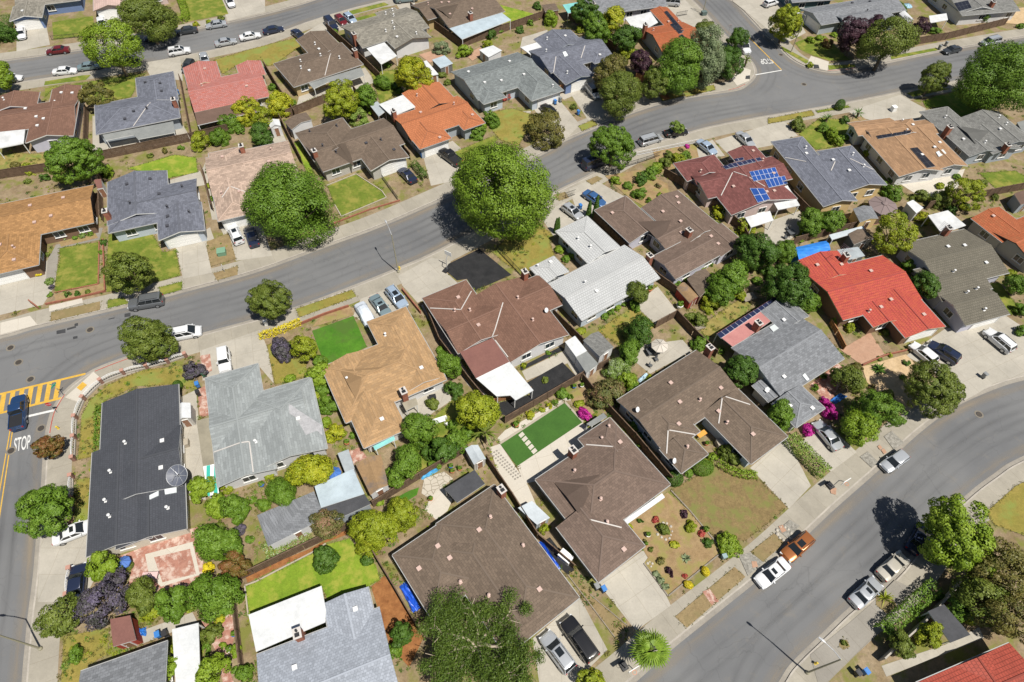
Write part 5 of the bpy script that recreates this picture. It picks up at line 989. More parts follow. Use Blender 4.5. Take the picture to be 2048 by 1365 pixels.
def crown_mesh(shape, Rr, seed):
    fz, cf, cr, ls, inw, lean = SHAPES[shape]; rng = np.random.default_rng(seed*97+int(Rr*10)); 
    lsz = (0.14+0.05*Rr**0.65)*ls
    if shape == 'ball':
        n = int(min(9000, 4*math.pi*Rr**2*3.2/(lsz**2*.62))); d = rng.normal(size=(n, 3)); d /= np.linalg.norm(d, axis=1)[:, None]
        C = d*Rr*rng.uniform(.86, 1.0, (n, 1))*np.array([1, 1, fz]); N = d+rng.normal(size=(n, 3))*.5; V = rng.normal(.5, .2, n); return leaf_mesh('crown', C, N, np.full(n, lsz), V), fz
    cr = cr*(0.62 if Rr > 3 else (0.8 if Rr > 1.2 else 1.0)); nc = int((26+26*Rr)*cf) if Rr > 1.2 else int((14+12*Rr)*cf)
    d = rng.normal(size=(nc*6, 3)); d /= np.linalg.norm(d, axis=1)[:, None]; d = d[d[:, 2] > -0.62]; keep = np.empty((0, 3))
    for q in d:                                             # spread the clumps
        if len(keep) == 0 or (keep @ q).max() < math.cos(1.6/math.sqrt(nc)): keep = np.vstack([keep, q])
        if len(keep) >= nc: break
    d = keep; nc = len(d); lob = np.ones(nc)                # large uneven lobes
    for _ in range(9):
        b = rng.normal(size=3); b /= np.linalg.norm(b); lob += rng.uniform(-.26, .22)*np.exp(6*(d @ b-1))
    lob += rng.normal(0, .055, nc); rad = np.clip(lob, .58, 1.2)*(1-cr)*np.where(rng.random(nc) < .18, inw, 1.0)*rng.uniform(.84, 1.05, nc); rk = cr*rng.uniform(.7, 1.4, nc); out = rng.random(nc) < .12; rad[out] *= 1.13; rk[out] *= .75; cc = d*rad[:, None]
    if Rr > 1.2:                                            # the crown is a bunch of several rounded masses
        ns = 6 if shape == 'dense' else 5+(Rr > 3)*2; an = rng.permutation(ns)*2*math.pi/ns+rng.uniform(-.4, .4, ns); off = rng.uniform(.30, .46, ns)*(.75 if shape == 'dense' else 1); sc_ = np.stack([np.cos(an)*off, np.sin(an)*off, rng.uniform(-.34, .3, ns)], 1); sc_[0] = [0, 0, .24]; sr = rng.uniform(.46, .66, ns)*(1.18 if shape == 'dense' else 1); sr[0] = .62
        P_, D_ = [], []
        for j in range(ns):
            q = rng.normal(size=(int(nc*sr[j]**2*1.1), 3)); q /= np.linalg.norm(q, axis=1)[:, None]; q = q[q[:, 2] > -.75]; c = sc_[j]+q*(sr[j]-cr*.55)*rng.uniform(.86, 1.06, (len(q), 1)); ok = np.ones(len(q), bool)
            for k in range(ns):
                if k != j: ok &= np.linalg.norm(c-sc_[k], axis=1) > sr[k]*.74
            P_.append(c[ok]); D_.append(q[ok])
        cc = np.vstack(P_); d = np.vstack(D_); nc = len(cc); rk = cr*rng.uniform(.7, 1.4, nc)*(1.2 if Rr > 5 else 1)
        hx = np.percentile(np.abs(cc), 98, axis=0); zt, zb = np.percentile(cc[:, 2], 99), np.percentile(cc[:, 2], 1.5); cc[:, 2] -= (zt+zb)/2; cc *= np.array([(1-cr*1.0)/hx[0], (1-cr*1.0)/hx[1], (1-cr*1.0)*2/(zt-zb)])
    tot = min(80000 if Rr > 9 else 42000, int(4*math.pi*Rr**2*(3.4 if shape not in ('loose', 'feather') else 2.5)/(lsz**2*.62))); per = np.maximum(6, (tot*rk**2/np.sum(rk**2)).astype(int))
    Cs, Ns, Vs = [], [], []
    for k in range(nc):
        q = rng.normal(size=(per[k], 3))+d[k]*.9; q /= np.linalg.norm(q, axis=1)[:, None]
        Cs.append(cc[k]+q*rk[k]*rng.uniform(.72, 1.04, (per[k], 1))*np.array([1, 1, .85])); Ns.append(q*lean+d[k]*.25+rng.normal(size=q.shape)*.26+np.array([0, 0, .1])); Vs.append(np.clip(rng.normal(.5, .13, per[k])+rng.normal(0, .15), 0, 1))
    if shape not in ('loose', 'feather') or Rr < 2:         # leaves deeper in the crown close the view through it
        n = tot//3; k = rng.integers(0, len(cc), n); q = rng.normal(size=(n, 3)); q /= np.linalg.norm(q, axis=1)[:, None]; Cs.append(cc[k]*rng.uniform(.6, .88, (n, 1))+q*cr*.8); Ns.append(d[k]+q*.3); Vs.append(np.clip(rng.normal(.4, .14, n), 0, 1))
    C = np.vstack(Cs)*Rr; C[:, 2] *= fz; N = np.vstack(Ns); V = np.concatenate(Vs)
    return leaf_mesh('crown', C, N, lsz*rng.uniform(.7, 1.3, len(C)), V), fz
CR = {}
CLS = [0.5, 0.9, 1.5, 2.4, 3.6, 5.2, 7.5, 9.5]
def crown(shape, Rr, seed):
    c = min(CLS, key=lambda k: abs(math.log(k/Rr))); key = (shape, c, seed % 3)
    if key not in CR: CR[key] = crown_mesh(shape, c, seed % 3+1)
    return CR[key][0], CR[key][1], Rr/c
TR = {}
def trunk_mesh(th, Rr, seed, bark, limbs=5):
    key = (round(th, 1), round(Rr, 1), seed % 2, bark.name)
    if key in TR: return TR[key]
    rnd = random.Random(seed); mb = MB(); r0 = 0.07+0.045*Rr
    mb.tube([(0, 0, -.1), (0.03*Rr, 0, th*.5), (0, .03*Rr, th+.1*Rr)], [r0*1.25, r0, r0*.8], 8)
    for k in range(limbs):
        a = 2*math.pi*k/limbs+rnd.random(); e = rnd.uniform(.5, .75)*Rr; b = Vector((0, .03*Rr, th))
        mb.tube([b, b+Vector((math.cos(a)*e*.45, math.sin(a)*e*.45, Rr*.35)), b+Vector((math.cos(a+.3)*e, math.sin(a+.3)*e, Rr*.75))], [r0*.6, r0*.4, r0*.12], 6)
    TR[key] = mb.mesh('trunk', bark); return TR[key]
PLANTS = []
COLN = {'mid': 'green', 'deep': 'deep green', 'green': 'green', 'bright': 'bright green', 'dark': 'dark green', 'olive': 'olive green', 'yellow': 'yellow', 'ygreen': 'yellow-green', 'purple': 'dark purple', 'violet': 'violet-grey', 'magenta': 'magenta', 'redgreen': 'red-tinged', 'pinkgreen': 'pink-tipped', 'silver': 'silvery', 'whiteflower': 'white-flowered', 'brownish': 'brownish green', 'red': 'red', 'vyellow': 'bright yellow', 'pale': 'pale green'}
NP = [0]
def plant(px, py, rpx, colr, shape='round', tree=None, label=None, stretch=1.0, bark=None, th=None):
    """crown centre and radius in photo pixels"""
    NP[0] += 1; seed = NP[0]; fz = SHAPES[shape][0]*stretch
    tree = rpx > 23 if tree is None else tree
    zc = 1.0
    for _ in range(4):
        p = P(px, py, zc); Rr = rpx*mpp(p)
        t = (th if th is not None else max(0.9, .55*Rr)) if tree else 0
        zc = (t+Rr*fz*.85 if tree else Rr*fz*.62)+.12
    me, _, s = crown(shape, Rr, seed); rz = seed*2.4
    base = Vector((p.x, p.y, .12)); mtr = LM[colr]
    if tree:
        o = link('tree', None, None, base, 0); c = link('crown', me, o, (0, 0, zc-.12), rz, (s*(1+.11*math.sin(seed*1.7)), s*(1-.1*math.sin(seed*1.7)), s*stretch)); recol(c, mtr)
        link('trunk', trunk_mesh(t, Rr, seed, bark or barkm), o, (0, 0, 0), rz)
    else:
        o = link('shrub', me, None, (p.x, p.y, zc), rz, (s*(1+.16*math.sin(seed*2.3)), s*(1-.14*math.sin(seed*2.3)), s*stretch*(1+.1*math.sin(seed)))); recol(o, mtr)
    PLANTS.append((o, px, py, rpx, colr, shape, tree, label)); return o
T = plant
# street trees and the large ones
T(995, 367, 103, 'mid', 'dense', True, 'huge dense domed tree overhanging the main street', th=3.0)
T(581, 402, 79, 'green', 'round', True, 'big bushy bright tree beside the square fenced lawn', 1.05, th=1.6)
T(1228, 288, 42, 'green', 'dense', True, 'rounded street tree beside the dark blue van')
T(256, 540, 46, 'olive', 'round', True, 'street tree above the grey roof rack SUV', 1.05); T(537, 600, 42, 'olive', 'dense', True, 'round street tree above the yellow hedge'); T(290, 676, 47, 'olive', 'round', True, 'round corner tree beside the white minivan')
T(85, 1018, 56, 'green', 'round', True, 'wide green tree at the kerb above the white car with black rear window', 0.85); T(94, 892, 27, 'redgreen', 'dense', True, 'small round red-tinged street tree beside the STOP lettering')
T(2008, 150, 68, 'green', 'round', True, 'massive spreading tree at the upper right edge', th=3.5); T(1870, 152, 29, 'olive', 'dense', True, 'clipped lollipop tree on the verge at upper right', 1.0, th=2.2)
T(222, 92, 52, 'bright', 'loose', True, 'leafy bright tree hiding parked cars at upper left', 1.05); T(290, 30, 46, 'olive', 'round', True, 'broad dark tree over the navy car at the top left'); T(0, 150, 28, 'bright', 'round', True, 'bright tree cut by the left edge at the top'); T(190, 190, 29, 'brownish', 'feather', True, 'thin brownish tree on the lawn above the blue-grey porch roof', 1.3)
T(1780, 78, 54, 'olive', 'loose', True, 'soft willowy tree leaning over the pavement at upper right', 1.0); T(1712, 68, 36, 'purple', 'round', True, 'dark purple leaved tree left of the willowy tree'); T(1752, 46, 18, 'purple', 'round', True, 'smaller purple tree between roof and willowy tree'); T(1842, 52, 20, 'purple', 'loose', True, 'dark purple shrubby tree right of the willowy tree')
T(1575, 42, 36, 'ygreen', 'round', True, 'yellow-green tree at the side street corner by the dark grey roof'); T(1240, 183, 44, 'olive', 'round', True, 'spreading kerb tree right of the silver SUV with a windscreen shade'); T(1222, 145, 38, 'brownish', 'round', True, 'olive-brown tree behind the spreading kerb tree'); T(1310, 166, 30, 'olive', 'loose', True, 'light kerb tree in front of the cedar fence')
T(1283, 123, 25, 'purple', 'round', True, 'dark purple tree between the red tile roof and slate roof'); T(1362, 128, 50, 'green', 'round', True, 'large green tree hiding the red tile corner house'); T(1416, 105, 43, 'silver', 'tall', True, 'tall silvery tree beside the red tile corner roof'); T(1458, 122, 31, 'dark', 'round', True, 'dark green tree at the street corner above the cedar fence'); T(1475, 74, 21, 'dark', 'round', True, 'small tree beside the white pickup truck'); T(1405, 60, 21, 'olive', 'round', True, 'small tree by the side street driveway')
T(1092, 262, 42, 'brownish', 'loose', False, 'wide olive-brown bush on the dry lawn by the main street'); T(1355, 256, 15, 'pale', 'feather', True, 'thin pale street tree in front of the black car', 1.3)
T(1918, 1074, 72, 'bright', 'round', True, 'large green tree shading the curved street', th=2.6); T(2012, 1140, 62, 'brownish', 'loose', True, 'olive-brown tree right of the large green tree at the curved street', th=2.6); T(1965, 1195, 50, 'olive', 'loose', True, 'olive tree above the dark rectangular shade roof', th=2.0); T(2030, 1235, 60, 'brownish', 'loose', True, 'olive-brown tree above the bottom right red tile roof', th=2.0); T(1870, 773, 53, 'olive', 'dense', True, 'rounded olive tree on the tan gravel by the curved street', 0.95); T(1756, 820, 45, 'green', 'round', True, 'green tree between the tan gravel and the pavement'); T(1724, 852, 37, 'bright', 'round', True, 'bright green tree beside the silver sedan and bougainvillea')
T(748, 1052, 46, 'ygreen', 'dense', True, 'yellow-green tree beside the bottom lawn, larger of two'); T(800, 1028, 33, 'ygreen', 'dense', True, 'yellow-green tree touching the big dark brown roof'); T(738, 1096, 24, 'ygreen', 'dense', False, 'yellow-green shrub at the corner of the bottom lawn'); T(652, 1118, 28, 'dark', 'dense', False, 'rounded dark green bush alone on the bottom lawn'); T(650, 1046, 34, 'pinkgreen', 'loose', True, 'reddish leaved tree at the corner of the small grey shed roof')
T(198, 1205, 46, 'violet', 'loose', True, 'violet flowering tree in the bottom left'); T(230, 1153, 24, 'violet', 'loose', True, 'small violet tree touching the larger violet tree'); T(115, 1236, 42, 'olive', 'loose', True, 'olive-yellow kerb tree left of the violet tree'); T(566, 698, 25, 'violet', 'dense', False, 'grey-violet round bush by the yellow hedge'); T(387, 740, 24, 'violet', 'loose', False, 'grey-violet bush beside the brick driveway')
T(1232, 735, 27, 'whiteflower', 'round', False, 'white-flowering bush below the small grey gabled shed'); T(1210, 788, 36, 'pinkgreen', 'round', False, 'pink oleander bush at the fence corner'); T(1485, 741, 34, 'dark', 'dense', True, 'dark round tree between the brown and solar strip roofs')
T(1659, 822, 17, 'magenta', 'loose', False, 'magenta bougainvillea at the corner of the solar strip house'); T(1650, 803, 11, 'magenta', 'loose', False, 'small magenta spray above the large bougainvillea'); T(1614, 861, 15, 'magenta', 'loose', False, 'magenta bush at the nose of the silver sedan'); T(1170, 829, 15, 'magenta', 'loose', False, 'magenta bush at the end of the artificial lawn'); T(1008, 194, 12, 'red', 'loose', False, 'red bougainvillea on the grey-green house')
T(1350, 957, 17, 'dark', 'ball', False, 'dark clipped ball bush at the house corner above the patchy lawn'); T(1406, 936, 20, 'green', 'ball', False, 'large clipped dome bush above the patchy lawn', .8); T(1680, 211, 11, 'dark', 'ball', False, 'dark clipped ball shrub on the main street verge'); T(355, 772, 11, 'dark', 'ball', False, 'dark clipped bush at the top of the slate roof'); T(258, 1132, 9, 'olive', 'ball', False, 'small clipped ball bush on the brick courtyard')
T(1411, 1143, 9, 'vyellow', 'ball', False, 'yellow clipped shrub by the pavement, right one of two'); T(1377, 1170, 9, 'vyellow', 'ball', False, 'yellow clipped shrub by the pavement, left one of two'); T(416, 1136, 13, 'vyellow', 'loose', False, 'clear yellow flowering bush beside the brick courtyard')
T(1460, 1090, 25, 'bright', 'dense', False, 'spreading bright conifer bush at the pavement', .7)
T(955, 818, 43, 'ygreen', 'round', True, 'yellow-green tree beside the white patio roof'); T(838, 856, 35, 'green', 'dense', True, 'rounded green tree behind the tan shake house'); T(617, 940, 42, 'yellow', 'round', True, 'yellow-leaved tree in front of the weathered grey house'); T(825, 147, 37, 'yellow', 'round', True, 'yellow-leaved tree above the bright orange roof'); T(147, 316, 48, 'green', 'dense', True, 'dark round tree beside the lilac house')
T(490, 226, 30, 'yellow', 'round', False, 'yellow bush at the corner of the faded red roof, left of two'); T(558, 210, 29, 'yellow', 'round', False, 'yellow bush below the tan wall, right of two'); T(1224, 37, 25, 'yellow', 'round', True, 'yellow tree beside the turquoise patio roof'); T(680, 200, 36, 'ygreen', 'round', True, 'yellow-green tree behind the brown shingled roof')
rest = [(347, 52, 9, 'yellow'), (392, 49, 7, 'yellow'), (417, 44, 7, 'ygreen'), (442, 36, 8, 'olive'), (15, 70, 20, 'dark'), (462, 246, 22, 'green'), (522, 236, 24, 'ygreen'), (400, 282, 23, 'ygreen'), (440, 274, 20, 'green'), (522, 267, 24, 'dark'), (735, 190, 26, 'green'), (765, 166, 18, 'green'), (720, 236, 22, 'pale'),
 (882, 97, 18, 'silver'), (927, 103, 16, 'bright'), (830, 40, 11, 'green'), (983, 70, 12, 'dark'), (670, 64, 9, 'green'), (975, 90, 14, 'ygreen'), (1168, 24, 27, 'dark'), (1192, 58, 30, 'green'), (1253, 75, 27, 'dark'), (1100, 40, 17, 'bright'), (1255, 104, 20, 'ygreen'), (1040, 60, 10, 'dark'), (1074, 12, 10, 'dark'), (1075, 34, 8, 'ygreen'),
 (1340, 312, 12, 'olive'), (1356, 320, 14, 'ygreen'), (1370, 312, 13, 'green'), (1330, 326, 14, 'olive'), (1311, 336, 14, 'bright'), (1375, 293, 6, 'magenta'), (1362, 300, 6, 'pinkgreen'), (1230, 361, 11, 'bright'), (1257, 372, 12, 'green'), (1278, 388, 14, 'green'), (1281, 358, 15, 'dark'), (1302, 346, 16, 'green'), (1320, 391, 7, 'bright'), (1297, 401, 7, 'green'), (1316, 372, 7, 'pinkgreen'),
 (1655, 88, 12, 'redgreen'), (1795, 20, 18, 'dark'), (2041, 52, 9, 'green'), (1596, 250, 16, 'olive'), (1645, 256, 12, 'green'), (1665, 266, 14, 'bright'), (1672, 281, 14, 'bright'), (1690, 240, 10, 'dark'), (1962, 30, 16, 'green'), (1870, 62, 12, 'green'), (1968, 208, 12, 'olive'), (1972, 225, 9, 'yellow'), (1735, 306, 10, 'ygreen'), (1620, 80, 9, 'bright'), (1640, 76, 9, 'bright'), (1668, 70, 8, 'bright'),
 (981, 240, 18, 'green'), (955, 268, 16, 'green'), (965, 252, 10, 'bright'), (1148, 214, 8, 'olive'), (130, 476, 6, 'whiteflower'), (150, 475, 7, 'green'), (165, 471, 8, 'whiteflower'), (180, 468, 7, 'green'), (75, 547, 9, 'vyellow'), (100, 563, 9, 'whiteflower'), (103, 575, 6, 'violet'), (100, 590, 6, 'green'), (135, 590, 7, 'dark'), (155, 588, 7, 'dark'), (175, 584, 6, 'olive'), (208, 486, 8, 'dark'), (203, 505, 6, 'green'), (92, 510, 7, 'olive'),
 (88, 355, 10, 'dark'), (55, 363, 7, 'olive'), (215, 345, 14, 'bright'), (610, 695, 28, 'ygreen'), (635, 748, 25, 'bright'), (655, 812, 22, 'green'), (668, 865, 22, 'yellow'), (645, 780, 16, 'green'), (580, 757, 12, 'bright'), (895, 732, 28, 'green'), (910, 780, 20, 'dark'), (880, 700, 10, 'green'), (865, 808, 15, 'olive'), (913, 880, 25, 'green'), (890, 898, 28, 'dark'), (820, 920, 36, 'green'), (795, 948, 26, 'green'), (860, 905, 18, 'dark'), (935, 868, 16, 'green'),
 (560, 982, 32, 'green'), (527, 1010, 16, 'green'), (540, 955, 12, 'ygreen'), (400, 975, 29, 'bright'), (455, 970, 19, 'ygreen'), (465, 1017, 29, 'green'), (430, 1012, 24, 'bright'), (205, 1133, 31, 'bright'), (278, 1193, 34, 'olive'), (300, 1225, 20, 'ygreen'), (345, 1205, 33, 'green'), (430, 1092, 45, 'green'), (430, 1190, 48, 'green'), (470, 1130, 28, 'redgreen'), (480, 1060, 14, 'violet'), (150, 1310, 16, 'green'), (338, 1333, 25, 'bright'), (345, 1300, 14, 'ygreen'), (420, 1340, 34, 'bright'), (420, 1268, 23, 'olive'), (472, 1302, 13, 'bright'), (490, 1348, 18, 'green'), (440, 1240, 12, 'yellow'),
 (800, 1268, 24, 'dark'), (735, 1122, 13, 'dark'), (790, 1300, 18, 'green'), (1255, 705, 27, 'green'), (1280, 663, 30, 'dark'), (1265, 690, 18, 'green'), (1125, 788, 14, 'green'), (1060, 830, 11, 'yellow'), (1085, 820, 7, 'ygreen'), (1098, 812, 7, 'yellow'), (1110, 806, 7, 'green'), (1158, 808, 11, 'ygreen'), (1140, 795, 7, 'green'), (1033, 852, 6, 'green'), (1090, 760, 8, 'olive'), (1048, 732, 7, 'ygreen'), (1097, 706, 6, 'green'),
 (1268, 852, 14, 'green'), (1278, 872, 11, 'dark'), (1285, 890, 9, 'green'), (1378, 946, 11, 'green'), (1425, 915, 11, 'bright'), (1412, 925, 9, 'ygreen'), (1455, 908, 18, 'olive'), (1470, 920, 14, 'olive'), (1328, 1058, 13, 'olive'), (1350, 1090, 10, 'yellow'), (1383, 1054, 13, 'ygreen'), (1415, 1085, 12, 'dark'), (1322, 1122, 9, 'brownish'), (1338, 1144, 9, 'purple'), (1370, 1153, 6, 'red'), (1403, 1067, 8, 'red'), (1280, 1043, 6, 'dark'), (1312, 1040, 8, 'red'), (1368, 1028, 9, 'purple'), (1302, 1100, 6, 'olive'), (1290, 1083, 5, 'brownish'), (1260, 1053, 6, 'yellow'), (1322, 1160, 9, 'silver'), (1312, 1148, 8, 'silver'), (1330, 1174, 8, 'silver'), (1088, 1058, 12, 'ygreen'),
 (1182, 1362, 28, 'ygreen'), (1514, 500, 40, 'dark'), (1460, 555, 36, 'green'), (1440, 580, 30, 'green'), (1515, 562, 12, 'green'), (1545, 505, 18, 'dark'), (1540, 545, 16, 'dark'), (1581, 570, 46, 'dark'), (1618, 606, 27, 'green'), (1572, 500, 24, 'green'), (1440, 425, 18, 'yellow'), (1490, 456, 20, 'ygreen'), (1420, 610, 20, 'ygreen'), (1392, 640, 22, 'olive'), (1400, 685, 18, 'green'), (1272, 583, 26, 'olive'), (1245, 592, 10, 'dark'), (1270, 612, 14, 'green'),
 (1120, 500, 12, 'bright'), (1132, 518, 10, 'green'), (1145, 512, 9, 'bright'), (1162, 662, 12, 'ygreen'), (1210, 633, 9, 'green'), (1222, 624, 9, 'green'), (1235, 615, 9, 'bright'), (1247, 607, 8, 'green'), (1355, 568, 9, 'green'), (1370, 558, 9, 'bright'), (1388, 546, 9, 'green'), (1405, 535, 9, 'bright'), (1420, 528, 8, 'green'), (1623, 441, 27, 'green'), (1668, 441, 27, 'green'), (1788, 466, 42, 'ygreen'), (1845, 435, 17, 'yellow'), (1785, 385, 18, 'green'), (1840, 392, 16, 'olive'), (1880, 400, 22, 'olive'), (1935, 385, 34, 'ygreen'), (1960, 370, 14, 'olive'), (1915, 355, 10, 'green'), (1904, 420, 12, 'dark'), (1930, 412, 12, 'dark'),
 (1851, 570, 30, 'dark'), (1820, 535, 18, 'green'), (1842, 545, 14, 'dark'), (1676, 640, 14, 'bright'), (1700, 655, 12, 'ygreen'), (1735, 660, 7, 'green'), (1772, 665, 9, 'olive'), (2038, 570, 24, 'green'), (2022, 548, 12, 'ygreen'), (2044, 620, 16, 'green'), (2044, 662, 14, 'green'), (1605, 465, 8, 'ygreen'), (1600, 478, 10, 'bright'), (1699, 755, 32, 'olive'), (1715, 735, 12, 'brownish'), (1645, 752, 8, 'green'), (1814, 726, 8, 'dark'), (1806, 755, 8, 'green'), (1775, 790, 14, 'olive'), (1744, 775, 8, 'pinkgreen'), (1780, 710, 6, 'ygreen'), (1760, 718, 6, 'green'),
 (1559, 830, 30, 'green'), (1575, 850, 14, 'green'), (1920, 1215, 26, 'green'), (1942, 1235, 18, 'ygreen'), (1862, 1270, 26, 'ygreen'), (1805, 1290, 26, 'olive'), (1688, 1287, 7, 'olive'), (1780, 1255, 12, 'dark'), (1590, 640, 12, 'green'), (1620, 130, 7, 'ygreen'),
 (60, 338, 14, 'ygreen'), (30, 330, 10, 'brownish'), (420, 340, 10, 'green'), (418, 372, 8, 'ygreen'), (424, 398, 7, 'green'), (330, 302, 7, 'brownish'), (362, 296, 7, 'green'), (300, 312, 7, 'olive'), (640, 722, 15, 'green'), (632, 790, 13, 'ygreen'), (652, 845, 13, 'bright'), (690, 832, 8, 'olive'), (704, 872, 8, 'green'), (700, 215, 14, 'green'), (745, 222, 12, 'bright'), (1258, 762, 22, 'bright'), (1272, 782, 18, 'green'), (1244, 800, 14, 'bright'), (1300, 758, 9, 'ygreen'), (1442, 702, 8, 'green'), (1770, 372, 11, 'green'), (1786, 362, 10, 'dark'), (1690, 275, 10, 'green'), (722, 1012, 15, 'green'), (850, 890, 17, 'dark'), (905, 850, 13, 'green'), (870, 930, 14, 'green'),
 (602, 1002, 12, 'ygreen'), (578, 958, 12, 'green'), (505, 1000, 10, 'green'), (440, 1052, 12, 'olive'), (500, 1080, 10, 'green'), (482, 1038, 10, 'bright'), (352, 1240, 10, 'green'), (382, 1216, 11, 'ygreen'), (412, 1296, 11, 'green'), (446, 1292, 8, 'bright'), (470, 1340, 8, 'green'), (460, 1222, 10, 'ygreen'), (1880, 1196, 12, 'dark'), (1846, 1240, 11, 'green'), (1420, 480, 9, 'green'), (1500, 530, 14, 'green'), (1480, 590, 14, 'ygreen'), (1560, 540, 14, 'dark'), (1420, 560, 14, 'bright'), (940, 845, 12, 'ygreen'), (700, 985, 10, 'bright'), (760, 1005, 9, 'bright'), (540, 1065, 8, 'green'), (1630, 775, 8, 'green'), (1620, 470, 8, 'green'), (1690, 460, 8, 'green'), (1745, 440, 8, 'ygreen'), (1805, 430, 10, 'green'), (1880, 372, 10, 'ygreen'), (1955, 395, 10, 'green'), (1990, 395, 9, 'olive'), (1310, 100, 8, 'green'), (1160, 60, 10, 'ygreen'), (1215, 75, 12, 'green'), (1240, 60, 9, 'dark'), (1270, 110, 12, 'green'), (940, 80, 9, 'ygreen'), (1000, 62, 8, 'green'), (1060, 45, 8, 'green'), (775, 130, 9, 'green'), (792, 172, 12, 'dark'), (800, 185, 9, 'green'), (885, 150, 10, 'olive'), (895, 165, 9, 'olive'), (480, 262, 10, 'green'), (505, 262, 9, 'olive'), (586, 205, 8, 'green'), (545, 175, 9, 'green')]
for kq, q in enumerate(rest): plant(*q, shape=('loose' if (q[3] in ('yellow', 'ygreen', 'pale', 'silver') and q[2] > 12) or (q[2] <= 12 and kq % 3) else 'round'), stretch=1.0 if q[2] > 12 else (.75, 1.0, .85)[kq % 3])
# cypresses, palm, rosettes, the feathery tree
def cypress(px, py, hm, r, label):
    b = P(px, py); rng = np.random.default_rng(int(px)); n = 2600; z = rng.uniform(.02, 1, n)**.8; a = rng.uniform(0, 2*math.pi, n); rr = r*np.clip(np.minimum(1, z*5+.35)*(1-z)**.55, 0.03, 1)*rng.uniform(.75, 1.08, n)
    C = np.stack([np.cos(a)*rr, np.sin(a)*rr, z*hm], 1); N = np.stack([np.cos(a), np.sin(a), np.full(n, .5)], 1)+rng.normal(size=(n, 3))*.4
    me = leaf_mesh('crown', C, N, rng.uniform(.14, .3, n), rng.normal(.4, .2, n)); o = link('cypress_tree', None, None, b); c = link('crown', me, o); recol(c, LM['dark'])
    mb = MB(); mb.tube([(0, 0, -.1), (0, 0, hm*.5)], [.12, .05], 6); mb.build('trunk', barkm, o); tag(o, label, 'tree', 'slim cypresses by the silvery roofed house')
cypress(1189, 436, 5.2, .6, 'tallest slim cypress between the silver hatchback and the blue car'); cypress(1176, 434, 3.8, .5, 'second slim cypress left of the tallest one'); cypress(1115, 466, 3.6, .42, 'slim cypress at the corner of the silvery roof, right of a pair'); cypress(1111, 466, 3.4, .4, 'slim cypress at the corner of the silvery roof, left of a pair')
def rosette(name, px, py, n, ln, wd, colr, label, cat, hgt=0.0, el=(0.15, 1.1), fan=False, trunk=False):
    rng = random.Random(int(px*3+py)); ms = MB(); vals = []
    for k in range(n):
        a = k*2.39996+rng.uniform(-.2, .2); e = el[0]+(el[1]-el[0])*rng.random(); l = ln*rng.uniform(.75, 1.1); c, s = math.cos(a), math.sin(a)
        f = lambda t, off, zz=0: (c*math.cos(e)*l*t-s*off, s*math.cos(e)*l*t+c*off, hgt+math.sin(e)*l*t-(0.34*l*t*t if e < .9 else .1*l*t*t)+zz)
        if fan:
            for j in range(-4, 5):
                b = j*.26; q0 = f(.45, 0); cc, ss = math.cos(a+b), math.sin(a+b); L = l*.62*(1-abs(j)*.05)
                e2 = e*.6; p1 = (q0[0]+cc*L*.6*math.cos(e2), q0[1]+ss*L*.6*math.cos(e2), q0[2]+L*.25*math.sin(e2)); p2 = (q0[0]+cc*L, q0[1]+ss*L, q0[2]+L*.2*math.sin(e2)-L*.3)
                w_ = .07; ms.face([q0, (p1[0]-ss*w_, p1[1]+cc*w_, p1[2]), p2, (p1[0]+ss*w_, p1[1]-cc*w_, p1[2])])
            ms.face([f(0, -.03), f(.47, -.03), f(.47, .03), f(0, .03)])
        else:
            ms.face([f(0, -wd*.3), f(.45, -wd), f(1, 0), f(.45, wd), f(0, wd*.3)])
    me = ms.mesh('fronds', LM[colr]); at = me.color_attributes.new('leaf', 'FLOAT_COLOR', 'POINT'); nv = len(me.vertices); vv = np.repeat(np.random.default_rng(n).uniform(.15, .95, nv//4+2), 4)[:nv]
    cc = np.ones((nv, 4), np.float32); cc[:, :3] = vv[:, None]; at.data.foreach_set('color', cc.ravel()); b = P(px, py)
    if trunk:
        o = link(name, None, None, b); link('fronds', me, o); mb = MB(); mb.tube([(0, 0, -.1), (.05, 0, hgt*.5), (0, 0, hgt+.1)], [.28, .22, .26], 9); mb.build('trunk', barkm, o)
    else: o = link(name, me, None, b)
    tag(o, label, cat)
def base_for(px, py, z): p = P(px, py, z); return PX((p.x, p.y, GZ))
rosette('palm_tree', *base_for(1300, 1302, 3.2), 46, 2.3, .1, 'mid', 'fan palm beside the bottom driveway', 'palm', 3.2, (-.25, 1.35), True, True)
rosette('palm_tree', *base_for(970, 866, 2.6), 26, 2.4, .12, 'olive', 'feathery palm beside the artificial lawn corner', 'palm', 2.6, (-.1, 1.2), False, True)
rosette('palm_tree', *base_for(1493, 121, 1.6), 22, 1.9, .1, 'olive', 'small palm on the street corner by the cedar fence', 'palm', 1.5, (0, 1.2), False, True)
rosette('palm_tree', *base_for(1655, 236, 1.2), 20, 1.7, .1, 'dark', 'dark small palm on the front lawn near the tan-brown house', 'palm', 1.0, (0, 1.2), False, True)
rosette('palm_tree', *base_for(1717, 226, 1.2), 20, 1.7, .1, 'dark', 'small palm beside the wide front driveway at right', 'palm', 1.0, (0, 1.2), False, True)
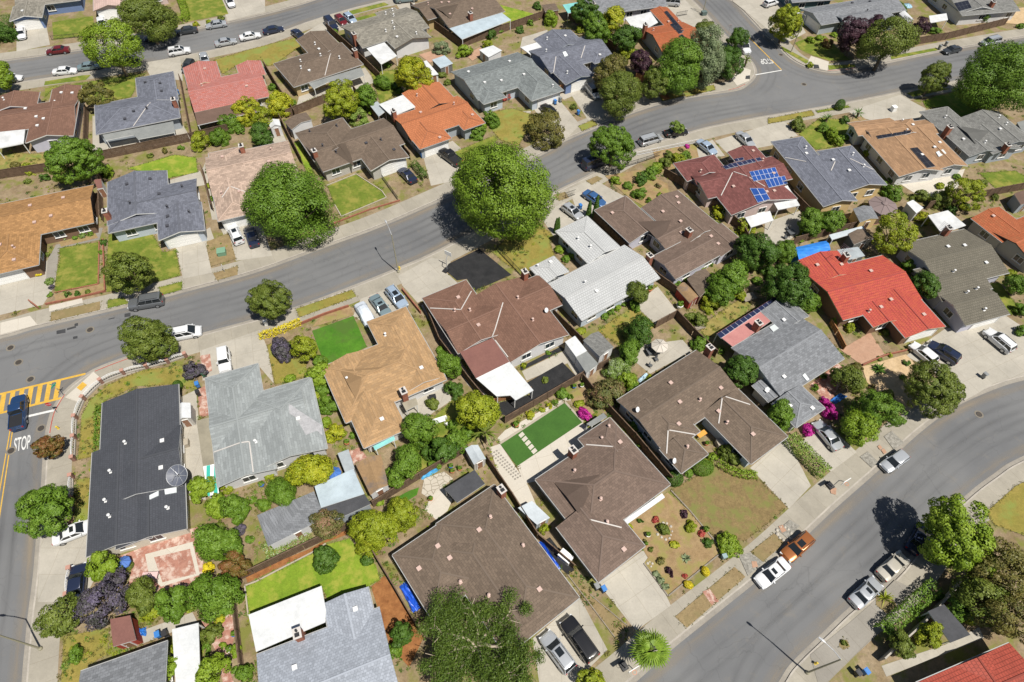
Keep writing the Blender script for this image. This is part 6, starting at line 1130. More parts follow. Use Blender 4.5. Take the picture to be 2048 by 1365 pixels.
rosette('agave', 1372, 1118, 30, .85, .09, 'silver', 'grey-green agave rosette in the dry front garden', 'plant', .05, (.2, 1.3)); rosette('agave', 1768, 1198, 40, 1.5, .05, 'ygreen', 'spiky grass clump on the verge by the silver sedan', 'plant', .1, (.3, 1.4)); rosette('cycad', 1756, 741, 44, 1.35, .12, 'dark', 'dark cycad on the tan gravel yard', 'plant', .2, (.1, 1.2)); rosette('agave', 955, 872, 20, 1.0, .08, 'pale', 'pale spiky plant by the feathery palm', 'plant', .1, (.2, 1.2))
def feather_tree():
    p = P(945, 1275, 5.2); base = Vector((p.x+.5, p.y-.8, .12)); Rr = 90*mpp(p); o = link('tree', None, None, base); tag(o, 'large feathery tree with pale bare limbs at the bottom edge', 'tree', 'trees of the neighbourhood')
    rng = np.random.default_rng(5); mb = MB(); tips = []; rnd = random.Random(9)
    mb.tube([(0, 0, -.1), (.1, .1, 1.2), (.0, .3, 2.4)], [.45, .36, .3], 9)
    for k in range(10):
        a = k*.628+.3; p0 = Vector((0, .3, 2.2)); r = .24
        for sgm in range(5):
            a += rnd.uniform(-.5, .5); st = Rr*.21; p1 = p0+Vector((math.cos(a)*st, math.sin(a)*st, rnd.uniform(.2, 1.0)*(1.1-sgm*.2)))
            mb.tube([p0, p0.lerp(p1, .5)+Vector((rnd.uniform(-.15, .15), rnd.uniform(-.15, .15), .12)), p1], [r, r*.86, r*.75], 6); p0 = p1; r *= .74
            if sgm >= 1:
                for s in (-1, 1):
                    b = a+s*rnd.uniform(.5, 1.1); L = rnd.uniform(.9, 1.9); q = p1+Vector((math.cos(b)*L, math.sin(b)*L, rnd.uniform(.2, .8))); mb.tube([p1, q], [r*.5, .03], 5); tips.append(q)
            tips.append(p1)
    mb.build('trunk', barkpale, o); C, N, V = [], [], []
    for q in tips:
        if rng.random() < .2: continue
        n = 600; d = rng.normal(size=(n, 3)); d /= np.linalg.norm(d, axis=1)[:, None]; C.append(np.array(q)+d*rng.uniform(.2, 1.0, (n, 1))*np.array([1.0, 1.0, .6])*rng.uniform(.85, 1.4)); N.append(d*.4+rng.normal(size=(n, 3))*.6+[0, 0, .3]); V.append(rng.normal(.5, .2, n)+rng.normal(0, .12))
    C = np.vstack(C); me = leaf_mesh('crown', C, np.vstack(N), rng.uniform(.13, .32, len(C)), np.concatenate(V), .34); c = link('crown', me, o); recol(c, LM['deep'])
feather_tree()
# hedges
def hedge(pxs, wd, hg, colr, label, fuzzy=.12):
    pts = smooth([P(x, y) for x, y in pxs], 6); rng = np.random.default_rng(int(pxs[0][0])); C, N = [], []
    for a, b in zip(pts, pts[1:]):
        d = b-a; l = d.length
        if l < .01: continue
        d /= l; s = Vector((-d.y, d.x, 0)); n = int(l*(wd+2*hg)*60); u = rng.uniform(0, l, n); k = rng.uniform(-1, 1, n)*(wd/2+hg)
        top = np.abs(k) < wd/2; off = np.where(top, k, np.sign(k)*wd/2); z = np.where(top, hg, hg-(np.abs(k)-wd/2)); rd = np.where(top, -((np.abs(k)/(wd/2))**4)*.18, 0); j = rng.normal(0, fuzzy, (n, 3))*.6
        C.append(np.array(a)+u[:, None]*np.array(d)+off[:, None]*np.array(s)+np.stack([0*u, 0*u, z+rd], 1)+j); N.append(np.where(top[:, None], [0, 0, 1.0], np.sign(off)[:, None]*np.array(s))+rng.normal(size=(n, 3))*.5)
    C = np.vstack(C); me = leaf_mesh('hedge', C, np.vstack(N), rng.uniform(.14, .3, len(C)), rng.normal(.5, .2, len(C))); me.materials[0] = LM[colr]; o = link('hedge', me); tag(o, label, 'hedge')
hedge([(520, 676), (560, 664), (602, 646)], 1.0, .8, 'vyellow', 'bright yellow flowering hedge beside the pavement'); hedge([(1574, 878), (1646, 952)], 2.0, 1.3, 'pale', 'wide white-flecked hedge between two driveways'); hedge([(1756, 1270), (1862, 1176)], 1.6, 1.5, 'green', 'long dark hedge along the bottom right fence'); hedge([(1435, 927), (1455, 941), (1485, 951), (1512, 953)], 1.0, .7, 'bright', 'curved clipped hedge above the patchy lawn')
hedge([(337, 44), (372, 42), (364, 5), (356, -8)], 1.6, 1.1, 'bright', 'clipped L-shaped hedge round the top left lawn'); hedge([(532, 1108), (580, 1086), (622, 1066)], 2.2, .6, 'whiteflower', 'white flowering ground cover behind the small grey shed'); hedge([(828, 332), (852, 362)], 1.1, 1.2, 'dark', 'dark clipped hedge beside the dark navy sedan'); hedge([(196, 900), (199, 850), (201, 812)], .8, .6, 'green', 'low green hedge along the slate roofed house')
hedge([(16, 45), (12, 90)], 2.5, 1.8, 'dark', 'tall dark hedge at the left edge by the blue house')
# ------------------------------------------------------------------ fences, sheds, street furniture and small things
FPOST = bldmesh('post', lambda m: m.box((0, 0, .98), (.11, .11, 1.96)), wood_f)
def fence(pxs, label, m=wood_f, h=1.8, gap=2.4, name='board_fence', style='board', grp='fences between the yards'):
    pts = [P(*q) for q in pxs]; o = thing(name, pts[0].copy(), 0, label, 'fence', grp); b0 = pts[0]; mb = MB(); rnd = random.Random(int(pxs[0][0]+pxs[0][1])); n = 0
    pm = FPOST if m is wood_f and h > 1.5 else None
    if pm is None: b = MB(); b.box((0, 0, h/2+.04), (.1 if style != 'iron' else .05,)*2+(h+.08,)); pm = b.mesh('post', m)
    for a, c in zip(pts, pts[1:]):
        d = c-a; l = d.length; d /= l; ang = math.atan2(d.y, d.x); k = 0
        s = Vector((-d.y, d.x, 0))
        if style == 'board':
            w = .22
            while k+w < l:
                q = a+d*(k+w/2)-b0; hh = h+rnd.uniform(-.05, .03); mb.box((q.x, q.y, hh/2), (w-.012, .025, hh), ang); k += w
            for z in (.35, h-.25): q = a-b0+s*.05; r = c-b0+s*.05; mb.bar(q+Vector((0, 0, z)), r+Vector((0, 0, z)), .05, .09)
            q = a-b0; r = c-b0; mb.bar(q+Vector((0, 0, h+.03)), r+Vector((0, 0, h+.03)), .13, .04)
        elif style == 'iron':
            w = .28
            while k+w < l: q = a+d*(k+w/2)-b0; mb.box((q.x, q.y, h/2), (.035, .035, h), ang); k += w
            for z in (.15, h*.95): mb.bar(a-b0+Vector((0, 0, z)), c-b0+Vector((0, 0, z)), .05, .05)
        elif style == 'wall': mb.bar(a-b0+Vector((0, 0, h/2)), c-b0+Vector((0, 0, h/2)), .17, h)
        for j in range(int(l/gap)+1):
            q = a+d*min(l, j*gap)-b0; n += 1
            if n < 100 and style != 'wall': link('post', pm, o, (q.x, q.y, 0), ang)
    mb.build('panel', m, o); return o
ironb = plain('black_iron', (0.03, 0.03, 0.032), .5, .3); ironw = plain('white_iron', (.72, .72, .72), .45)
for a in [([(0, 358), (102, 343)], 'dark board fence behind the weedy strip at the left edge'), ([(172, 326), (383, 283), (470, 262)], 'long board fence below the blue-grey porch roof'), ([(575, 236), (650, 206), (704, 188)], 'board fence behind the brown shingled house'), ([(178, 225), (175, 325)], 'board fence between the lilac house and the blue-grey house'),
 ([(364, 165), (387, 284)], 'board fence left of the faded red roof'), ([(530, 136), (556, 180), (592, 236)], 'board fence right of the faded red roof'), ([(655, 62), (715, 116), (762, 162)], 'board fence left of the mossy olive roof'), ([(822, 20), (868, 56), (922, 96), (1020, 60), (1090, 36)], 'board fence round the long metal patio roof'),
 ([(562, 244), (606, 330)], 'board fence between the pinkish tan and brown shingled roofs'), ([(708, 186), (770, 262), (822, 322)], 'board fence left of the bright orange roof'), ([(1104, 160), (1134, 186)], 'board fence beside the slate blue house'), ([(1138, 36), (1165, 60), (1232, 106)], 'board fence behind the slate blue house'),
 ([(1831, 90), (1890, 80), (2010, 50)], 'long board fence by the pavement at the upper right'), ([(1187, 440), (1258, 512), (1312, 562), (1382, 612)], 'board fence between silvery and rambling brown roofs'), ([(1326, 352), (1400, 396), (1480, 462), (1500, 500)], 'board fence left of the maroon house'), ([(1057, 562), (1100, 628), (1165, 692)], 'board fence left of the silvery white roof'),
 ([(1010, 847), (1165, 757), (1216, 730)], 'board fence behind the black gravel yard'), ([(848, 612), (880, 690), (940, 770), (988, 828)], 'board fence left of the reddish brown roof'), ([(748, 1014), (840, 958), (936, 902)], 'board fence behind the big dark brown roof'), ([(973, 922), (1024, 997), (1075, 1078), (1148, 1140)], 'board fence between the big dark brown roof and its right neighbour'),
 ([(1164, 762), (1197, 804), (1268, 880), (1340, 967)], 'board fence left of the broad roof with pale valley lines'), ([(476, 1163), (512, 1146), (612, 1098), (712, 1052)], 'dark fence along the top of the bottom lawn'), ([(470, 1182), (488, 1332)], 'dark fence left of the bottom lawn'), ([(750, 1112), (790, 1178), (848, 1277)], 'dark fence right of the bottom bark mulch'),
 ([(1310, 657), (1350, 635), (1384, 672), (1430, 716)], 'board fence left of the weedy yard'), ([(1584, 490), (1671, 467), (1761, 447)], 'board fence behind the blue tarpaulin shed'), ([(1850, 419), (1950, 398), (2048, 379)], 'board fence behind the right hand lawn'), ([(1800, 502), (1862, 590), (1900, 628)], 'board fence between red and olive roofs'), ([(1580, 397), (1622, 440), (1664, 472)], 'board fence between maroon and slate blue roofs'),
 ([(408, 346), (428, 424)], 'board fence beside the pinkish tan roof'), ([(204, 350), (208, 446)], 'board fence between orange-brown and blue-grey roofs'), ([(690, 800), (722, 862), (742, 908)], 'board fence left of the tan shake roof')]: fence(*a)
fence([(1270, 163), (1378, 172), (1430, 158)], 'new cedar fence by the street corner trees', wood_n); fence([(1113, 190), (1136, 180)], 'brown board gate between grey-green and slate blue houses', wood_n, name='board_gate'); fence([(1686, 700), (1670, 668), (1658, 648)], 'low board fence beside the tan terrace', wood_n, 1.1)
fence([(993, 500), (1046, 556)], 'black iron fence beside the black gravel front yard', ironb, 1.2, style='iron', name='iron_fence'); fence([(1210, 347), (1292, 322), (1320, 312)], 'dark iron fence in front of the planted soil yard', ironb, 1.0, style='iron', name='iron_fence'); fence([(1272, 312), (1395, 286)], 'low white picket fence by the silver minivan', ironw, .9, style='iron', name='picket_fence'); fence([(104, 80), (190, 72)], 'thin fence below the small top left lawn', ironb, .9, style='iron', name='iron_fence')
fence([(1130, 397), (1150, 390)], 'black iron driveway gate by the silver hatchback', ironb, 1.3, style='iron', name='iron_gate'); fence([(1352, 34), (1374, 30)], 'iron driveway gate near the red tile corner house', ironb, 1.1, style='iron', name='iron_gate'); fence([(765, 358), (797, 402)], 'thin iron fence along the driveway of the navy sedan', ironb, .9, style='iron', name='iron_fence')
fence([(1757, 1322), (1838, 1248), (1917, 1164)], 'pale concrete wall along the bottom right yard', kerbm, 1.5, style='wall', name='garden_wall', grp='garden walls'); fence([(600, 650), (650, 630), (698, 614)], 'low white and brick wall in front of the bright turf', brickm, .5, style='wall', name='garden_wall', grp='garden walls'); fence([(805, 582), (842, 628)], 'low brick wall beside the blue-grey SUV', brickm, .7, style='wall', name='garden_wall', grp='garden walls'); fence([(92, 610), (150, 598), (211, 584), (207, 480)], 'low brick wall round the lawn at the left edge', brickm, .35, style='wall', name='garden_wall', grp='garden walls'); fence([(1724, 732), (1770, 712), (1812, 702)], 'low wall between terrace and tan gravel', brickm, .4, style='wall', name='garden_wall', grp='garden walls')
fence([(668, 448), (740, 420), (800, 402)], 'low red brick kerb wall below the square lawn', brickm, .25, style='wall', name='garden_wall', grp='garden walls'); fence([(62, 606), (78, 618)], 'short brick gate wall by the left driveway', brickm, .8, style='wall', name='garden_wall', grp='garden walls')
def ornate(pxs, label):
    pts = [P(*q) for q in pxs]; o = thing('ornamental_fence', pts[0].copy(), 0, label, 'fence', 'white ornamental fences with brick pillars'); b0 = pts[0]; pb = MB(); pb.box((0, 0, .5), (.42, .42, 1.0)); pb.box((0, 0, 1.03), (.5, .5, .07), 0, 1); pme = pb.mesh('pillar', [mottled('pillar_brick', (.24, .13, .10), (.31, .18, .14), 3, 10, .9), plain('pillar_cap', (.40, .22, .17), .8)])
    for k, p in enumerate(pts):
        d = (pts[min(k+1, len(pts)-1)]-pts[max(k-1, 0)]); link('pillar', pme, o, p-b0, math.atan2(d.y, d.x))
        if k+1 < len(pts):
            mb = MB(); a = p-b0; c = pts[k+1]-b0; d = c-a; l = d.length; n = 9
            mb.bar(a+Vector((0, 0, .14)), c+Vector((0, 0, .14)), .12, .28, 2)
            prev = None
            for j in range(n+1):
                f = j/n; q = a+d*f; hz = .45+.4*math.sin(f*math.pi)**.7; mb.box((q.x, q.y, .4+hz/2), (.035, .035, hz))
                top = q+Vector((0, 0, .4+hz))
                if prev is not None: mb.bar(prev, top, .05, .05); mb.bar(prev-Vector((0, 0, .35)), top-Vector((0, 0, .12)), .05, .05); mb.bar(prev-Vector((0, 0, .12)), top-Vector((0, 0, .35)), .05, .05)
                prev = top
            mb.build('panel', [ironw, brickm, kerbm], o)
ornate([(373, 714), (338, 726), (296, 737), (249, 748), (205, 766), (170, 800), (154, 838), (152, 878), (150, 920)], 'white ornamental iron fence with brick pillars round the corner lawn'); ornate([(147, 956), (146, 1000), (144, 1045)], 'white ornamental fence with brick pillars beside the wide green tree'); ornate([(145, 1140), (140, 1192)], 'white ornamental gate in front of the dark blue car')
# sheds and canopies
def shed(px4, z, label, roofm, wallc, kind='gable', name='shed', ridge=None, dz=.5):
    pts = [P(x, y, z) for x, y in px4]; c = sum(pts, Vector())/4; o = thing(name, Vector((c.x, c.y, .12)), 0, label, 'shed', 'sheds and outbuildings'); L = [p-Vector((c.x, c.y, .12)) for p in pts]
    mb, wb = MB(), MB(); t = .1
    def plate(q, uv=None):
        mb.face(q, 0, [((p-q[0]).dot((q[1]-q[0]).normalized()), (p-q[0]).length) for p in q]); b = [p-Vector((0, 0, t)) for p in q]; mb.face(b[::-1], 1)
        for k in range(len(q)): r = (k+1) % len(q); mb.face([b[k], b[r], q[r], q[k]], 1)
    ar = sum(L[k].x*L[(k+1) % 4].y-L[(k+1) % 4].x*L[k].y for k in range(4))
    if ar < 0: L = [L[1], L[0], L[3], L[2]]
    ins = [p*.93 for p in L]
    for p, q in zip(ins, L): p.z = q.z-.1
    if kind == 'gable':                       # ridge from the middle of side 0-1 to the middle of side 2-3
        m0, m1 = (L[0]+L[1])/2+Vector((0, 0, dz)), (L[2]+L[3])/2+Vector((0, 0, dz)); plate([L[0], m0, m1, L[3]]); plate([m0, L[1], L[2], m1])
        for a, b in ((0, 1), (2, 3)): mm = (ins[a]+ins[b])/2; mm.z += dz*.9; wb.face([ins[a], ins[b], mm])
    elif kind == 'barrel':
        n = 7; e0 = [L[0].lerp(L[1], k/n)+Vector((0, 0, math.sin(math.pi*k/n)*dz)) for k in range(n+1)]; e1 = [L[3].lerp(L[2], k/n)+Vector((0, 0, math.sin(math.pi*k/n)*dz)) for k in range(n+1)]
        for k in range(n): plate([e0[k], e0[k+1], e1[k+1], e1[k]])
        wb.face(e0[::-1]); wb.face(e1)
    else:
        if dz: L[2].z += dz; L[3].z += dz; ins[2].z += dz; ins[3].z += dz
        plate(L)
    for k in range(4): r = (k+1) % 4; a, b = ins[k], ins[r]; wb.face([Vector((a.x, a.y, -.1)), Vector((b.x, b.y, -.1)), b, a])
    mb.build('roof', [roofm, trimw], o); wb.build('wall', wallmat('shed_'+wallc, WALLC[wallc]), o)
    cands = [(a, b) for a, b in ((ins[0], ins[1]), (ins[1], ins[2]), (ins[2], ins[3]), (ins[3], ins[0]))]; a, b = min(cands, key=lambda q: (q[0]+q[1]).y)
    d = b-a; n = Vector((d.y, -d.x, 0)).normalized(); q = (a+b)/2
    if n.dot(q) < 0: n = -n
    link('door', DM, o, (q.x, q.y, .95), math.atan2(n.y, n.x)-math.pi/2, (.8, 1, .85)); return o
WALLC['redw'] = (.36, .06, .04); WALLC['dgrey'] = (.16, .16, .15); WALLC['bluet'] = (.03, .12, .55)
for a in [([(864, 120), (889, 111), (906, 127), (881, 137)], 2.2, 'grey garden shed with pale blue metal roof beside the paved yard', PM['bluemetal'], 'dgrey', 'flat'), ([(958, 100), (986, 91), (1004, 101), (977, 115)], 2.2, 'small white roofed shelter above the grey-green roof', PM['white'], 'white', 'flat'), ([(847, 123), (853, 121), (877, 149), (862, 152)], 2.2, 'narrow white shed beside the yellow-leaved tree', PM['white'], 'white', 'flat'),
 ([(536, 246), (558, 239), (562, 252), (541, 256)], 2.3, 'tiny white gabled shed beside the brown shingled roof', PM['white'], 'white', 'gable'), ([(568, 244), (612, 225), (624, 240), (583, 260)], 2.5, 'brown roofed outbuilding with white gable behind the brown house', RC['brown'], 'white', 'gable'),
 ([(1130, 684), (1150, 672), (1174, 702), (1152, 714)], 2.4, 'white roofed shed behind the reddish brown house', PM['white'], 'white', 'flat'), ([(1151, 714), (1174, 703), (1197, 728), (1173, 747)], 2.3, 'grey roofed white shed touching the white shed', PM['greyfelt'], 'white', 'flat'), ([(1166, 681), (1197, 663), (1228, 695), (1200, 714)], 2.5, 'grey gabled shed with white front beside the white-flowering bush', RC['greygrey'], 'white', 'gable'),
 ([(1369, 565), (1353, 577), (1380, 607), (1400, 593)], 1.9, 'barn red shed with curved brown roof', PM['tanfelt'], 'redw', 'barrel'), ([(1410, 537), (1374, 558), (1400, 594), (1436, 566)], 2.4, 'brown shingled shed beside the barn red shed', RC['brown'], 'brown', 'gable'),
 ([(1706, 418), (1743, 413), (1757, 437), (1720, 445)], 2.4, 'yellow walled shed with dark grey roof beside the parasol', RC['midgrey'], 'yellow', 'gable'), ([(1696, 468), (1728, 458), (1750, 478), (1708, 490)], 2.4, 'brown roofed grey shed behind the bright red roof', RC['brown'], 'dgrey', 'gable'), ([(1813, 406), (1826, 400), (1847, 416), (1833, 427)], 2.2, 'long narrow white shed near the parasol', PM['white'], 'white', 'flat'),
 ([(1674, 500), (1716, 494), (1730, 512), (1692, 521)], 2.2, 'grey metal lean-to behind the bright red roof', PM['greysheet'], 'dgrey', 'flat'), ([(711, 929), (762, 909), (777, 971), (741, 991)], 2.3, 'moss-stained tan gabled shed beside the blue metal roof', PM['tanfelt'], 'white', 'gable'), ([(629, 973), (706, 938), (729, 988), (642, 1016)], 2.5, 'large blue metal roofed shed', PM['bluemetal'], 'grey', 'flat'),
 ([(642, 1017), (729, 989), (742, 1008), (672, 1040)], 2.3, 'dark felt roofed shed below the blue metal roof', PM['darkfelt'], 'grey', 'flat'), ([(675, 907), (697, 899), (709, 937), (690, 945)], 2.4, 'narrow grey-blue roofed shed above the blue metal roof', PM['greysheet'], 'grey', 'flat'), ([(514, 1031), (628, 983), (650, 1036), (536, 1093)], 2.5, 'grey shingled outbuilding beside the reddish tree', RC['midgrey'], 'white', 'flat'),
 ([(352, 812), (381, 806), (382, 836), (353, 843)], 2.2, 'small white gabled shed beside the slate roof', PM['white'], 'greige', 'gable'), ([(220, 1239), (260, 1231), (272, 1280), (226, 1294)], 2.2, 'rusty brown roofed lean-to in the bottom left', PM['maroonfelt'], 'redw', 'flat'), ([(930, 898), (956, 890), (972, 918), (948, 930)], 2.2, 'grey plastic roofed shed at the fence by the flagstones', PM['clearsheet'], 'greige', 'gable'),
 ([(1036, 1016), (1064, 1002), (1100, 1036), (1074, 1050)], 2.0, 'pale corrugated metal shed between the two brown roofs', PM['clearsheet'], 'grey', 'flat'), ([(1798, 27), (1812, 24), (1828, 40), (1816, 44)], 2.2, 'white arched garden shelter behind the purple trees', PM['white'], 'white', 'barrel'), ([(1084, 10), (1110, 7), (1118, 20), (1090, 24)], 2.2, 'brown roofed shed by the top lawn', RC['brown'], 'brown', 'flat'), ([(187, 360), (202, 358), (205, 376), (195, 378)], 2.2, 'small maroon roofed shed beside the orange-brown roof', PM['maroonfelt'], 'white', 'flat'), ([(2034, 245), (2060, 238), (2075, 262), (2048, 270)], 2.4, 'grey shed at the right edge behind the grey roof', PM['greyfelt'], 'grey', 'flat'), ([(2028, 388), (2060, 376), (2070, 402), (2042, 410)], 2.4, 'dark roofed shed at the right edge below the lawn', PM['brownfelt'], 'grey', 'flat')]:
    shed(*a, dz=0 if a[5] == 'flat' else .5)
def freestanding(px, m, zs, label, name, cat, posts, walls=False):
    pts = [P(x, y, z) for (x, y), z in zip(px, zs)]; c = sum(pts, Vector())/len(pts); c.z = .12; o = thing(name, c, 0, label, cat); patio_cover(px, m, zs, o, Matrix.Translation(-c), posts, 'roof'); return o
freestanding([(344, 1259), (397, 1246), (401, 1372), (352, 1380)], 'white', (2.4,)*4, 'long white fabric canopy beside the bottom grey roof', 'canopy', 'canopy', (0, 1, 2, 3)); freestanding([(1856, 1223), (1888, 1209), (1941, 1270), (1901, 1286)], 'darkfelt', (2.4, 2.4, 2.3, 2.3), 'dark rectangular shade roof in the bottom right yard', 'shade_roof', 'canopy', (0, 1, 2, 3)); freestanding([(1173, 848), (1207, 826), (1214, 834), (1183, 853)], 'greyfelt', (2.3,)*4, 'grey pergola roof beside the magenta bush', 'pergola', 'pergola', (0, 3)); freestanding([(1658, 470), (1726, 452), (1730, 460), (1664, 480)], 'clearsheet', (2.3,)*4, 'translucent ribbed lean-to roof above the blue tarpaulin shed', 'lean_to', 'lean-to', (0, 3))
def tarp_shed():
    px = [(1586, 496), (1651, 482), (1661, 500), (1598, 521)]; pts = [P(x, y, 2.2) for x, y in px]; c = sum(pts, Vector())/4; c.z = .12; o = thing('tarpaulin_shed', c, 0, 'shed wrapped in a bright blue tarpaulin', 'shed'); L = [p-c for p in pts]; mb = MB(); rnd = random.Random(2)
    n = 9; g = []
    for i in range(n+1):
        r = []
        for j in range(n+1):
            p = (L[0].lerp(L[1], i/n)).lerp(L[3].lerp(L[2], i/n), j/n); r.append(p+Vector((0, 0, .35*math.sin(math.pi*j/n)+rnd.uniform(-.05, .05))))
        g.append(r)
    for i in range(n):
        for j in range(n): mb.face([g[i][j], g[i+1][j], g[i+1][j+1], g[i][j+1]])
    ring = [g[i][0] for i in range(n+1)]+[g[n][j] for j in range(1, n+1)]+[g[i][n] for i in range(n-1, -1, -1)]+[g[0][j] for j in range(n-1, 0, -1)]
    for k in range(len(ring)): a, b = ring[k], ring[(k+1) % len(ring)]; mb.face([a, b, Vector((b.x*1.04, b.y*1.04, 0)), Vector((a.x*1.04, a.y*1.04, 0))])
    mb.build('tarpaulin', mottled('blue_tarpaulin', (.025, .17, .60), (.05, .27, .72), .8, 6, .45, amt=.3), o); b = MB()
    for p in L: b.box((p.x*.95, p.y*.95, 1.0), (.1, .1, 2))
    b.build('frame', galv, o)
tarp_shed()
def tarp(px, label, colr=(.02, .10, .55)):
    pts = [P(x, y, .3) for x, y in px]; c = sum(pts, Vector())/4; mb = MB(); rnd = random.Random(int(px[0][0])); n = 8; g = [[(pts[0].lerp(pts[1], i/n)).lerp(pts[3].lerp(pts[2], i/n), j/n)-c+Vector((rnd.uniform(-.05, .05), rnd.uniform(-.05, .05), rnd.uniform(0, .4) if 0 < i < n and 0 < j < n else -.12)) for j in range(n+1)] for i in range(n+1)]
    for i in range(n):
        for j in range(n): mb.face([g[i][j], g[i+1][j], g[i+1][j+1], g[i][j+1]])
    o = mb.build('tarpaulin', plain('tarp_%.2f' % colr[0], colr, .4)); o.location = c; tag(o, label, 'tarpaulin')
tarp([(798, 1174), (812, 1160), (842, 1216), (826, 1226)], 'crumpled blue tarpaulin left of the big dark brown roof'); tarp([(1076, 1084), (1084, 1082), (1122, 1136), (1114, 1140)], 'crumpled blue tarpaulin right of the big dark brown roof'); tarp([(1660, 800), (1680, 786), (1696, 792), (1672, 808)], 'blue tarpaulin by the magenta bougainvillea', (.03, .16, .5)); tarp([(840, 952), (876, 934), (880, 940), (844, 960)], 'long light blue roll along the rear fence', (.08, .35, .62)); tarp([(275, 1258), (292, 1254), (292, 1272), (278, 1272)], 'blue tarpaulin bundle beside the rusty lean-to', (.03, .14, .5)); tarp([(1276, 760), (1294, 745), (1298, 750), (1280, 766)], 'pale blue plastic sheet beside the broad roof', (.45, .6, .7))
# street lamps
def street_lamp(bx, by, hp, arm, ang, label, col=(.33, .31, .22)):
    b = P(bx, by, .12); o = thing('street_lamp', b, ang, label, 'street lamp', 'street lamps'); mb = MB(); mb.lathe([(.22, -.1), (.22, .25), (.13, .4)], (0, 0, 0), 10); mb.tube([(0, 0, 0), (0, 0, hp)], [.11, .07], 9); m = plain('lamp_post', col, .6, .2); mb.build('pole', m, o)
    a = MB(); a.tube([(0, 0, hp-.1), (arm*.5, 0, hp+.55), (arm, 0, hp+.8)], [.06, .05, .045], 7); a.build('arm', galv, o); h = MB(); h.tube([(arm-.15, 0, hp+.8), (arm+.2, 0, hp+.82), (arm+.6, 0, hp+.8)], [.06, .15, .1], 8); h.build('lamp_head', plain('lamp_head', (.55, .56, .57), .4, .3), o)
street_lamp(797, 545, 8.5, 2.0, R_(118), 'tall street lamp on the pavement of the main street'); street_lamp(82, 1298, 8.5, 2.2, R_(180), 'street lamp at the bottom left kerb'); street_lamp(1614, 1346, 8.5, 2.2, R_(140), 'street lamp at the bottom right kerb'); street_lamp(1582, 105, 8.5, 2.0, R_(200), 'street lamp on the verge of the upper right corner'); street_lamp(1405, 28, 7, 1.2, R_(-20), 'street lamp at the top beside the side street')
def sign(px, py, h, plates, label, cat='sign'):
    b = P(px, py, .12); o = thing('street_sign', b, 0, label, cat); mb = MB(); mb.tube([(0, 0, -.1), (0, 0, h)], [.035, .035], 6); mb.build('post', galv, o)
    for nm, z, ang, w_, hh, m, kind in plates:
        q = MB()
        if kind == 'oct':
            n = 8; f = [(0, math.cos(R_(22.5+45*k))*w_, math.sin(R_(22.5+45*k))*w_) for k in range(n)]; 
            q.face([(.03, y, zz) for _, y, zz in f]); q.face([(-.01, y, zz) for _, y, zz in f][::-1], 1)
            for k in range(n): r = (k+1) % n; q.face([(-.01, f[k][1], f[k][2]), (-.01, f[r][1], f[r][2]), (.03, f[r][1], f[r][2]), (.03, f[k][1], f[k][2])])
        else: q.box((0, 0, 0), (.03, w_, hh))
        s = q.build(nm, [m, galv], o); s.location = (.05, 0, z); s.rotation_euler = (0, 0, ang); 
        if kind == 'oct':
            cu = bpy.data.curves.new('t', 'FONT'); cu.body = 'STOP'; cu.size = .3; cu.align_x = 'CENTER'; cu.align_y = 'CENTER'; ob = bpy.data.objects.new('t', cu); COL.objects.link(ob); me = bpy.data.meshes.new_from_object(ob.evaluated_get(bpy.context.evaluated_depsgraph_get())); bpy.data.objects.remove(ob); me.materials.clear(); me.materials.append(white_paint)
            t = link('lettering', me, s, (.036, 0, 0)); t.rotation_euler = (math.pi/2, 0, math.pi/2)
redsign = plain('red_sign', (.5, .02, .02), .4); greensign = plain('green_sign', (.01, .30, .18), .4)
sign(115, 826, 2.6, [('sign_plate', 2.3, R_(-75), .38, .7, redsign, 'oct')], 'red octagonal STOP sign at the kerb of the left street'); sign(128, 792, 3.0, [('name_plate', 2.9, R_(80), .9, .2, greensign, 'box'), ('name_plate', 2.65, R_(-15), .9, .2, greensign, 'box')], 'green street name sign at the crosswalk corner'); sign(1455, 72, 2.6, [('sign_plate', 2.3, R_(90), .38, .7, redsign, 'oct')], 'STOP sign beside the side street trees'); sign(450, 545, 1.8, [('sign_plate', 1.6, .4, .3, .4, white_paint, 'box')], 'small white sign on the verge beside the pinkish tan house')
def hydrant(px, py, label):
    o = thing('fire_hydrant', P(px, py, .12), 0, label, 'fire hydrant', 'fire hydrants'); mb = MB(); mb.lathe([(.16, 0), (.16, .08), (.11, .1), (.11, .5), (.15, .52), (.13, .62), (.05, .72)], (0, 0, 0), 10); mb.tube([(-.22, 0, .38), (.22, 0, .38)], [.07, .07], 8); mb.build('hydrant_body', plain('hydrant_yellow', (.62, .45, .05), .5), o)
hydrant(117, 858, 'yellow fire hydrant at the left street kerb'); hydrant(1696, 134, 'yellow fire hydrant near the red kerb at upper right'); hydrant(1630, 1328, 'yellow fire hydrant near the bottom right lamp'); hydrant(799, 539, 'small yellow marker beside the main street lamp')
def hoop(px, py, ang, label):
    o = thing('basketball_hoop', P(px, py), ang, label, 'basketball hoop', 'basketball hoops'); mb = MB(); mb.box((-.3, 0, .15), (1.0, .75, .3)); mb.build('base', black, o); q = MB(); q.tube([(0, 0, .2), (0, 0, 2.4), (.55, 0, 3.1)], [.06, .06, .05], 7); q.build('pole', galv, o); b = MB(); b.box((.62, 0, 3.3), (.06, 1.3, .85)); b.build('backboard', white_paint, o); r = MB()
    for k in range(12): a0, a1 = k*math.pi/6, (k+1)*math.pi/6; r.bar((.9+.23*math.cos(a0), .23*math.sin(a0), 3.05), (.9+.23*math.cos(a1), .23*math.sin(a1), 3.05), .03, .03)
    r.build('ring', plain('ring_orange', (.6, .15, .03), .5), o)
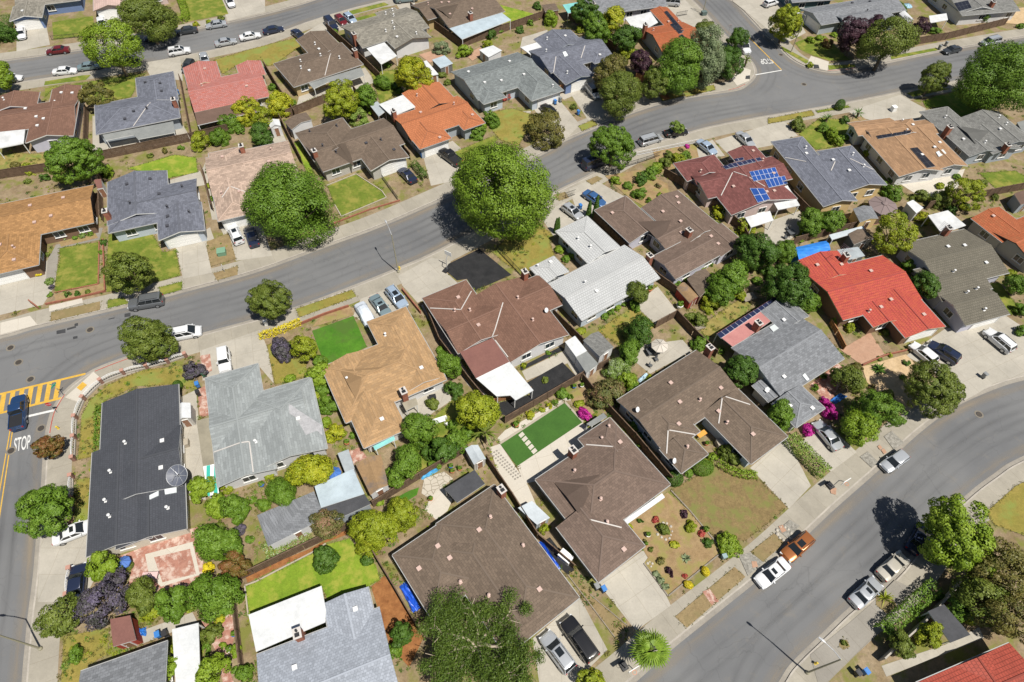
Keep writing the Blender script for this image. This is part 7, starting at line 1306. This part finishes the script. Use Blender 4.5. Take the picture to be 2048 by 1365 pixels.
hoop(894, 540, R_(60), 'basketball hoop at the edge of the black gravel front yard'); hoop(1662, 976, R_(-60), 'basketball hoop on the pavement of the curved street'); hoop(1250, 1338, R_(-60), 'black wheeled stand on the soil patch beside the fan palm')
# bins, utility boxes, tables and other small things
BINM = {'blue': plain('bin_blue', (.04, .18, .48), .5), 'black': plain('bin_black', (.03, .03, .032), .5), 'grey': plain('bin_grey', (.22, .23, .23), .5), 'green': plain('bin_green', (.03, .16, .07), .5)}
def binbody(mb):
    a = [(-.24, -.28), (.24, -.28), (.24, .28), (-.24, .28)]; n = 4; i = len(mb.v); mb.v += [(x*.8, y*.8, .04) for x, y in a]+[(x, y, .98) for x, y in a]
    for q in ((0, 3, 2, 1), (4, 5, 6, 7), (0, 1, 5, 4), (1, 2, 6, 5), (2, 3, 7, 6), (3, 0, 4, 7)): mb.f.append([i+k for k in q]); mb.m.append(0); mb.uv.append(None)
def binlid(mb): mb.box((0, 0, 1.01), (.54, .66, .05)); mb.box((0, .05, 1.05), (.4, .4, .04)); mb.bar((-.24, -.34, .99), (.24, -.34, .99), .04, .04)
def binwheels(mb): mb.tube([(-.26, -.24, .1), (.26, -.24, .1)], [.1, .1], 8)
BB, BL, BW = bldmesh('bin_body', binbody, BINM['blue']), bldmesh('lid', binlid, BINM['blue']), bldmesh('wheels', binwheels, rubber)
def bin_(px, py, c, label, ang=.5):
    o = thing('wheelie_bin', P(px, py), ang, label, 'bin', 'wheelie bins'); b = link('bin_body', BB, o); recol(b, BINM[c]); l = link('lid', BL, o); recol(l, BINM[c]); link('wheels', BW, o)
for a in [(1206, 1181, 'blue', 'blue wheelie bin beside the bottom brown garage'), (1192, 1176, 'grey', 'dark grey wheelie bin left of the blue bin at the bottom brown garage'), (1160, 418, 'blue', 'round-topped blue bin behind the silver hatchback'), (844, 315, 'blue', 'blue bin at the garage of the bright orange house'), (1110, 209, 'blue', 'blue bin beside the grey-green garage'), (1120, 204, 'grey', 'pale bin right of the blue bin by the grey-green garage'),
          (1156, 230, 'blue', 'blue bin on the soil strip near the slate blue house'), (358, 190, 'blue', 'blue bin beside the blue-grey porch house, upper of two'), (359, 198, 'grey', 'grey bin beside the blue-grey porch house, lower of two'), (398, 774, 'blue', 'blue bin beside the grey-violet bush'), (399, 790, 'black', 'black bin beside the weathered grey roof'), (321, 1272, 'blue', 'blue bin beside the white canopy, left of two'), (335, 1270, 'black', 'black bin beside the white canopy, right of two'), (410, 752, 'green', 'green bin by the brick driveway'), (1726, 1345, 'blue', 'blue bin in the bottom right yard'), (1710, 1348, 'black', 'black bin left of the blue bin in the bottom right yard'), (862, 618, 'grey', 'grey bin in the side passage of the reddish brown house'), (1877, 99, 'grey', 'pale bin on the verge near the dark grey sedan'), (1890, 92, 'grey', 'pale bin by the long board fence at upper right'), (1964, 755, 'grey', 'grey bin on the wide driveway near the pavement')]: bin_(*a)
def util(px, py, sz, c, label, name='utility_box', ang=.3):
    o = thing(name, P(px, py), ang, label, 'utility box'); mb = MB(); mb.box((0, 0, sz[2]/2), sz); mb.build('cabinet', c, o); m2 = MB(); m2.box((0, 0, sz[2]+.03), (sz[0]+.08, sz[1]+.08, .06)); m2.build('lid', c, o)
util(445, 508, (1.3, 1.2, .8), plain('box_green', (.16, .30, .20), .6), 'green transformer box on the soil strip'); util(347, 703, (.5, .4, .5), BINM['grey'], 'grey utility box beside the corner tree'); util(533, 650, (.5, .4, .9), white_paint, 'small white utility box under the round street tree'); util(1446, 1116, (.5, .45, .8), plain('box_teal', (.24, .33, .34), .5), 'grey-green mailbox cabinet beside the bright conifer'); util(1785, 222, (.9, .9, 1.0), white_paint, 'white utility cabinet on the wide upper right driveway'); util(1407, 30, (1.2, 1.0, .8), plain('box_dark', (.10, .14, .13), .6), 'dark utility box at the foot of the top street lamp'); util(1437, 890, (.9, .9, .9), concrete_pale, 'pale air conditioner by the garage of the broad roof'); util(373, 890, (.9, .9, .8), concrete_pale, 'pale air conditioner beside the slate roof'); util(1130, 1118, (1.0, 1.6, 1.1), white_paint, 'white covered barbecue between the brown roofs', 'covered_barbecue', .9); util(866, 800, (.9, .6, .9), black, 'black barbecue on the patio of the tan shake house', 'barbecue')
def parasol(px, py, r, hz, c, label, seg=8):
    p = P(px, py, hz); o = thing('parasol', Vector((p.x, p.y, .12)), .3, label, 'parasol', 'parasols'); mb = MB(); n = seg
    for k in range(n):
        a, b = 2*math.pi*k/n, 2*math.pi*(k+1)/n; A = Vector((r*math.cos(a), r*math.sin(a), hz-.35)); B = Vector((r*math.cos(b), r*math.sin(b), hz-.35)); T_ = Vector((0, 0, hz+.25)); mb.face([A, B, T_]); mb.face([B, A, A-Vector((0, 0, .16)), B-Vector((0, 0, .16))]); mb.bar(A+Vector((0, 0, .02)), T_+Vector((0, 0, .02)), .05, .04, 1)
    if r > 2: mb.lathe([(r*.22, hz+.16), (r*.2, hz+.3), (.05, hz+.45)], (0, 0, 0), 8)
    mb.build('canopy', [plain('parasol_%.2f' % c[0], c, .8), plain('rib_%.2f' % c[0], sc(c, .6), .7)], o); q = MB(); q.tube([(0, 0, 0), (0, 0, hz)], [.05, .04], 6); q.lathe([(.4, 0), (.4, .08), (.06, .14)], (0, 0, 0), 10); q.build('pole', galv, o)
parasol(1768, 410, 2.6, 2.5, (.19, .145, .14), 'large brown octagonal parasol behind the slate blue house'); parasol(1320, 690, 1.3, 2.2, (.50, .46, .40), 'beige parasol on the patio behind the broad roof'); parasol(1816, 10, 1.2, 2.2, (.30, .48, .58), 'pale blue parasol near the top right corner'); parasol(668, 945, .9, 1.9, (.05, .15, .45), 'small blue and red parasol beside the blue metal roof'); parasol(245, 1124, .8, 1.6, (.07, .16, .45), 'small blue parasol at the brick courtyard corner')
woodt = plain('table_wood', (.30, .17, .10), .7); chairm = plain('chair_dark', (.08, .085, .09), .6)
def table(px, py, label, c=woodt, r=.6, name='garden_table', ang=.4, long=1.0):
    o = thing(name, P(px, py), ang, label, 'table', 'garden tables'); mb = MB(); mb.box((0, 0, .73), (r*2*long, r*2, .05)); mb.build('tabletop', c, o)
    lm = MB(); lm.box((0, 0, .35), (.06, .06, .7)); me = lm.mesh('leg', c)
    for sx in (-1, 1):
        for sy in (-1, 1): link('leg', me, o, (sx*(r*long-.1), sy*(r-.1), 0))
def chair(px, py, label, c=chairm, ang=0.0, grp='garden chairs'):
    o = thing('garden_chair', P(px, py), ang, label, 'chair', grp); mb = MB(); mb.box((0, 0, .42), (.5, .5, .05)); mb.build('seat', c, o); b = MB(); b.box((-.25, 0, .7), (.05, .5, .55)); b.build('backrest', c, o); lm = MB(); lm.box((0, 0, .2), (.05, .05, .4)); me = lm.mesh('leg', c)
    for sx in (-1, 1):
        for sy in (-1, 1): link('leg', me, o, (sx*.21, sy*.21, 0))
table(1300, 708, 'dark garden table on the patio behind the broad roof', chairm); table(1580, 470, 'dark table on the patio of the maroon house', chairm); table(878, 846, 'white garden bench table behind the tan shake house', white_paint, .4, long=2.2); table(1401, 873, 'orange striped bench by the front door of the broad roof', plain('bench_orange', (.62, .30, .05), .6), .35, 'garden_bench', .6, 2.0); table(305, 1155, 'pale slatted bench on the brick courtyard', plain('bench_pink', (.6, .42, .40), .6), .4, 'garden_bench', .1, 2.2); table(1495, 600, 'weathered wooden table among the plants near the dark trees', wood_g, .7, long=1.6); table(1398, 660, 'weathered planter bench by the weedy yard fence', wood_g, .4, long=2.0)
for q in [(1312, 722, 'dark chair left of the patio table behind the broad roof'), (1295, 698, 'dark chair behind the patio table of the broad roof'), (1320, 706, 'dark chair beside the beige parasol'), (1570, 478, 'dark chair left of the maroon house patio table'), (1574, 460, 'dark chair above the maroon house patio table'), (1300, 734, 'green-grey chair nearest the broad roof on its patio')]: chair(*q, ang=q[0])
chair(890, 838, 'white chair at the garden bench table', white_paint, 2.0); chair(895, 852, 'white chair on the grass below the garden bench table', white_paint, 1.0)
POTC = plain('terracotta', (.42, .15, .07), .8); POTB = plain('pot_blue', (.05, .12, .35), .4); POTW = plain('pot_white', (.7, .69, .66), .6)
def pot(px, py, label, c=POTC, r=.3, colr='green'):
    o = thing('plant_pot', P(px, py), 0, label, 'plant pot', 'plant pots'); mb = MB(); mb.lathe([(r*.65, 0), (r, r*1.3), (r*1.1, r*1.35), (r*1.1, r*1.5), (r*.9, r*1.5)], (0, 0, 0), 12); mb.build('pot', c, o); me, fz, s = crown('round', r*1.1, int(px)); k = link('plant', me, o, (0, 0, r*2), 0, (s,)*3); recol(k, LM[colr])
for q in [(1298, 583, 'terracotta pot on the patio of the silvery roofed house', POTC, .45), (1358, 616, 'round stone planter at the patio edge by the board fence', POTW, .5), (1295, 1072, 'white square pot in the dry front garden, upper one', POTW, .3), (1291, 1090, 'terracotta pot in the dry front garden beside the roof edge', POTC, .25), (1032, 853, 'brown tub planter at the end of the artificial lawn', POTC, .4), (862, 1000, 'pot beside the flagstone patio', POTC, .3), (905, 945, 'terracotta pot on the flagstone corner, left of two', POTC, .3), (920, 940, 'terracotta pot on the flagstone corner, right of two', POTC, .3), (902, 935, 'blue-green pot near the rear fence', POTB, .3), (695, 888, 'orange pot beside the tan shake roof passage', POTC, .35), (684, 872, 'red pot beside the narrow passage', POTC, .3), (525, 972, 'dark blue pot in front of the weathered grey house', POTB, .35), (1148, 776, 'dark blue pot at the corner of the board fence', POTB, .3), (1163, 774, 'white pot at the corner of the board fence', POTW, .3), (1410, 1062, 'red-brown pot at the edge of the dry front garden', POTC, .35), (470, 1270, 'teal pot on the brick path, upper one', POTB, .3), (462, 1300, 'white pot on the brick path, lower one', POTW, .35), (1606, 470, 'white pot on the patio of the maroon house', POTW, .3), (1640, 758, 'terracotta pot by the solar strip house wall', POTC, .25), (1412, 890, 'terracotta pot by the front path of the broad roof', POTC, .3)]: pot(*q)
# stones and oddments in the dry front garden
stm = mottled('garden_stones', (.40, .36, .30), (.62, .58, .50), 3, 9, .9, amt=.5)
def stones(px, py, r, n, label):
    c = P(px, py); mb = MB(); rnd = random.Random(int(px)); 
    for k in range(n): a = 2*math.pi*k/n; s = rnd.uniform(.12, .24); mb.lathe([(s*.7, -.05), (s, s*.35), (s*.6, s*.8), (.02, s*.9)], (math.cos(a)*r+rnd.uniform(-.1, .1), math.sin(a)*r+rnd.uniform(-.1, .1), 0), 7)
    o = mb.build('stone_ring', stm); o.location = c; tag(o, label, 'stones')
stones(1328, 1062, 1.0, 12, 'ring of pale stones round the olive bush in the dry front garden'); stones(1300, 1128, .3, 4, 'cluster of white rocks in the dry front garden'); stones(1568, 1068, .9, 10, 'round pale stone disc border on the cobbled verge')
def bigdish():
    l = P(356, 950, 3.9); o = thing('satellite_dish', Vector((l.x, l.y, 0.12)), 0, 'large mesh satellite dish at the right side of the slate roof', 'satellite dish'); mb = MB(); mb.tube([(0, 0, 0), (0, 0, 3.6)], [.06, .05], 7); mb.build('mast', galv, o); d = MB(); rot = Matrix.Rotation(R_(25), 3, 'X'); n = 24
    rings = [(.15, .0), (.5, .06), (.9, .2), (1.3, .42)]
    for k in range(3):
        for q in range(n):
            a, b = 2*math.pi*q/n, 2*math.pi*(q+1)/n; f = lambda r, t: tuple(rot @ Vector((r[0]*math.cos(t), r[0]*math.sin(t), r[1]))+Vector((0, 0, 3.6))); d.face([f(rings[k], a), f(rings[k], b), f(rings[k+1], b), f(rings[k+1], a)])
            if k == 2: d.bar(f(rings[3], a), f(rings[3], b), .05, .05, 1)
            if k == 0 and q % 3 == 0:
                for j in range(3): d.bar(f((rings[j][0], rings[j][1]+.02), a), f((rings[j+1][0], rings[j+1][1]+.02), a), .04, .04, 1)
    for q in range(3): a = q*2.09; d.bar(tuple(rot @ Vector((1.1*math.cos(a), 1.1*math.sin(a), .3))+Vector((0, 0, 3.6))), tuple(rot @ Vector((0, 0, 1.1))+Vector((0, 0, 3.6))), .03, .03, 1)
    d.build('dish', [plain('mesh_dish', (.10, .11, .14), .5), galv], o)
bigdish()
def antenna(px, py, hz, label):
    p = P(px, py, hz); o = thing('antenna', Vector((p.x, p.y, .12)), .6, label, 'antenna', 'roof antennas'); mb = MB(); mb.tube([(0, 0, 0), (0, 0, hz)], [.04, .03], 6); mb.build('mast', galv, o); b = MB(); b.bar((-1.2, 0, hz-.1), (1.2, 0, hz-.1), .04, .04)
    for k in range(7): l = .5+.08*k; x = -1.1+.36*k; b.bar((x, -l, hz-.08), (x, l, hz-.08), .025, .025)
    b.build('aerial', steel, o)
antenna(1688, 500, 6.0, 'spiky television aerial above the bright red roof'); antenna(1890, 455, 6.0, 'television aerial behind the olive-grey roof')
def lattice():
    pts = [P(985, 800, .9), P(1064, 776, .9)]; o = fence([(988, 806), (1030, 796), (1062, 782)], 'reddish lattice fence under the white patio roof', wood_n, 1.0, 1.6)
lattice()
# ------------------------------------------------------------------ labels of the plants that have none yet: look, then place
def plant_labels():
    hs = []
    for h in HOUSES:
        x0, y0 = PX(h.root.location); s = h.root['label']; hs.append((x0, y0, s.split(' beside ')[0].split(' behind ')[0].split(' with ')[0].split(' at ')[0].split(' above ')[0].split(' in the ')[0].split(' facing ')[0].split(' covered ')[0], h))
    NEAR = {}
    cnt = {}
    for q in hs: cnt[q[2]] = cnt.get(q[2], 0)+1
    grp = {}
    for o, px, py, r, c, shp, tree, lab in PLANTS:
        if lab: tag(o, lab, 'tree' if tree else 'shrub', 'trees of the neighbourhood' if tree else 'shrubs of the neighbourhood'); continue
        cand = [q for q in hs if cnt[q[2]] == 1]
        x0, y0, s, h = min(cand, key=lambda q: math.hypot(q[0]-px, (q[1]-py)*1.1)); dx, dy = px-x0, py-y0; a = math.degrees(math.atan2(-dy, dx)) % 360
        side = ['right of', 'above and right of', 'above', 'above and left of', 'left of', 'below and left of', 'below', 'below and right of'][int((a+22.5)//45) % 8]
        kind = 'tree' if tree else ('bush' if r > 11 else 'low plant'); grp.setdefault((COLN[c], kind, side, s), []).append((px, py, o, tree))
    for (c, kind, side, s), lst in grp.items():
        s = s.replace('roofed house', 'roof').replace('shingled house', 'roof').replace('walled house', 'house'); lst.sort(key=lambda q: (q[0], q[1])); n = len(lst)
        for k, (px, py, o, tree) in enumerate(lst):
            pre = '' if n == 1 else (['left', 'right'][k] if n == 2 else (['leftmost', 'middle', 'rightmost'][k] if n == 3 else ['leftmost', 'second from left', 'third from left', 'fourth from left', 'fifth from left', 'sixth from left', 'seventh from left'][min(k, 6)]))+' '
            lab = f'{pre}{c} {kind} {side} the {s}'; w_ = lab.split(); lab = ' '.join(w_[:16])
            tag(o, lab, 'tree' if tree else ('bush' if kind == 'bush' else 'plant'), 'trees of the neighbourhood' if tree else 'shrubs of the neighbourhood')
plant_labels()
for k_, v_ in USED.items():
    if v_ > 1: print('DUPLICATE LABEL', v_, k_)
# ------------------------------------------------------------------ low weeds, leaf litter and ground plants in the yards
def inpoly(x, y, pl):
    r = False; n = len(pl); j = n-1
    for i in range(n):
        xi, yi = pl[i]; xj, yj = pl[j]
        if (yi > y) != (yj > y) and x < (xj-xi)*(y-yi)/(yj-yi)+xi: r = not r
        j = i
    return r
def ground_cover():
    soft = {GM[k].name for k in ('yard', 'weeds', 'dead', 'dry')}; boxes = [(min(p[0] for p in pl), max(p[0] for p in pl), min(p[1] for p in pl), max(p[1] for p in pl), pl, m.name in soft, m is GM['weeds']) for _, m, pl in POLYS]
    rnd = random.Random(77); blocks = {k: [(p.x, p.y) for p in v] for k, v in KW.items()}
    lines = {k: offset(v, 3.3) for k, v in KW.items()}; pl = {'mid': [(p.x, p.y) for p in lines['mid']], 'upper': [(p.x, p.y) for p in lines['upper']]}
    sets = {'green': [], 'ygreen': [], 'brownish': [], 'dark': []}; got = 0
    for _ in range(42000):
        px, py = rnd.uniform(-30, 2080), rnd.uniform(0, 1400)
        if rnd.random() > .35+.65*py/1400 and py < 300: continue
        q = P(px, py, .13); x, y = q.x, q.y
        if not (inpoly(x, y, pl['mid']) or inpoly(x, y, pl['upper'])): continue
        top = None
        for b in boxes:
            if b[0] <= x <= b[1] and b[2] <= y <= b[3] and inpoly(x, y, b[4]): top = b
        if top is not None and not top[5]: continue
        if math.sin(x*.55+1.3*math.sin(y*.31))*math.sin(y*.48+1.1*math.sin(x*.27))+rnd.uniform(-.5, .5) < (.05 if top is None or not top[6] else -1): continue
        skip = False
        for h in HOUSES:
            l = h.inv @ q
            if abs(l.x) < 30 and abs(l.y) < 30 and roof_z(h, l.x, l.y) > 0: skip = True; break
        if skip: continue
        got += 1; sets[rnd.choice(['green', 'ygreen', 'brownish', 'brownish', 'dark'])].append((x, y, rnd.uniform(.12, .42)))
        if got > 3600: break
    rng = np.random.default_rng(3)
    for c, lst in sets.items():
        C = []; 
        for x, y, r in lst:
            n = int(10+70*r); d = rng.normal(size=(n, 3)); d /= np.linalg.norm(d, axis=1)[:, None]; d[:, 2] = np.abs(d[:, 2]); C.append(np.array([x, y, .16])+d*r*np.array([1.2, 1.2, .8])*rng.uniform(.3, 1, (n, 1)))
        C = np.vstack(C); N = rng.normal(size=C.shape)*.5+[0, 0, .8]; me = leaf_mesh('ground_cover', C, N, rng.uniform(.09, .2, len(C)), rng.normal(.5, .2, len(C))); me.materials[0] = LM[c]; o = link('ground_cover', me); o['kind'] = 'stuff'; o['label'] = {'green': 'low green weeds scattered over the bare yards', 'ygreen': 'low yellow-green weeds scattered over the bare yards', 'brownish': 'dry brownish weeds scattered over the bare yards', 'dark': 'dark low ground plants scattered over the yards'}[c]; o['category'] = 'ground cover'
ground_cover()
def grass_edges():
    rng = np.random.default_rng(8); sets = {'lawn': [], 'dry': []}; col = {'lawn': 'lawn', 'lawn_bright': 'lawn', 'dry_lawn': 'dry', 'patchy_lawn': 'dry', 'dead_grass': 'dry', 'weeds': 'dry'}
    for nm, m, pl in POLYS:
        if m.name not in col: continue
        for (ax, ay), (bx, by) in zip(pl, pl[1:]+pl[:1]):
            l = math.hypot(bx-ax, by-ay)
            if l > 60 or math.hypot(ax, ay) > 150: continue
            n = int(l*(3 if m.name == 'dead_grass' else 7)); f = rng.random(n); j = rng.normal(0, .11, (n, 2)); sets[col[m.name]].append(np.stack([ax+(bx-ax)*f+j[:, 0], ay+(by-ay)*f+j[:, 1]], 1))
    for k, v in sets.items():
        q = np.vstack(v); q = np.repeat(q, 4, 0); n = len(q); C = np.stack([q[:, 0]+rng.normal(0, .07, n), q[:, 1]+rng.normal(0, .07, n), rng.uniform(.17, .27, n)], 1); me = leaf_mesh('grass_edge', C, rng.normal(size=(n, 3))*.5+[0, 0, .7], rng.uniform(.07, .17, n), rng.normal(.5, .2, n)); me.materials[0] = LM['olive' if k == 'lawn' else 'brownish']; o = link('grass_edge', me); o['kind'] = 'stuff'; o['category'] = 'grass'; o['label'] = 'ragged green grass along the lawn edges' if k == 'lawn' else 'ragged dry grass along the dry lawn edges'
grass_edges()
